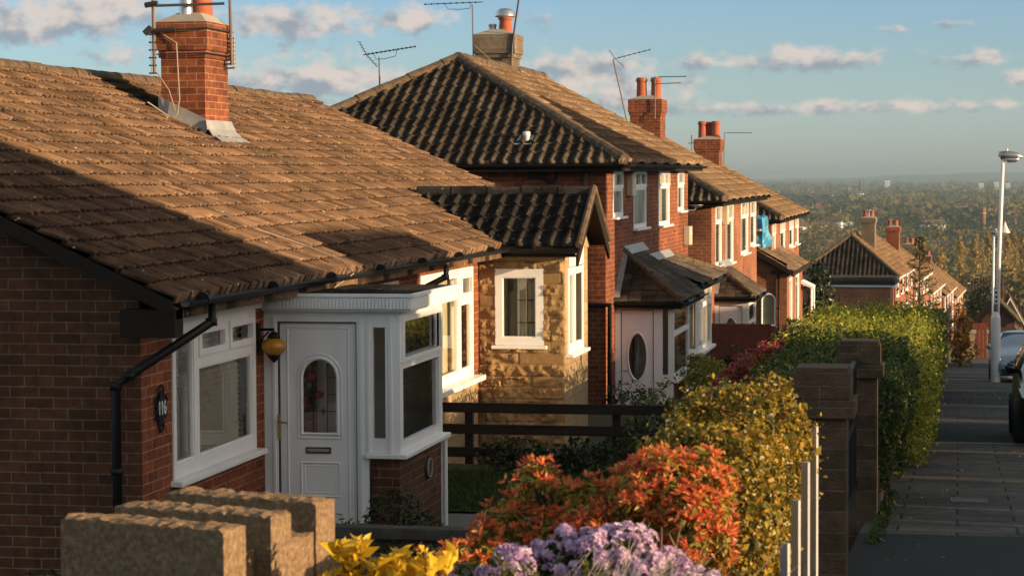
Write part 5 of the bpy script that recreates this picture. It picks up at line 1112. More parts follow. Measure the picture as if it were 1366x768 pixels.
# street lamps
def lamp(x, s, h, label, big=True):
    zb = zr(s); ln = .028 if big else .006; hs_ = 1.0 if big else .6; t = thing('street_lamp', (x, s, zb), label, 'street lamp', 'street lamps')
    if big:
        m = MB(); r = .125; m.tube([(x, s, zb - .2), (x, s, zb + 1.62), (x, s, zb + 1.78), (x + .005, s, zb + 1.95)], [.135, .135, .13, .07], 4 if False else 14); m.build('base_cover', 'white_paint', t)
        m = MB(); m.smooth = True; m.tube([(x + .005, s, zb + 1.9), (x + .015, s, zb + 2.6)], [.075, .072], 12); m.build('access_band', 'lead', t)
    m = MB(); m.smooth = True; m.tube([(x, s, zb), (x + ln * .43 * h, s, zb + h * .55), (x + ln * h, s, zb + h)], [.07, .058, .048], 12); m.build('column', 'white_paint', t)
    m = MB(); m.smooth = True; px = x + ln * h; pz = zb + h
    pts = [(px - .10, s, pz + .02), (px - .08, s, pz + .05), (px + .1 * hs_, s, pz + .07), (px + .36 * hs_, s, pz + .05), (px + .55 * hs_, s, pz + .01)]; m.tube(pts, [.05, .12, .125, .10, .02], 14); m.build('lantern_housing', 'metal_grey', t)
    m = MB(); m.smooth = True; m.tube([(px + .02, s, pz - .02), (px + .12 * hs_, s, pz - .055), (px + .34 * hs_, s, pz - .05), (px + .45 * hs_, s, pz - .01)], [.04, .09, .075, .02], 12); m.build('lamp_bowl', 'aluminium', t)
    m = MB(); m.lathe((px + .1, s, pz + .185), [(.03, 0), (.03, .05), (.012, .06)], 10); m.build('photocell', 'white_paint', t)
    if big:
        m = MB(); m.box((x - .045, s - .09, zb + 2.15), (x + .065, s - .072, zb + 2.55)); pl = m.build('column_tag', 'white_paint', t)
        m = MB(); m.box((x - .02, s - .097, zb + 2.44), (x + .04, s - .0905, zb + 2.50)); m.box((x - .02, s - .097, zb + 2.32), (x + .04, s - .0905, zb + 2.38)); m.box((x - .02, s - .097, zb + 2.20), (x + .04, s - .0905, zb + 2.26)); m.build('column_number', 'black_plastic', pl)
    done()
lamp(1.0, 63, 6.15, 'tall white street lamp on the pavement in front of the blue car')
lamp(1.60, 110, 5.9, 'smaller looking white street lamp farther down the pavement', big=False)
# cars
plain('car_blue', (.30, .38, .46), .25, .3, .6); plain('car_black', (.012, .010, .010), .2, .2, .6); plain('rubber', (.015, .015, .016), .8); plain('chrome', (.6, .6, .6), .15, 1); plain('plate_white', (.75, .75, .70), .4); plain('lens', (.55, .58, .6), .1); plain('indicator', (.6, .22, .03), .2)
glassmat('car_glass', (.10, .13, .15), .08)
def car(name, label, cx, s, zb, body, L=4.25, W=1.74, Hh=1.46, pitch=-.066, plate=None, mir='car_blue'):
    t = thing(name, (cx, s, zb), label, 'car', 'cars parked along the kerb'); hw = W / 2
    P = lambda x, y, z: (cx + x, s + y, zb + z)
    # stations: y, half width, bottom, belt height, top half width, top height
    st = [(0, .60, .34, .50, .50, .56), (.07, .78, .24, .60, .60, .68), (.30, .85, .20, .70, .66, .80), (.75, .87, .20, .80, .70, .90), (1.18, .87, .2, .88, .72, .985), (1.42, .87, .2, .92, .70, 1.12), (1.95, .87, .2, .95, .60, 1.42), (2.5, .87, .2, .96, .585, Hh), (3.2, .87, .2, .98, .58, Hh - .02), (3.75, .86, .22, 1.0, .57, 1.36), (4.08, .82, .26, 1.0, .60, 1.08), (4.25, .70, .36, .80, .6, .88)]
    m = MB(); m.smooth = True; V = []; n = 14
    for (y, w, b, be, tw, tz) in st:
        half = [(0, b), (w * .7, b), (w * .96, b + .06), (w, (b + be) / 2), (w * .985, be), (tw + (w - tw) * .12, be + (tz - be) * .82), (tw * .86, tz - .012), (0, tz + .02)]
        ring = half + [(-x, z) for x, z in half[-2:0:-1]]; V += [P(x, y, z) for x, z in ring]
    k = 14; F = []
    for i in range(len(st) - 1):
        for j in range(k): F.append((i * k + j, i * k + (j + 1) % k, (i + 1) * k + (j + 1) % k, (i + 1) * k + j))
    F.append(tuple(range(k - 1, -1, -1))); F.append(tuple((len(st) - 1) * k + j for j in range(k))); m.add(V, F); bo = m.build('body', body, t); sd = bo.modifiers.new('s', 'SUBSURF'); sd.levels = sd.render_levels = 2
    m = MB(); m.quad(P(-.64, 1.27, .99), P(.64, 1.27, .99), P(.54, 1.95, 1.405), P(-.54, 1.95, 1.405)); ws = m.build('windscreen', 'car_glass', t)
    m = MB(); m.prism([P(-.62, 1.30, .97), P(.62, 1.30, .97), P(.52, 1.93, 1.37), P(-.52, 1.93, 1.37)], (0, .03, -.02)); m.build('dark_cabin', 'black_plastic', ws)
    for sg in (1, -1):
        m = MB(); m.quad(P(sg * .875, 1.6, .97), P(sg * .875, 3.5, 1.0), P(sg * .70, 3.35, 1.33), P(sg * .70, 2.0, 1.34)); m.build('side_window', 'car_glass', t)
        m = MB(); m.smooth = True; m.tube([P(sg * .82, 1.50, .97), P(sg * .90, 1.47, 1.0), P(sg * .96, 1.46, 1.01), P(sg * .99, 1.47, 1.0)], [.03, .075, .085, .03], 10); m.build('wing_mirror', mir, t)
        m = MB(); m.smooth = True; V = [P(sg * .50, .02, .56), P(sg * .80, .22, .64), P(sg * .84, .42, .76), P(sg * .66, .26, .755), P(sg * .46, .06, .66)]; m.add(V, [tuple(range(5)) if sg < 0 else tuple(range(4, -1, -1))]); hl = m.build('headlight', 'lens', t)
        m = MB(); m.lathe(P(sg * .66, .13, .62), [(.05, 0), (.06, .03), (.05, .06)], 10); m.build('bulb_reflector', 'chrome', hl)
        for y in (.78, 3.38):
            m = MB(); m.smooth = True; c = P(sg * .80, y, .31); a = [(.18, -.10), (.27, -.10), (.31, -.07), (.315, 0), (.31, .07), (.27, .10), (.18, .10)]; V = []; N_ = 20
            for (r, h) in a:
                for q in range(N_): an = 2 * math.pi * q / N_; V.append((c[0] + h, c[1] + r * math.cos(an), c[2] + r * math.sin(an)))
            F = [(i * N_ + q, i * N_ + (q + 1) % N_, (i + 1) * N_ + (q + 1) % N_, (i + 1) * N_ + q) for i in range(6) for q in range(N_)]; m.add(V, F); w = m.build('wheel', 'rubber', t)
            m = MB(); V = [(c[0] + sg * .06, c[1], c[2])] + [(c[0] + sg * .075, c[1] + .19 * math.cos(2 * math.pi * q / 20), c[2] + .19 * math.sin(2 * math.pi * q / 20)) for q in range(20)]; m.add(V, [(0, 1 + q, 1 + (q + 1) % 20) for q in range(20)]); m.build('rim', 'metal_grey', w)
    m = MB(); m.add([P(-.40, -.005, .62), P(.40, -.005, .62), P(.30, -.02, .49), P(.14, -.025, .455), P(-.14, -.025, .455), P(-.30, -.02, .49)], [(0, 5, 4, 3, 2, 1)]); g = m.build('grille', 'black_plastic', t)
    m = MB(); m.tube([P(-.40, -.012, .61), P(-.30, -.026, .485), P(-.14, -.03, .45), P(.14, -.03, .45), P(.30, -.026, .485), P(.40, -.012, .61)], .012, 6); m.build('grille_trim', 'chrome', g)
    m = MB(); m.tube([P(.075 * math.cos(a), -.035, .56 + .06 * math.sin(a)) for a in [2 * math.pi * q / 16 for q in range(17)]], .009, 6); m.tube([P(-.06, -.035, .58), P(-.03, -.037, .575), P(0, -.038, .54), P(.03, -.037, .575), P(.06, -.035, .58)], .008, 6); m.build('badge', 'chrome', g)
    m = MB(); m.add([P(-.62, .02, .40), P(.62, .02, .40), P(.56, -.0, .25), P(-.56, -.0, .25)], [(0, 3, 2, 1)]); m.build('lower_intake', 'black_plastic', t)
    m = MB(); m.box(P(-.26, -.05, .345), P(.26, -.03, .455)); pl = m.build('number_plate', 'plate_white', t)
    if plate: text('plate_letters', plate, .105, 'black_plastic', pl, facing_my(Vector(P(0, -.053, .40))))
    t.rotation_euler = (math.atan(pitch), 0, 0); done(); return t
car('parked_car', 'pale blue hatchback parked half on the pavement facing uphill behind the lamp post', 1.76, 62.8, -5.80, 'car_blue', plate='MX53 TJU')
car('parked_car', 'black car at the right edge parked half on the pavement', 1.63, 30.2, -3.62, 'car_black', mir='car_black', plate=None)
# house number, lantern, oval plaque, boxes
t = thing('house_number_plaque', (-6.07, 16.55, -1.75), 'black ornate iron house number plaque reading 116', 'house number')
m = MB(); c = Vector((-6.068, 16.50, -1.80))
pl = [c + Vector((0, .085 * math.cos(a) * (1 + .10 * math.cos(4 * a)), .125 * math.sin(a) * (1 + .10 * math.cos(4 * a)))) for a in [2 * math.pi * q / 28 for q in range(28)]]
m.prism(pl, (.014, 0, 0)); pq = m.build('plate', 'black_plastic', t)
m = MB()
for sg in (1, -1):
    for zz in (.05, -.05): m.tube([c + Vector((.008, sg * (.085 + .05 * math.sin(q * .5) * (1 - q / 14)), zz + .045 * math.cos(q * .5) * (1 - q / 14))) for q in range(12)], .009, 5)
    m.tube([c + Vector((.008, .05 * math.cos(a), sg * .13 + .05 * math.sin(a))) for a in [2 * math.pi * q / 12 for q in range(13)]], .009, 5)
m.build('scrollwork', 'black_plastic', t); text('numerals', '116', .155, 'white_paint', t, facing_x(c + Vector((.018, 0, 0))) @ Matrix.Scale(.78, 4, (1, 0, 0)), .003); done()
t = thing('wall_lantern', (-6.0, 19.0, -1.5), 'amber glass globe lantern on a black bracket beside the white porch door', 'lantern')
m = MB(); lx, ly = -5.93, 19.02; m.tube([(-6.08, ly, -1.36), (lx, ly, -1.36), (lx, ly, -1.40)], .014, 6); m.box((-6.08, ly - .04, -1.56), (-6.06, ly + .04, -1.30)); m.tube([(-6.07, ly, -1.55), (-6.04, ly, -1.44), (-5.98, ly, -1.38)], .008, 5); m.build('bracket', 'black_plastic', t)
m = MB(); m.smooth = True; m.lathe((lx, ly, -1.52), [(.035, -.07), (.075, -.055), (.108, -.015), (.112, .02), (.09, .06), (.05, .085)], 18); m.build('globe', 'amber_glass', t)
m = MB(); m.lathe((lx, ly, -1.52), [(.05, .08), (.06, .09), (.045, .12), (.02, .14)], 14); m.lathe((lx, ly, -1.52), [(.012, -.13), (.03, -.11), (.062, -.07), (.058, -.06)], 14); m.build('collar', 'black_plastic', t); done()
t = thing('wall_plaque', (-4.83, 20.3, -2.75), 'small round grey plaque on the brick plinth of the white porch', 'plaque')
m = MB(); c = Vector((PX + .002 - .015, 20.25, -2.72)); m.prism([c + Vector((0, .10 * math.cos(2 * math.pi * q / 24), .10 * math.sin(2 * math.pi * q / 24))) for q in range(24)], (.028, 0, 0)); m.build('disc', 'concrete_grey', t)
m = MB(); m.tube([c + Vector((.03, .085 * math.cos(2 * math.pi * q / 24), .085 * math.sin(2 * math.pi * q / 24))) for q in range(25)], .008, 5, cap=False); m.build('rim', 'lead', t); done()
def boxes(name, label, p, size, mat):
    t = thing(name, p, label, 'box'); m = MB(); m.box((p[0], p[1], p[2]), (p[0] + size[0], p[1] + size[1], p[2] + size[2])); m.build('casing', mat, t, bevel=.01)
    m = MB(); m.box((p[0] + size[0], p[1] + size[1] * .3, p[2] + size[2] * .55), (p[0] + size[0] + .012, p[1] + size[1] * .7, p[2] + size[2] * .75)); m.build('lamp', 'white_paint', t); done()
boxes('alarm_box', 'beige alarm box between the first two upstairs windows of the tall brick semi', (-6.075, 41.5, -.42), (.12, .45, .42), 'beige_box')
boxes('meter_box', 'beige box on the far edge of the tall brick semi above the bay roof', (-6.075, 50.35, -1.62), (.14, .5, .42), 'beige_box')
boxes('alarm_box', 'beige alarm box by the first upstairs window of the semi beyond the red fence', (-6.075, 58.75, -1.35), (.14, .5, .5), 'beige_box')
t = thing('hanging_coil', (-7.1, 38.95, -.1), 'coil of cable hanging on the shaded side wall under the dark hip roof', 'cable coil')
m = MB()
for k in range(4): m.tube([(-7.05 + (.09 + .01 * k) * math.cos(a), 38.96 - .012 * k, -.02 + (.12 + .012 * k) * math.sin(a)) for a in [2 * math.pi * q / 20 for q in range(21)]], .010, 5, cap=False)
m.build('coil', 'black_plastic', t); m = MB(); m.box((-7.45, 38.93, -.08), (-7.15, 38.98, .04)); m.build('holder', 'black_plastic', t); done()
# security light / dish on the far end of the tall semi
t = thing('satellite_dish', (-6, 51.3, -1.0), 'small grey satellite dish on the end of the tall brick semi', 'satellite dish')
m = MB(); m.smooth = True; c = Vector((-5.9, 51.35, -.80)); m.lathe(c, [(.02, 0), (.10, .02), (.16, .06), (.165, .07)], 16); m.build('dish', 'metal_grey', t); m = MB(); m.tube([(-6.08, 51.1, -.85), (-5.95, 51.3, -.85), c], .015, 6); m.build('arm', 'metal_grey', t); done()
# television aerials
def aerial(label, base, top, boom_c, boom_dir, L, n=11, el=.22, refl=True, cradle=True, elz=True, r=.016, loc=None):
    t = thing('tv_aerial', loc or base, label, 'aerial', 'television aerials on the roofs')
    m = MB(); m.tube([base, top], r, 8); m.build('mast', 'aerial_pole', t)
    d = Vector(boom_dir).normalized(); c = Vector(boom_c); a = c - d * L * .38; b = c + d * L * .62
    m = MB(); m.tube([a, b], .010, 6); m.build('boom', 'aerial_metal', t)
    side = d.cross(Vector((0, 0, 1))).normalized(); upv = side.cross(d).normalized(); e = upv if elz else side; m = MB()
    for k in range(n):
        p = a + (b - a) * ((k + 1.2) / (n + .4)); l = el * (1 - .3 * k / n) * .5
        m.tube([p - side * l, p + side * l], .006, 5)
        if not elz: pass
        m.tube([p - upv * .02, p + upv * .02], .012, 5)
    m.build('elements', 'aerial_metal', t)
    if refl:
        m = MB()
        for sg in (1, -1):
            q = a + d * .06; m.tube([q, q + upv * sg * .26 - d * .10 + d * (.0 if sg > 0 else .28)], .008, 5)
            for k in range(4): z = q + (upv * sg * .26 - d * .10 + d * (.0 if sg > 0 else .28)) * ((k + 1) / 4); m.tube([z - side * .17, z + side * .17], .004, 4)
        m.build('reflector', 'aerial_metal', t)
    if cradle:
        m = MB(); m.tube([c - d * L * .18, c - d * L * .16 - upv * .12, c - upv * .14, c + d * L * .22 - upv * .12, c + d * L * .26], .007, 6); m.build('cradle', 'aerial_metal', t)
    done()
aerial('aerial with a ladder of short rods on a mast above the dark hip roof', (-10.92, 42, 1.2), (-10.93, 42, 2.25), (-10.85, 42, 2.35), (1, 0, .14), 1.05, 12)
aerial('aerial on a thin mast at the left of the pale stone chimney', (-10.22, 47.3, 1.9), (-10.24, 47.3, 3.62), (-10.5, 47.3, 3.66), (-1, .0, -.02), 1.3, 9, refl=False)
t = thing('roof_pole', (-9.36, 47.25, 2.6), 'tall leaning pole strapped to the right of the stone coloured chimney', 'pole'); m = MB(); m.tube([(-9.40, 47.22, 2.05), (-9.36, 47.22, 2.75), (-9.18, 47.22, 3.9)], .022, 7); m.build('mast', 'aerial_metal', t)
m = MB(); m.tube([(-10.18, 47.2, 2.75), (-9.4, 47.15, 2.05), (-9.1, 47.15, 1.85)], .008, 5); m.build('stay_wire', 'wire', t); done()
aerial('leaning aerial with an upward tilted boom left of the twin pot chimney', (-8.72, 60, 1.2), (-9.13, 60, 3.05), (-8.75, 60, 3.15), (1, 0, .24), 1.05, 7, el=.3, cradle=False, r=.02)
aerial('double boom aerial on the right of the twin pot chimney', (-8.28, 62.1, 1.5), (-8.28, 62.1, 2.68), (-7.9, 62.1, 2.66), (1, 0, .0), .78, 10, refl=False, cradle=False)
t = thing('tv_aerial', (-8.3, 62.1, 2.4), 'lower short boom of rods beside the twin pot chimney', 'aerial', 'television aerials on the roofs'); m = MB(); m.tube([(-8.28, 62.12, 2.47), (-7.55, 62.12, 2.49)], .010, 5); m.build('boom', 'aerial_metal', t); m = MB()
for k in range(10): x = -8.2 + k * .068; m.tube([(x, 62.0, 2.475), (x, 62.24, 2.475)], .005, 4); m.tube([(x, 62.12, 2.455), (x, 62.12, 2.50)], .01, 4)
m.build('elements', 'aerial_metal', t); done()
aerial('aerial on the right of the farthest brick chimney', (-8.30, 80.9, .3), (-8.28, 80.9, 1.44), (-7.9, 80.9, 1.43), (1, 0, -.02), .95, 8, refl=False, cradle=False)
t = thing('tv_aerial', (-9.45, 80.7, .5), 'thin bare mast on the left of the farthest brick chimney', 'aerial', 'television aerials on the roofs'); m = MB(); m.tube([(-9.42, 80.5, .1), (-9.42, 80.5, 1.35)], .022, 6); m.tube([(-9.55, 80.5, 1.05), (-9.25, 80.5, 1.1)], .012, 5); m.build('mast', 'aerial_metal', t); m = MB()
for k in range(4): m.tube([(-9.42, 80.4, .4 + k * .2), (-9.42, 80.62, .4 + k * .2)], .008, 4)
m.tube([(-9.42, 80.47, .35), (-9.42, 80.47, 1.05)], .008, 4)
m.build('elements', 'aerial_metal', t); done()
t = thing('tv_aerial', (-9.2, 25.2, 1.3), 'cluttered aerial frame of masts and bars strapped round the nearest brick chimney', 'aerial', 'television aerials on the roofs')
m = MB(); m.tube([(-9.27, 25.17, 1.20), (-9.28, 25.17, 2.3)], .022, 8); m.build('mast', 'aerial_pole', t); m = MB(); m.tube([(-8.58, 25.95, 1.32), (-8.60, 25.95, 2.5)], .022, 8); m.build('mast', 'aerial_pole', t)
m = MB(); m.tube([(-9.34, 25.15, 1.985), (-8.55, 25.6, 2.03)], .018, 6); m.tube([(-9.34, 25.14, 1.69), (-9.0, 25.14, 1.705)], .03, 6); m.tube([(-9.05, 25.15, 1.70), (-8.62, 25.17, 1.72), (-8.61, 26.1, 1.72)], .010, 5); m.tube([(-9.28, 25.19, 1.42), (-8.62, 25.18, 1.43), (-8.61, 26.12, 1.43)], .007, 4)
m.tube([(-9.35, 25.1, 1.99), (-9.2, 25.1, 2.01)], .035, 6); m.tube([(-9.36, 25.1, 1.66), (-9.28, 25.1, 1.73)], .04, 6); m.build('bracket', 'aerial_metal', t); m = MB()
m.tube([(-8.55, 25.96, 1.26), (-8.55, 25.96, 1.66)], .008, 4)
for k in range(8): z = 1.28 + k * .05; m.tube([(-8.66, 25.93, z), (-8.54, 25.97, z + .01)], .010, 4)
m.build('elements', 'aerial_metal', t); m = MB(); m.tube([(-9.30, 25.155, 1.18), (-9.30, 25.155, 1.68)], .008, 4)
for k in range(6): z = 1.2 + k * .09; m.tube([(-9.33, 25.15, z), (-9.24, 25.16, z)], .010, 4)
m.build('elements', 'aerial_metal', t); done()

# ---------------------------------------------------------------- foliage
leafmat('golden_leaf', [(0, (.04, .05, .010)), (.28, (.10, .09, .014)), (.55, (.30, .21, .03)), (.82, (.52, .36, .05)), (1, (.46, .22, .045))], .42, .35)
leafmat('hedge_leaf', [(0, (.022, .038, .008)), (.4, (.055, .085, .013)), (.75, (.10, .13, .02)), (1, (.18, .17, .03))], .4, .45)
leafmat('hedge_leaf_sun_tint', [(0, (.08, .10, .014)), (.35, (.23, .25, .028)), (.7, (.42, .40, .05)), (1, (.56, .47, .07))], .55, .4)  # hedge leaf with sunlight put into its colour
leafmat('dark_leaf', [(0, (.010, .018, .006)), (.6, (.025, .04, .012)), (1, (.06, .07, .02))], .2, .35)
leafmat('red_leaf', [(0, (.56, .08, .05)), (.3, (.76, .16, .07)), (.6, (.84, .28, .08)), (.85, (.88, .44, .13)), (1, (.80, .24, .18))], .55, .45)
leafmat('pieris_under', [(0, (.08, .085, .018)), (.3, (.22, .18, .03)), (.6, (.48, .36, .06)), (.88, (.62, .46, .10)), (1, (.46, .18, .05))], .5, .4)
leafmat('pink_leaf', [(0, (.22, .02, .03)), (.5, (.36, .05, .07)), (1, (.45, .14, .12))], .35, .45)
leafmat('lilac_petal', [(0, (.46, .26, .50)), (.4, (.64, .42, .64)), (.75, (.78, .58, .74)), (1, (.88, .74, .80))], .4, .6)
leafmat('shoot_leaf', [(0, (.09, .11, .015)), (.6, (.20, .20, .025)), (1, (.34, .30, .05))], .4, .5)
leafmat('yellow_leaf', [(0, (.50, .30, .015)), (.5, (.72, .46, .02)), (1, (.80, .56, .06))], .4, .4)
leafmat('grass_blade', [(0, (.03, .05, .01)), (.6, (.06, .09, .018)), (1, (.11, .13, .03))], .3, .5)
leafmat('conifer_leaf', [(0, (.03, .035, .011)), (.6, (.08, .075, .022)), (1, (.17, .13, .04))], .2, .5)
leafmat('orange_leaf', [(0, (.18, .09, .015)), (1, (.40, .20, .03))], .35, .5)
leafmat('poplar_leaf', [(0, (.20, .13, .035)), (.5, (.38, .26, .07)), (1, (.52, .37, .11))], .35, .6)
leafmat('tree_leaf', [(0, (.035, .045, .012)), (.5, (.08, .085, .02)), (1, (.17, .14, .035))], .3, .6)
noisy('twig', [(.3, (.02, .014, .009)), (.7, (.05, .035, .022))], 20, .9, 0)
plain('dry_twig', (.36, .31, .24), .8)
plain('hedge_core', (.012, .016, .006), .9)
def unit(v): return v / (np.linalg.norm(v, axis=-1, keepdims=True) + 1e-9)
def leaves(name, P, N, size, mat, parent, asp=.55, fold=.25, spread=.7, mi=None, T=None, r=rng, var=.35):
    P = np.asarray(P, float); n = len(P); N = unit(np.asarray(N, float) + r.normal(0, spread, (n, 3)))
    if T is None: T = r.normal(0, 1, (n, 3))
    T = unit(T - (T * N).sum(1, keepdims=True) * N); Bv = np.cross(N, T); s = np.broadcast_to(np.asarray(size, float), (n,)) * np.exp(r.normal(0, var, n)); s = s[:, None]
    V = np.stack([P - T * s * .5, P + Bv * s * asp * .5 + N * s * fold * .3, P + T * s * .5 - N * s * fold * .25, P - Bv * s * asp * .5 + N * s * fold * .3], 1).reshape(-1, 3)
    i = np.arange(n)[:, None] * 4; F = np.concatenate([i + [0, 1, 2], i + [0, 2, 3]], 1).reshape(-1, 3)
    return rawmesh(name, V, F, mat, parent, mi=None if mi is None else np.repeat(mi, 2))
def wob(p, f, seed):
    r = np.random.default_rng(seed); out = 0
    for k in range(5):
        d = r.normal(0, 1, 3) * f * (1 + .6 * k); out = out + np.sin(p @ d + r.uniform(0, 6.28)) / (1 + .5 * k)
    return out
def hedge(name, label, x0, x1, y0, y1, zb, zt, n, size, mats, cat='hedge', group=None, bulge=.07, slope=0.0, xb=None, seed=1, rnd=.16, topmat=None, bottom_in=.12, sides='tfrbl', ragged=.03, spread=.8):
    t = thing(name, ((x0 + x1) / 2, (y0 + y1) / 2, zb), label, cat, group); r = np.random.default_rng(seed)
    ax, ay, az = x1 - x0, y1 - y0, zt - zb; ar = {'t': ax * ay, 'f': ax * az, 'r': ay * az, 'b': ax * az * .3, 'l': ay * az * .3}; tot = sum(ar[k] for k in sides); Ps = []; Ns = []
    for k in sides:
        m = int(n * ar[k] / tot); a, b = r.random(m), r.random(m)
        if k == 't': p = np.stack([x0 + a * ax, y0 + b * ay, np.full(m, zt)], 1); nn = (0, 0, 1)
        if k == 'f': p = np.stack([x0 + a * ax, np.full(m, y0), zb + b * az], 1); nn = (0, -1, 0)
        if k == 'b': p = np.stack([x0 + a * ax, np.full(m, y1), zb + b * az], 1); nn = (0, 1, 0)
        if k == 'r': p = np.stack([np.full(m, x1), y0 + a * ay, zb + b * az], 1); nn = (1, 0, 0)
        if k == 'l': p = np.stack([np.full(m, x0), y0 + a * ay, zb + b * az], 1); nn = (-1, 0, 0)
        Ps.append(p); Ns.append(np.tile(nn, (m, 1)).astype(float))
    P = np.concatenate(Ps); N = np.concatenate(Ns)
    c = np.array([(x0 + x1) / 2, (y0 + y1) / 2, (zb + zt) / 2]); h = np.array([ax, ay, az]) / 2
    # round the edges: pull to the inner box then push out by the radius
    q = np.clip(P - c, -(h - rnd), h - rnd); q[:, 2] = np.maximum(q[:, 2], P[:, 2] - c[2] if False else q[:, 2]); d = unit((P - c) - q); low = P[:, 2] < zb + rnd
    P2 = c + q + d * rnd; P2[low, 2] = P[low, 2]; N = unit(d + N * .3)
    dep = r.exponential(.035, len(P)); P2 = P2 + N * (bulge * wob(P2, 2.6, seed)[:, None] * .5 - np.minimum(dep, .15)[:, None] + (r.random(len(P)) < .03 + ragged * 1.5)[:, None] * r.uniform(0, .06 + ragged, (len(P), 1)))
    fr = (P2[:, 2] - zb) / az; P2[:, 0] -= bottom_in * np.clip(1 - fr * 1.6, 0, 1) * (N[:, 0] > .2); P2[:, 2] += slope * (P2[:, 1] - y0)
    if xb: P2[:, 0] += np.array([bend(v) for v in P2[:, 1]])
    up_ = N[:, 2] > .6; P2[up_, 2] += .05 * np.maximum(wob(P2[up_] * [1, 1, 0], 5, seed + 9), -.3)
    leaves('foliage', P2, N, size, mats, t, r=r, spread=spread, asp=.65)
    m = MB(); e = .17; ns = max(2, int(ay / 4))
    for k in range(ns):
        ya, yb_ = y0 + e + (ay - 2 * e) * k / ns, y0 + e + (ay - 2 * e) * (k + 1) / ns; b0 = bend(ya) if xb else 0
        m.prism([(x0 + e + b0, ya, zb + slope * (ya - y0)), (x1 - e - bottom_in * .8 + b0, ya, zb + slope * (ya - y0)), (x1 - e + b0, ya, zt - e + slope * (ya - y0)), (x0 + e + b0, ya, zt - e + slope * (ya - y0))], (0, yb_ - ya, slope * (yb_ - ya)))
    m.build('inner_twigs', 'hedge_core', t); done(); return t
hedge('golden_hedge', 'clipped golden leaved hedge glowing in the sun beside the white paled fence', -1.30, -.73, 8.6, 11.4, -2.35, -1.05, 62000, .024, 'golden_leaf', seed=11, rnd=.18, bottom_in=.16, bulge=.08, ragged=.012)
hedge('privet_hedge', 'green hedge in shade directly behind the stone gateposts', -1.82, -.47, 19.4, 25.0, -2.75, -1.83, 42000, .034, 'hedge_leaf', seed=12, rnd=.14, bottom_in=.16)
hedge('privet_hedge', 'higher trimmed hedge with a bright sunlit yellow green top, beyond the shaded green hedge', -2.25, -.38, 25.5, 36.5, -3.6, -2.15, 42000, .040, 'hedge_leaf_sun_tint', seed=13, rnd=.16, slope=-.006, ragged=.13, spread=2.0)
hedge('privet_hedge', 'long narrow dark hedge running on down the pavement past the sunlit one', -1.7, -.45, 38, 64, -4.3, -2.42, 26000, .06, 'hedge_leaf', seed=14, rnd=.15, slope=-.058, xb=True)
def blob(name, label, lobes, n, size, mat, cat='shrub', group=None, stems=True, base=None, asp=.5, seed=5, core=.55, leafn='foliage', gap=0):
    r = np.random.default_rng(seed); lobes = np.array(lobes, float); b = base or (lobes[:, 0].mean(), lobes[:, 1].mean(), (lobes[:, 2] - lobes[:, 5]).min())
    t = thing(name, b, label, cat, group); w = lobes[:, 3] * lobes[:, 5]; k = r.choice(len(lobes), n, p=w / w.sum()); d = unit(r.normal(0, 1, (n, 3))); rad_ = 1 - np.minimum(r.exponential(.16, n), .8)
    P = lobes[k, :3] + d * lobes[k, 3:6] * rad_[:, None]; P += d * (.12 * lobes[k, 3:6]) * wob(P, 3.0 / max(.2, lobes[:, 3].mean()), seed)[:, None]
    if gap:
        keep = wob(P, 2.2 / lobes[:, 3].mean(), seed + 3) > -gap; P, d = P[keep], d[keep]
    leaves(leafn, P, d + np.array([0, 0, .3]), size, mat, t, asp=asp, r=r)
    if stems:
        m = MB(); rr = random.Random(seed)
        for L in lobes:
            for q in range(4):
                e = Vector((L[0] + rr.gauss(0, L[3] * .4), L[1] + rr.gauss(0, L[4] * .4), L[2] + rr.uniform(-.2, .6) * L[5])); s = Vector((b[0] + rr.gauss(0, .05), b[1] + rr.gauss(0, .05), b[2] - .05)); mid = s.lerp(e, .5) + Vector((rr.gauss(0, .05), 0, .05)) * L[3] * 2; th = max(.006, L[3] * .03); m.tube([s, mid, e], [th * 1.6, th, th * .4], 5)
        m.build('stems', 'twig', t)
    done(); return t
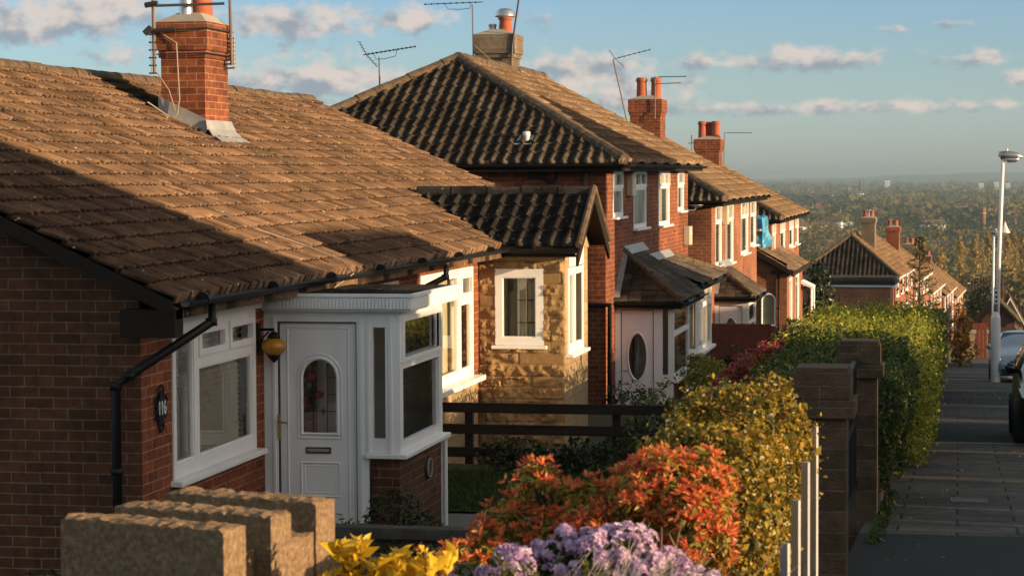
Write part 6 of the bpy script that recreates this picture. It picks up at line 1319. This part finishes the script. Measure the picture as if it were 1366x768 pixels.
# pieris with flame coloured tips
def pieris(name, label, lobes, nros, size, seed, m_red='red_leaf', m_un='pieris_under', base=None):
    r = np.random.default_rng(seed); lobes = np.array(lobes, float); t = thing(name, base, label, 'shrub'); w = lobes[:, 3] ** 2; k = r.choice(len(lobes), nros, p=w / w.sum())
    d = unit(r.normal(0, 1, (nros, 3)) * [1, .9, .8] + [0, -.15, .45]); C = lobes[k, :3] + d * lobes[k, 3:6] * (1 - np.minimum(r.exponential(.08, nros), .4))[:, None] + d * .035 * wob(lobes[k, :3] + d * lobes[k, 3:6], 9, seed)[:, None]; ax = unit(d + [0, 0, .8] + r.normal(0, .25, (nros, 3)))
    tint = r.random(nros); Pr = []; Tr = []; Pu = []; Tu = []
    for i in range(nros):
        nl = 9; 
        for q in range(nl):
            a = r.uniform(0, 6.28); up = r.uniform(.35, 1.1); x = unit(np.cross(ax[i], [.3, .5, .1])); y = np.cross(ax[i], x); dr = unit(x * math.cos(a) + y * math.sin(a) + ax[i] * up); l = size * r.uniform(.7, 1.15); Pr.append(C[i] + dr * l * .5); Tr.append(dr)
        for q in range(17):
            a = r.uniform(0, 6.28); x = unit(np.cross(ax[i], [.3, .5, .1])); y = np.cross(ax[i], x); dr = unit(x * math.cos(a) + y * math.sin(a) + ax[i] * r.uniform(-.7, .2)); Pu.append(C[i] - ax[i] * size * r.uniform(.2, 1.5) + dr * size * .5); Tu.append(dr)
    Pr, Tr, Pu, Tu = map(np.array, (Pr, Tr, Pu, Tu))
    nr_ = unit(np.cross(Tr, r.normal(0, 1, Tr.shape))); nu_ = unit(np.cross(Tu, r.normal(0, 1, Tu.shape)))
    leaves('red_tips', Pr, nr_, size, m_red, t, asp=.30, spread=.1, T=Tr, r=r, var=.15); leaves('lower_leaves', Pu, nu_, size * 1.05, m_un, t, asp=.32, spread=.1, T=Tu, r=r, var=.2)
    n = 3500 if size < .1 else 800; kk = r.choice(len(lobes), n, p=w / w.sum()); dd = unit(r.normal(0, 1, (n, 3))); leaves('inner_leaves', lobes[kk, :3] + dd * lobes[kk, 3:6] * (r.random(n) ** .5 * .82)[:, None], dd, size * 1.1, 'dark_leaf' if False else 'pieris_under', t, asp=.34, r=r)
    m = MB(); rr = random.Random(seed)
    for L in lobes:
        for q in range(5): e = Vector((L[0] + rr.gauss(0, L[3] * .4), L[1] + rr.gauss(0, L[4] * .4), L[2] + .3 * L[5])); s = Vector(base) + Vector((rr.gauss(0, .06), rr.gauss(0, .06), 0)); m.tube([s, s.lerp(e, .5) + Vector((rr.gauss(0, .04), 0, .05)), e], [.014, .009, .004], 5)
    m.build('stems', 'twig', t); done(); return t
pieris('flame_bush', 'spring pieris bush with flaming red and orange tips, in front of the golden hedge',
       [(-1.02, 8.15, -1.23, .21, .22, .22), (-1.13, 8.1, -1.22, .17, .18, .16), (-.93, 8.0, -1.30, .14, .16, .2), (-1.30, 8.15, -1.33, .17, .2, .18), (-1.56, 8.25, -1.165, .065, .07, .055), (-1.45, 8.2, -1.36, .12, .15, .15), (-1.66, 8.2, -1.38, .13, .15, .12), (-1.78, 8.0, -1.50, .14, .15, .15), (-1.2, 7.95, -1.48, .24, .2, .2), (-1.88, 7.9, -1.62, .10, .1, .12), (-1.55, 7.9, -1.60, .2, .18, .18)], 1500, .034, 21, base=(-1.3, 8.15, -2.2))
pieris('pink_bush', 'small pinkish red bush beside the shaded green hedge', [(-2.22, 24, -2.13, .17, .3, .17), (-2.02, 24.3, -2.0, .15, .25, .13), (-1.9, 24.6, -1.93, .1, .2, .09), (-2.36, 23.8, -2.32, .2, .3, .22), (-2.15, 23.8, -2.38, .22, .3, .22)], 480, .06, 22, 'pink_leaf', 'pieris_under', (-2.2, 24, -3.4))
# rhododendron
def rhodo(label, lobes, ntr, base, seed=31):
    r = np.random.default_rng(seed); lobes = np.array(lobes, float); t = thing('rhododendron', base, label, 'shrub'); w = lobes[:, 3] ** 2; k = r.choice(len(lobes), ntr, p=w / w.sum()); d = unit(r.normal(0, 1, (ntr, 3)) + [0, -.3, .6]); C = lobes[k, :3] + d * lobes[k, 3:6] * (1 - np.minimum(r.exponential(.12, ntr), .5))[:, None]
    P = []; N = []; T = []
    for i in range(ntr):
        nf = 11
        for f in range(nf):
            fd = unit(r.normal(0, 1, 3) + d[i] * .9 + [0, 0, .3]); fc = C[i] + fd * .024; x = unit(np.cross(fd, r.normal(0, 1, 3))); y = np.cross(fd, x)
            for q in range(5):
                a = 2 * math.pi * q / 5 + .3; pd = x * math.cos(a) + y * math.sin(a); pd = unit(pd + fd * .35); P.append(fc + pd * .0085); T.append(pd); N.append(unit(fd - pd * .3))
    leaves('blossom', P, N, .0185, 'lilac_petal', t, asp=.8, spread=.12, T=np.array(T), r=r, var=.12, fold=.15)
    n = 3800; kk = r.choice(len(lobes), n, p=w / w.sum()); dd = unit(r.normal(0, 1, (n, 3)) + [0, 0, .2]); leaves('foliage', lobes[kk, :3] + dd * lobes[kk, 3:6] * (r.uniform(.3, .97, n))[:, None], dd, .042, 'hedge_leaf', t, asp=.42, r=r)
    m = MB(); rr = random.Random(seed)
    for L in lobes:
        for q in range(3): e = Vector((L[0] + rr.gauss(0, L[3] * .4), L[1], L[2])); s = Vector(base); m.tube([s, s.lerp(e, .5), e], [.012, .008, .004], 5)
    m.build('stems', 'twig', t); done()
rhodo('lilac flowered rhododendron along the bottom edge of the picture below the flame red bush', [(-1.08, 7.15, -1.27, .16, .16, .13), (-1.25, 7.2, -1.28, .12, .15, .11), (-.96, 7.1, -1.32, .13, .14, .11), (-.80, 7.0, -1.36, .11, .12, .10), (-1.40, 7.1, -1.33, .12, .14, .11), (-1.55, 7.1, -1.37, .10, .14, .10), (-1.70, 7.0, -1.42, .10, .12, .10), (-1.84, 7.0, -1.46, .09, .1, .09)], 300, (-1.25, 7.2, -2.2))
# pale dry stems
t = thing('dry_stems', (-1.0, 6.85, -2.1), 'spray of thin pale dry stems leaning to the right in front of the lilac flowers', 'dry plant'); m = MB(); rr = random.Random(8)
for k in range(150):
    b = Vector((-1.0 + rr.gauss(0, .13), 6.85 + rr.gauss(0, .06), -1.42)); l = rr.uniform(.14, .40) * (1 if rr.random() < .5 else .6); a = rr.gauss(.52, .30); e = b + Vector((l * math.sin(a), rr.gauss(0, .04), l * math.cos(a))); mid = b.lerp(e, .55) + Vector((-.012, 0, .012)); m.tube([b, mid, e], [.0015, .0012, .0006], 4, cap=False)
    if rr.random() < .5: q = mid.lerp(e, .4); m.tube([q, q + Vector((rr.gauss(.015, .02), rr.gauss(0, .02), .05))], [.0014, .0006], 3, cap=False)
m.build('stems', 'dry_twig', t); done()
# yellow green upright shoots and the yellow leaved plant by the castellated wall
def shoots(name, label, centers, mat, size, seed, n=260, h=.16, base=None, asp=.22, up=1.0):
    r = np.random.default_rng(seed); t = thing(name, base, label, 'plant'); P = []; T = []; N = []; m = MB()
    for c in centers:
        c = np.array(c)
        for q in range(9):
            b = c + r.normal(0, .028, 3) * [1, 1, .2]; tip = b + [r.normal(0, .025), r.normal(0, .02), h * r.uniform(.5, 1.1)]; m.tube([b - np.array([0, 0, .18]), b, tip], [.004, .003, .0012], 4)
            for k in range(n // 9):
                f = r.random() ** .8; a = r.uniform(0, 6.28); dr = unit(np.array([math.cos(a), math.sin(a), up * r.uniform(.4, 1.6)])); P.append(b + (tip - b) * f + dr * size * .4); T.append(dr); N.append(unit(np.cross(dr, r.normal(0, 1, 3))))
    leaves('foliage', P, N, size, mat, t, asp=asp, spread=.1, T=np.array(T), r=r); m.build('stems', 'twig', t); done()
shoots('heather', 'upright yellow green shoots among the lilac flowers at the bottom edge', [(-1.34, 6.85, -1.33), (-1.27, 6.85, -1.36), (-1.42, 6.85, -1.40), (-1.11, 6.85, -1.35), (-1.05, 6.8, -1.38), (-1.5, 6.85, -1.42)], 'shoot_leaf', .026, 41, base=(-1.3, 6.85, -2.1), h=.13)
shoots('golden_shrub', 'bright yellow leaved shrub beside the castellated concrete wall', [(-1.84, 6.75, -1.27), (-1.78, 6.7, -1.32), (-1.70, 6.7, -1.29), (-1.64, 6.7, -1.31), (-1.88, 6.65, -1.36), (-1.60, 6.7, -1.38)], 'yellow_leaf', .050, 42, n=120, base=(-1.75, 6.7, -2.1), h=.14, asp=.42, up=.6)
# garden plants
blob('low_shrub', 'low dark twiggy shrub in front of the white porch door', [(-5.30, 17.5, -2.95, .28, .2, .18), (-5.05, 17.5, -2.92, .25, .2, .2), (-4.75, 17.5, -3.0, .2, .2, .22)], 1300, .04, 'dark_leaf', asp=.35, seed=51, base=(-5.05, 17.5, -3.35))
blob('low_shrub', 'bronze leaved shrub against the brick plinth of the porch', [(-4.62, 18.2, -2.92, .28, .2, .28), (-4.42, 18.2, -3.05, .22, .2, .22)], 1300, .045, 'dark_leaf', asp=.45, seed=52, base=(-4.55, 18.2, -3.35))
blob('border_shrub', 'dark leafy shrub under the timber rail fence', [(-4.9, 24.8, -3.2, .4, .25, .22), (-4.45, 24.8, -3.25, .35, .25, .2), (-4.1, 24.7, -3.2, .3, .25, .25)], 2600, .05, 'dark_leaf', seed=53, base=(-4.5, 24.8, -3.4))
blob('border_shrub', 'dark spreading shrub by the right post of the rail fence', [(-3.4, 24.9, -3.1, .4, .3, .35), (-2.9, 24.8, -3.1, .4, .3, .4), (-2.4, 24.8, -3.1, .4, .3, .4)], 3000, .05, 'dark_leaf', seed=54, base=(-3.0, 24.8, -3.4))
blob('fence_climber', 'thin leafy shrub growing up behind the rail fence by its post', [(-3.7, 26.3, -2.85, .3, .3, .4), (-3.3, 26.4, -2.75, .35, .3, .35)], 900, .05, 'hedge_leaf', seed=55, base=(-3.5, 26.3, -3.7), gap=.1)
blob('front_shrub', 'leafy shrub in front of the oval windowed porch door', [(-5.5, 37.6, -3.85, .3, .3, .4), (-5.25, 37.6, -3.9, .3, .3, .35), (-5.75, 37.6, -4.0, .25, .3, .4)], 1500, .06, 'dark_leaf', seed=56, base=(-5.5, 37.6, -4.5), gap=.3)
blob('front_shrub', 'rounded bush below the white bay window', [(-4.7, 41.2, -3.75, .38, .4, .4), (-4.4, 41.2, -3.8, .3, .4, .35)], 1800, .06, 'hedge_leaf_sun_tint', seed=57, base=(-4.6, 41.2, -4.6))
blob('front_shrub', 'dark bush right of the bay window bush, before the red fence', [(-4.2, 43.5, -3.85, .35, .4, .5), (-3.9, 43.5, -3.9, .3, .4, .45)], 1500, .06, 'dark_leaf', seed=58, base=(-4.05, 43.5, -4.7))
blob('front_shrub', 'dark glossy bush below the arched leaded window', [(-5.4, 66, -4.95, .6, .5, .45), (-4.7, 66, -4.8, .5, .5, .5), (-4.2, 66, -4.9, .5, .5, .5)], 2200, .09, 'dark_leaf', seed=59, base=(-4.8, 66, -5.6))
blob('front_shrub', 'low bush casting a round shadow on the stone bay', [(-3.9, 29.0, -3.4, .35, .4, .35), (-3.6, 29.3, -3.4, .35, .4, .35)], 1200, .05, 'dark_leaf', seed=60, base=(-3.75, 29.1, -3.75))
blob('ground_ivy', 'dark ivy at the foot of the picture on the far left', [(-4.9, 11.6, -2.40, .5, .3, .2), (-4.2, 11.6, -2.46, .4, .3, .18)], 1600, .05, 'dark_leaf', seed=61, base=(-4.6, 11.6, -2.7))
# trees near the far row
def tree(name, label, x, y, zb, h, lobes, n, size, mat, seed, group=None, tr=None, cat='tree', gap=.4, trunk='bark'):
    r = np.random.default_rng(seed); t = thing(name, (x, y, zb), label, cat, group); rr = random.Random(seed); lob = np.array(lobes, float); w = lob[:, 3] * lob[:, 5]; k = r.choice(len(lob), n, p=w / w.sum()); d = unit(r.normal(0, 1, (n, 3))); rd = 1 - np.minimum(r.exponential(.22, n), .95); P = lob[k, :3] + d * lob[k, 3:6] * rd[:, None]; P += d * .2 * lob[k, 3:6] * wob(P, 4 / lob[:, 3].mean(), seed)[:, None]
    keep = wob(P, 3 / lob[:, 3].mean(), seed + 1) > -gap; P, d = P[keep], d[keep]; P = P + [x, y, zb]
    leaves('crown', P, d + [0, 0, .3], size, mat, t, r=r, asp=.7)
    m = MB(); tr = tr or h * .025; top = Vector((x + rr.gauss(0, .1), y, zb + h * .85)); m.tube([(x, y, zb - .3), Vector((x, y, zb)).lerp(top, .5), top], [tr, tr * .7, tr * .2], 7)
    for L in lob: e = Vector((x + L[0], y + L[1], zb + L[2])); s = Vector((x, y, zb)).lerp(top, min(.9, max(.25, (L[2] - L[5]) / h))); m.tube([s, s.lerp(e, .6) + Vector((0, 0, .05)), e], [tr * .5, tr * .3, tr * .1], 5)
    m.build('trunk', trunk, t); done(); return t
tree('holly_tree', 'dark glossy leaved small tree right of the farthest tall semi', -5.8, 95, -7.3, 3.6, [(0, 0, 2.6, .5, .5, .8), (.25, 0, 1.9, .6, .5, .7), (-.35, 0, 1.6, .6, .5, .7), (.1, 0, .9, .7, .6, .7), (-.1, 0, 3.1, .3, .3, .4)], 2600, .13, 'dark_leaf', 71, gap=.9)
for i, (x, y, zt, w, lb) in enumerate(((-4.7, 84, -5.0, .8, 'rounded green bush between the arched window and the sunlit hedge'), (-3.3, 70, -4.2, .9, 'tangled bush above the left end of the sunlit hedge'))):
    blob('garden_bush', lb, [(x, y, zt - .5, w, .6, .55), (x + .7, y, zt - .6, w * .8, .6, .5), (x - .5, y, zt - .9, w, .6, .6)], 1800, .11, 'hedge_leaf', seed=72 + i, base=(x, y, zt - 1.9))
# sparse conifer
t = thing('conifer', (-2.1, 125, -10.0), 'sparse dark conifer with tufted branches in front of the far row of semis', 'tree'); m = MB(); rr = random.Random(6); r = np.random.default_rng(6); bx, by_, bz = -2.1, 125, -10.2; Hh = 6.6; m.tube([(bx, by_, bz), (bx, by_, bz + Hh)], [.11, .02], 7); P = []; N = []
for k in range(62):
    f = (k + .5) / 62; z = bz + Hh * (.16 + .84 * f); l = (1.5 * (1 - f) ** .75 + .12) * rr.uniform(.65, 1.15); a = k * 2.4; e = Vector((bx + l * math.cos(a), by_ + l * math.sin(a), z + l * .32)); s = Vector((bx, by_, z)); m.tube([s, e], [.025, .008], 4)
    for q in range(24): g = rr.uniform(.25, 1.05); p = s.lerp(e, g); P.append((p.x + rr.gauss(0, .07), p.y + rr.gauss(0, .07), p.z + rr.gauss(.03, .07))); N.append((rr.gauss(0, 1), rr.gauss(0, 1), 1))
m.build('trunk', 'bark', t); leaves('crown', P, N, .17, 'conifer_leaf', t, asp=.35, r=r); done()
tree('orange_shrub', 'sunlit orange leaved conical shrub at the end of the long dark hedge', .1, 85, -7.2, 2.5, [(0, 0, 1.2, .4, .4, .8), (0, 0, 1.9, .22, .25, .5), (.05, 0, .6, .5, .5, .6)], 1500, .12, 'orange_leaf', 75, cat='shrub', gap=1.2)
tree('round_tree', 'dark round evergreen tree between the far row and the street lamps', 2.1, 205, -16.0, 6.8, [(0, 0, 4.4, 1.1, 1.2, 2.2), (.5, 0, 3.2, .9, 1, 1.6), (-.4, 0, 3.2, .9, 1, 1.7), (0, 0, 2, 1.1, 1, 1.3)], 3200, .26, 'dark_leaf', 76, gap=1.5)
# golden bushes over the sunlit hedge
for i, (x, y, z) in enumerate(((-2.6, 58, -3.55), (-1.9, 52, -3.25))):
    blob('garden_bush', ('loose orange tinged bush showing above the sunlit hedge on the left', 'pale green sprig rising above the middle of the sunlit hedge')[i], [(x, y, z - .3, .45, .4, .35), (x + .4, y, z - .4, .3, .3, .3)], 500, .09, ('orange_leaf', 'hedge_leaf_sun_tint')[i], seed=80 + i, base=(x, y, z - 1.3), gap=.1)

# ---------------------------------------------------------------- the plain below: poplars, woods, houses, towers, hills
pop = [(1112, 333, 12), (1166, 322, 10), (1194, 308, 13), (1212, 330, 10), (1233, 314, 12), (1254, 318, 12), (1262, 330, 9), (1281, 310, 13), (1301, 312, 12), (1309, 318, 12), (1318, 308, 13), (1341, 312, 14), (1352, 306, 14), (1363, 309, 14), (1380, 312, 14), (1394, 307, 13)]
popl = None
for i, (px, py, w) in enumerate(pop):
    y = 560 + (i * 37) % 90; x = (px - 1280) / 3000 * y; zb = zr(y) - .4; zt = -(py - 229) / 3000 * y; h = zt - zb; r = np.random.default_rng(300 + i)
    t = thing('poplar', (x, y, zb), 'tall narrow poplar in bare golden spring leaf beyond the far row of houses', 'tree', 'poplars in a line beyond the houses')
    n = 2600; f = r.random(n) ** .8; wd = w / 3000 * y * .75 * np.sin(np.pi * np.clip(f * .86 + .13, 0, 1)) ** .6 * r.uniform(.5, 1.25, n); a = r.uniform(0, 6.28, n); rr_ = r.random(n) ** .5
    P = np.stack([x + wd * rr_ * np.cos(a), y + wd * rr_ * np.sin(a), zb + h * (.10 + .9 * f)], 1); P[:, 0] += .5 * np.sin(P[:, 2] * .8 + i) * rr_
    keep = wob(P, .5, 400 + i) > -.7; leaves('crown', P[keep], r.normal(0, 1, (keep.sum(), 3)), .55, 'poplar_leaf', t, asp=.5, r=r, T=r.normal(0, .5, (keep.sum(), 3)) + [0, 0, 1.4])
    m = MB(); m.tube([(x, y, zb - .5), (x, y, zb + h * .95)], [.3, .05], 6); rr = random.Random(i)
    for k in range(26): q = zb + h * rr.uniform(.12, .8); a_ = rr.uniform(0, 6.28); l = rr.uniform(.3, .8) * w / 3000 * y * .5; m.tube([(x, y, q), (x + l * math.cos(a_), y + l * math.sin(a_), q + l * 3.2)], [.09, .02], 4)
    m.build('trunk', 'bark', t); done()
# woods: a mass nobody could count
leafmat('wood_leaf', [(0, (.035, .042, .014)), (.2, (.06, .065, .02)), (.4, (.13, .12, .03)), (.55, (.20, .15, .045)), (.7, (.15, .10, .05)), (.85, (.08, .08, .03)), (1, (.26, .19, .07))], .25, .8, .1, attr='tint')
def wood(name, label, n, dmin, dmax, per, size, hr, rr_, seed, az=(-11, 4.5), clear=None):
    r = np.random.default_rng(seed); D = np.sqrt(r.uniform(dmin ** 2, dmax ** 2, n)) if dmax / dmin < 3 else np.exp(r.uniform(math.log(dmin), math.log(dmax), n)); A = np.radians(r.uniform(az[0], az[1], n)); X = D * np.sin(A); Y = D * np.cos(A)
    k = np.ones(n, bool)
    if clear: k = clear(X, Y)
    cl = np.sin(X * .012 + 1) + np.sin(Y * .005 + X * .004) + r.normal(0, .7, n)
    k &= cl > -.9; X, Y, D = X[k], Y[k], D[k]; n = len(X); Z = np.array([zr(y) - .4 for y in Y]); h = r.uniform(*hr, n); w = r.uniform(*rr_, n) * h * .1 + .8
    ti = np.clip(.42 + .22 * np.sin(X * .02 + Y * .003) + r.normal(0, .20, n), 0, 1)
    i = np.repeat(np.arange(n), per); d = unit(r.normal(0, 1, (len(i), 3))); rd = 1 - np.minimum(r.exponential(.15, len(i)), .8); lump = 1 + .25 * np.sin(d[:, 0] * 5 + i * 1.7) * np.sin(d[:, 2] * 4 + i)
    P = np.stack([X[i] + d[:, 0] * w[i] * rd * lump, Y[i] + d[:, 1] * w[i] * rd * lump, Z[i] + h[i] * .58 + d[:, 2] * h[i] * .44 * rd * lump], 1)
    N = unit(d + [0, 0, .3] + r.normal(0, .6, d.shape)); T = unit(np.cross(N, r.normal(0, 1, N.shape))); B = np.cross(N, T); s = size * (w[i] / w.mean())[:, None] * r.uniform(.6, 1.3, (len(i), 1))
    V = np.stack([P - T * s, P - B * s * .7, P + T * s, P + B * s * .7], 1).reshape(-1, 3); F = np.arange(len(i) * 4).reshape(-1, 4); tint = np.repeat(np.clip(ti[i] + r.normal(0, .05, len(i)), 0, 1), 4)
    o = rawmesh(name, V, F, 'wood_leaf', None, attr=tint); return tag(o, label, 'trees', kind='stuff')
wood('near_wood', 'spring woodland of green and gold trees just beyond the last houses', 420, 300, 640, 260, .55, (6, 13), (3.2, 5), 501, clear=lambda X, Y: ~((X > -22) & (X < 30) & (Y < 330)) & ~((X > -12) & (X < 45) & (Y < 420)) & (Y > 300))
wood('middle_wood', 'belt of brown and green woods in the middle distance', 1700, 660, 1700, 130, .85, (8, 16), (3.5, 6), 502)
wood('far_wood', 'hazy mass of trees spreading over the distant plain', 7000, 1600, 8200, 30, 2.5, (10, 20), (4, 8), 503, az=(-13, 6))
# houses scattered in the woods
fh = bpy.data.meshes.new('house_far'); m = MB(); m.box((-6, -4, -2), (6, 4, 5)); 
rr = random.Random(77); protos = []
for wm, rm in (('white_paint', 'roof_brown_far'), ('brick_far', 'slate'), ('stone_wall', 'slate')):
    m = MB(); m.box((-6, -4, -2), (6, 4, 5)); m.mi = 1; m.prism([(-6.3, -4.3, 4.9), (-6.3, 0, 8.2), (-6.3, 4.3, 4.9)], (12.6, 0, 0)); m.mi = 0
    o = m.build('distant_house', [wm, rm]); protos.append(o)
kinds = ['white walled house with a brown roof among the trees of the plain', 'red brick house among the trees of the plain', 'pale stone house with a grey roof among the trees of the plain']
used = set(); spots = []
for k in range(120):
    D = math.exp(rr.uniform(math.log(900), math.log(5200))); a = math.radians(rr.uniform(-5.6, 1.8)); spots.append((D * math.sin(a), D * math.cos(a)))
spots += [((px - 1280) / 3000 * 1500, 1500 + i * 23) for i, px in enumerate((1072, 1080, 1092, 1098, 1106, 1118))]
for k, (x, y) in enumerate(spots):
    q = 0 if k >= 120 and k % 3 else rr.choice((0, 0, 1, 1, 2)); o = protos[q] if q not in used else protos[q].copy()
    if q in used: COL.objects.link(o)
    used.add(q); o.location = (x, y, zr(y) + 3.5 + (0 if y < 1500 else 4)); o.rotation_euler = (0, 0, rr.uniform(-.7, .7)); sc_ = rr.uniform(.8, 1.15); o.scale = (sc_ * rr.uniform(.7, 1.3), sc_, sc_); tag(o, kinds[q], 'house', 'distant houses in the plain')
def block(name, label, x, y, w, h, mat, cat, bands=6, roof=None):
    t = thing(name, (x, y, -48), label, cat); m = MB(); m.box((x - w / 2, y, -50), (x + w / 2, y + w * .7, -48 + h)); m.build('wall', mat, t); m = MB()
    for k in range(bands): z = -48 + h * (.2 + .75 * k / bands); m.box((x - w * .42, y - .3, z), (x + w * .42, y - .02, z + h * .06))
    m.build('window_bands', 'curtain_grey', t); m = MB(); m.box((x - w * .2, y + .5, -48 + h), (x + w * .2, y + w * .5, -48 + h + h * .08)); m.build('roof_housing', 'concrete_grey', t); done()
for px, w, h, lb in ((1308, 10, 23, 'pale tower block farthest left of the three on the plain'), (1328, 9, 25, 'pale tower block in the middle of the three on the plain'), (1342, 9, 23, 'pale tower block just right of the big lamp post')):
    block('tower_block', lb, (px - 1280) / 3000 * 4500, 4500 + px % 7, w, h * 1.1, 'upvc_old', 'tower block', 8)
block('office_block', 'isolated white building standing on the distant plain', -167, 5400, 12, 28, 'upvc_old', 'building', 4)
block('warehouse', 'long low pale warehouse on the distant plain', -22, 6200, 50, 14, 'cement', 'warehouse', 1)
t = thing('factory_chimney', (15.2, 1500, -48), 'tall round red brick factory chimney rising from the woods', 'chimney'); m = MB(); m.smooth = True; m.lathe((15.2, 1500, -50), [(2.1, 0), (1.75, 24), (1.95, 24.3), (1.95, 26.2), (1.7, 26.3)], 14); m.build('shaft', 'brick_far', t); m = MB(); m.lathe((15.2, 1500, -50), [(2.05, 22.5), (2.05, 23.2)], 14); m.build('band', 'cement', t); done()
t = thing('cupola_tower', (22, 1200, -48), 'small brick tower with a white pointed cupola in the woods', 'tower'); m = MB(); m.box((21.5, 1200, -50), (25.5, 1204, -32)); m.build('shaft', 'brick_far', t); m = MB(); m.lathe((23.5, 1202, -32), [(2.6, 0), (2.6, .4), (1.9, 1.5), (.8, 4), (.7, 4.6), (.1, 6)], 10); m.build('cupola', 'upvc_old', t); done()
t = thing('church_spire', (-180, 4200, -48), 'slim dark church spire on the distant plain', 'church'); m = MB(); m.box((-183, 4200, -50), (-177, 4206, -30)); m.build('tower', 'brick', t); m = MB(); m.lathe((-180, 4203, -30), [(3.4, 0), (.2, 18)], 8); m.build('spire', 'slate', t); done()
# hills on the horizon
V = []; F = []; na = 160; rows = [(9000, 0), (10500, .35), (11800, .72), (13000, 1.0), (13600, .93), (14600, .2)]
noisy('hill_cover', [(.3, (.035, .045, .018)), (.6, (.06, .068, .026)), (.75, (.09, .08, .035))], .003, .95, 0, detail=8)
for i in range(na + 1):
    az = -32 + 54 * i / na
    tp = np.interp(az, [-40, -8, -5.6, -4.2, -2.6, -1.7, -.4, .1, 1.7, 4, 25], [-42, -42, -40, -37, -32, -20, -13, -9, -3, 3, -4]) + 1.1 * math.sin(az * 3.1) + .9 * math.sin(az * 7.7 + 1) + .5 * math.sin(az * 17)
    for (d, f) in rows:
        a = math.radians(az); z = -57 + (tp + 57) * f + (2.5 * math.sin(az * 5 + d) if 0 < f < 1 else 0); V.append((d * math.sin(a), d * math.cos(a), z))
nr = len(rows)
for i in range(na):
    for j in range(nr - 1): F.append((i * nr + j, (i + 1) * nr + j, (i + 1) * nr + j + 1, i * nr + j + 1))
tag(rawmesh('hills', V, F, 'hill_cover', smooth=True), kind='structure')
# grass on the little lawns
def blades(name, x0, x1, y0, y1, z, n, seed):
    r = np.random.default_rng(seed); P = np.stack([r.uniform(x0, x1, n), r.uniform(y0, y1, n), np.full(n, z + .02)], 1); o = leaves(name, P, r.normal(0, 1, (n, 3)) * [1, 1, .2], .055, 'grass_blade', None, asp=.18, T=r.normal(0, .35, (n, 3)) + [0, 0, 1], r=r); tag(o, 'short grass blades of the shaded front lawn' if seed == 1 else 'grass blades of the lawn behind the rail fence', 'grass', kind='stuff')
r_ = np.random.default_rng(9); n_ = 2600; y_ = 14.5 + 34 * r_.random(n_) ** 1.3; x_ = -.655 + np.abs(r_.normal(0, .05, n_)) + np.array([bend(v) for v in y_]); P_ = np.stack([x_, y_, np.array([zr(v) for v in y_]) + .02], 1); P_ = P_[np.sin(y_ * 1.9) + np.sin(y_ * .7 + 1) > -.3]
tag(leaves('wall_weeds', P_, r_.normal(0, 1, P_.shape) * [1, 1, .2], .07, 'grass_blade', None, asp=.25, T=r_.normal(0, .5, P_.shape) + [.2, 0, 1], r=r_), 'weeds and grass along the foot of the pavement wall', 'weeds', kind='stuff')
n_ = 260; y_ = 14 + 40 * r_.random(n_); x_ = r_.uniform(-.55, 1.25, n_) + np.array([bend(v) for v in y_]); P_ = np.stack([x_, y_, np.array([zr(v) for v in y_]) + .016], 1)
tag(leaves('fallen_leaves', P_, r_.normal(0, .25, P_.shape) + [0, 0, 1], .035, 'pieris_under', None, spread=.2, r=r_), 'scattered small fallen leaves on the pavement', 'leaves', kind='stuff')
blades('lawn_grass', -5.6, -2.2, 21.7, 24.6, -3.345, 16000, 1); blades('lawn_grass', -4.8, -2.0, 26.0, 33, -3.70, 22000, 2)
# the air of the valley
if HAZE:
    mm, nt, N, L, out = nodes('haze_air'); v = N.new('ShaderNodeVolumePrincipled'); v.inputs['Color'].default_value = (*HAZEC, 1); v.inputs['Density'].default_value = HAZE; v.inputs['Anisotropy'].default_value = .2; L.new(v.outputs[0], out.inputs['Volume'])
    hz = MB().box((-15000, -80, -62), (15000, 15300, 8)).build('haze', 'haze_air'); tag(hz, kind='stuff')
scn.cycles.use_denoising = True
scn.cycles.max_bounces = 6; scn.cycles.transparent_max_bounces = 12; scn.cycles.volume_bounces = 0
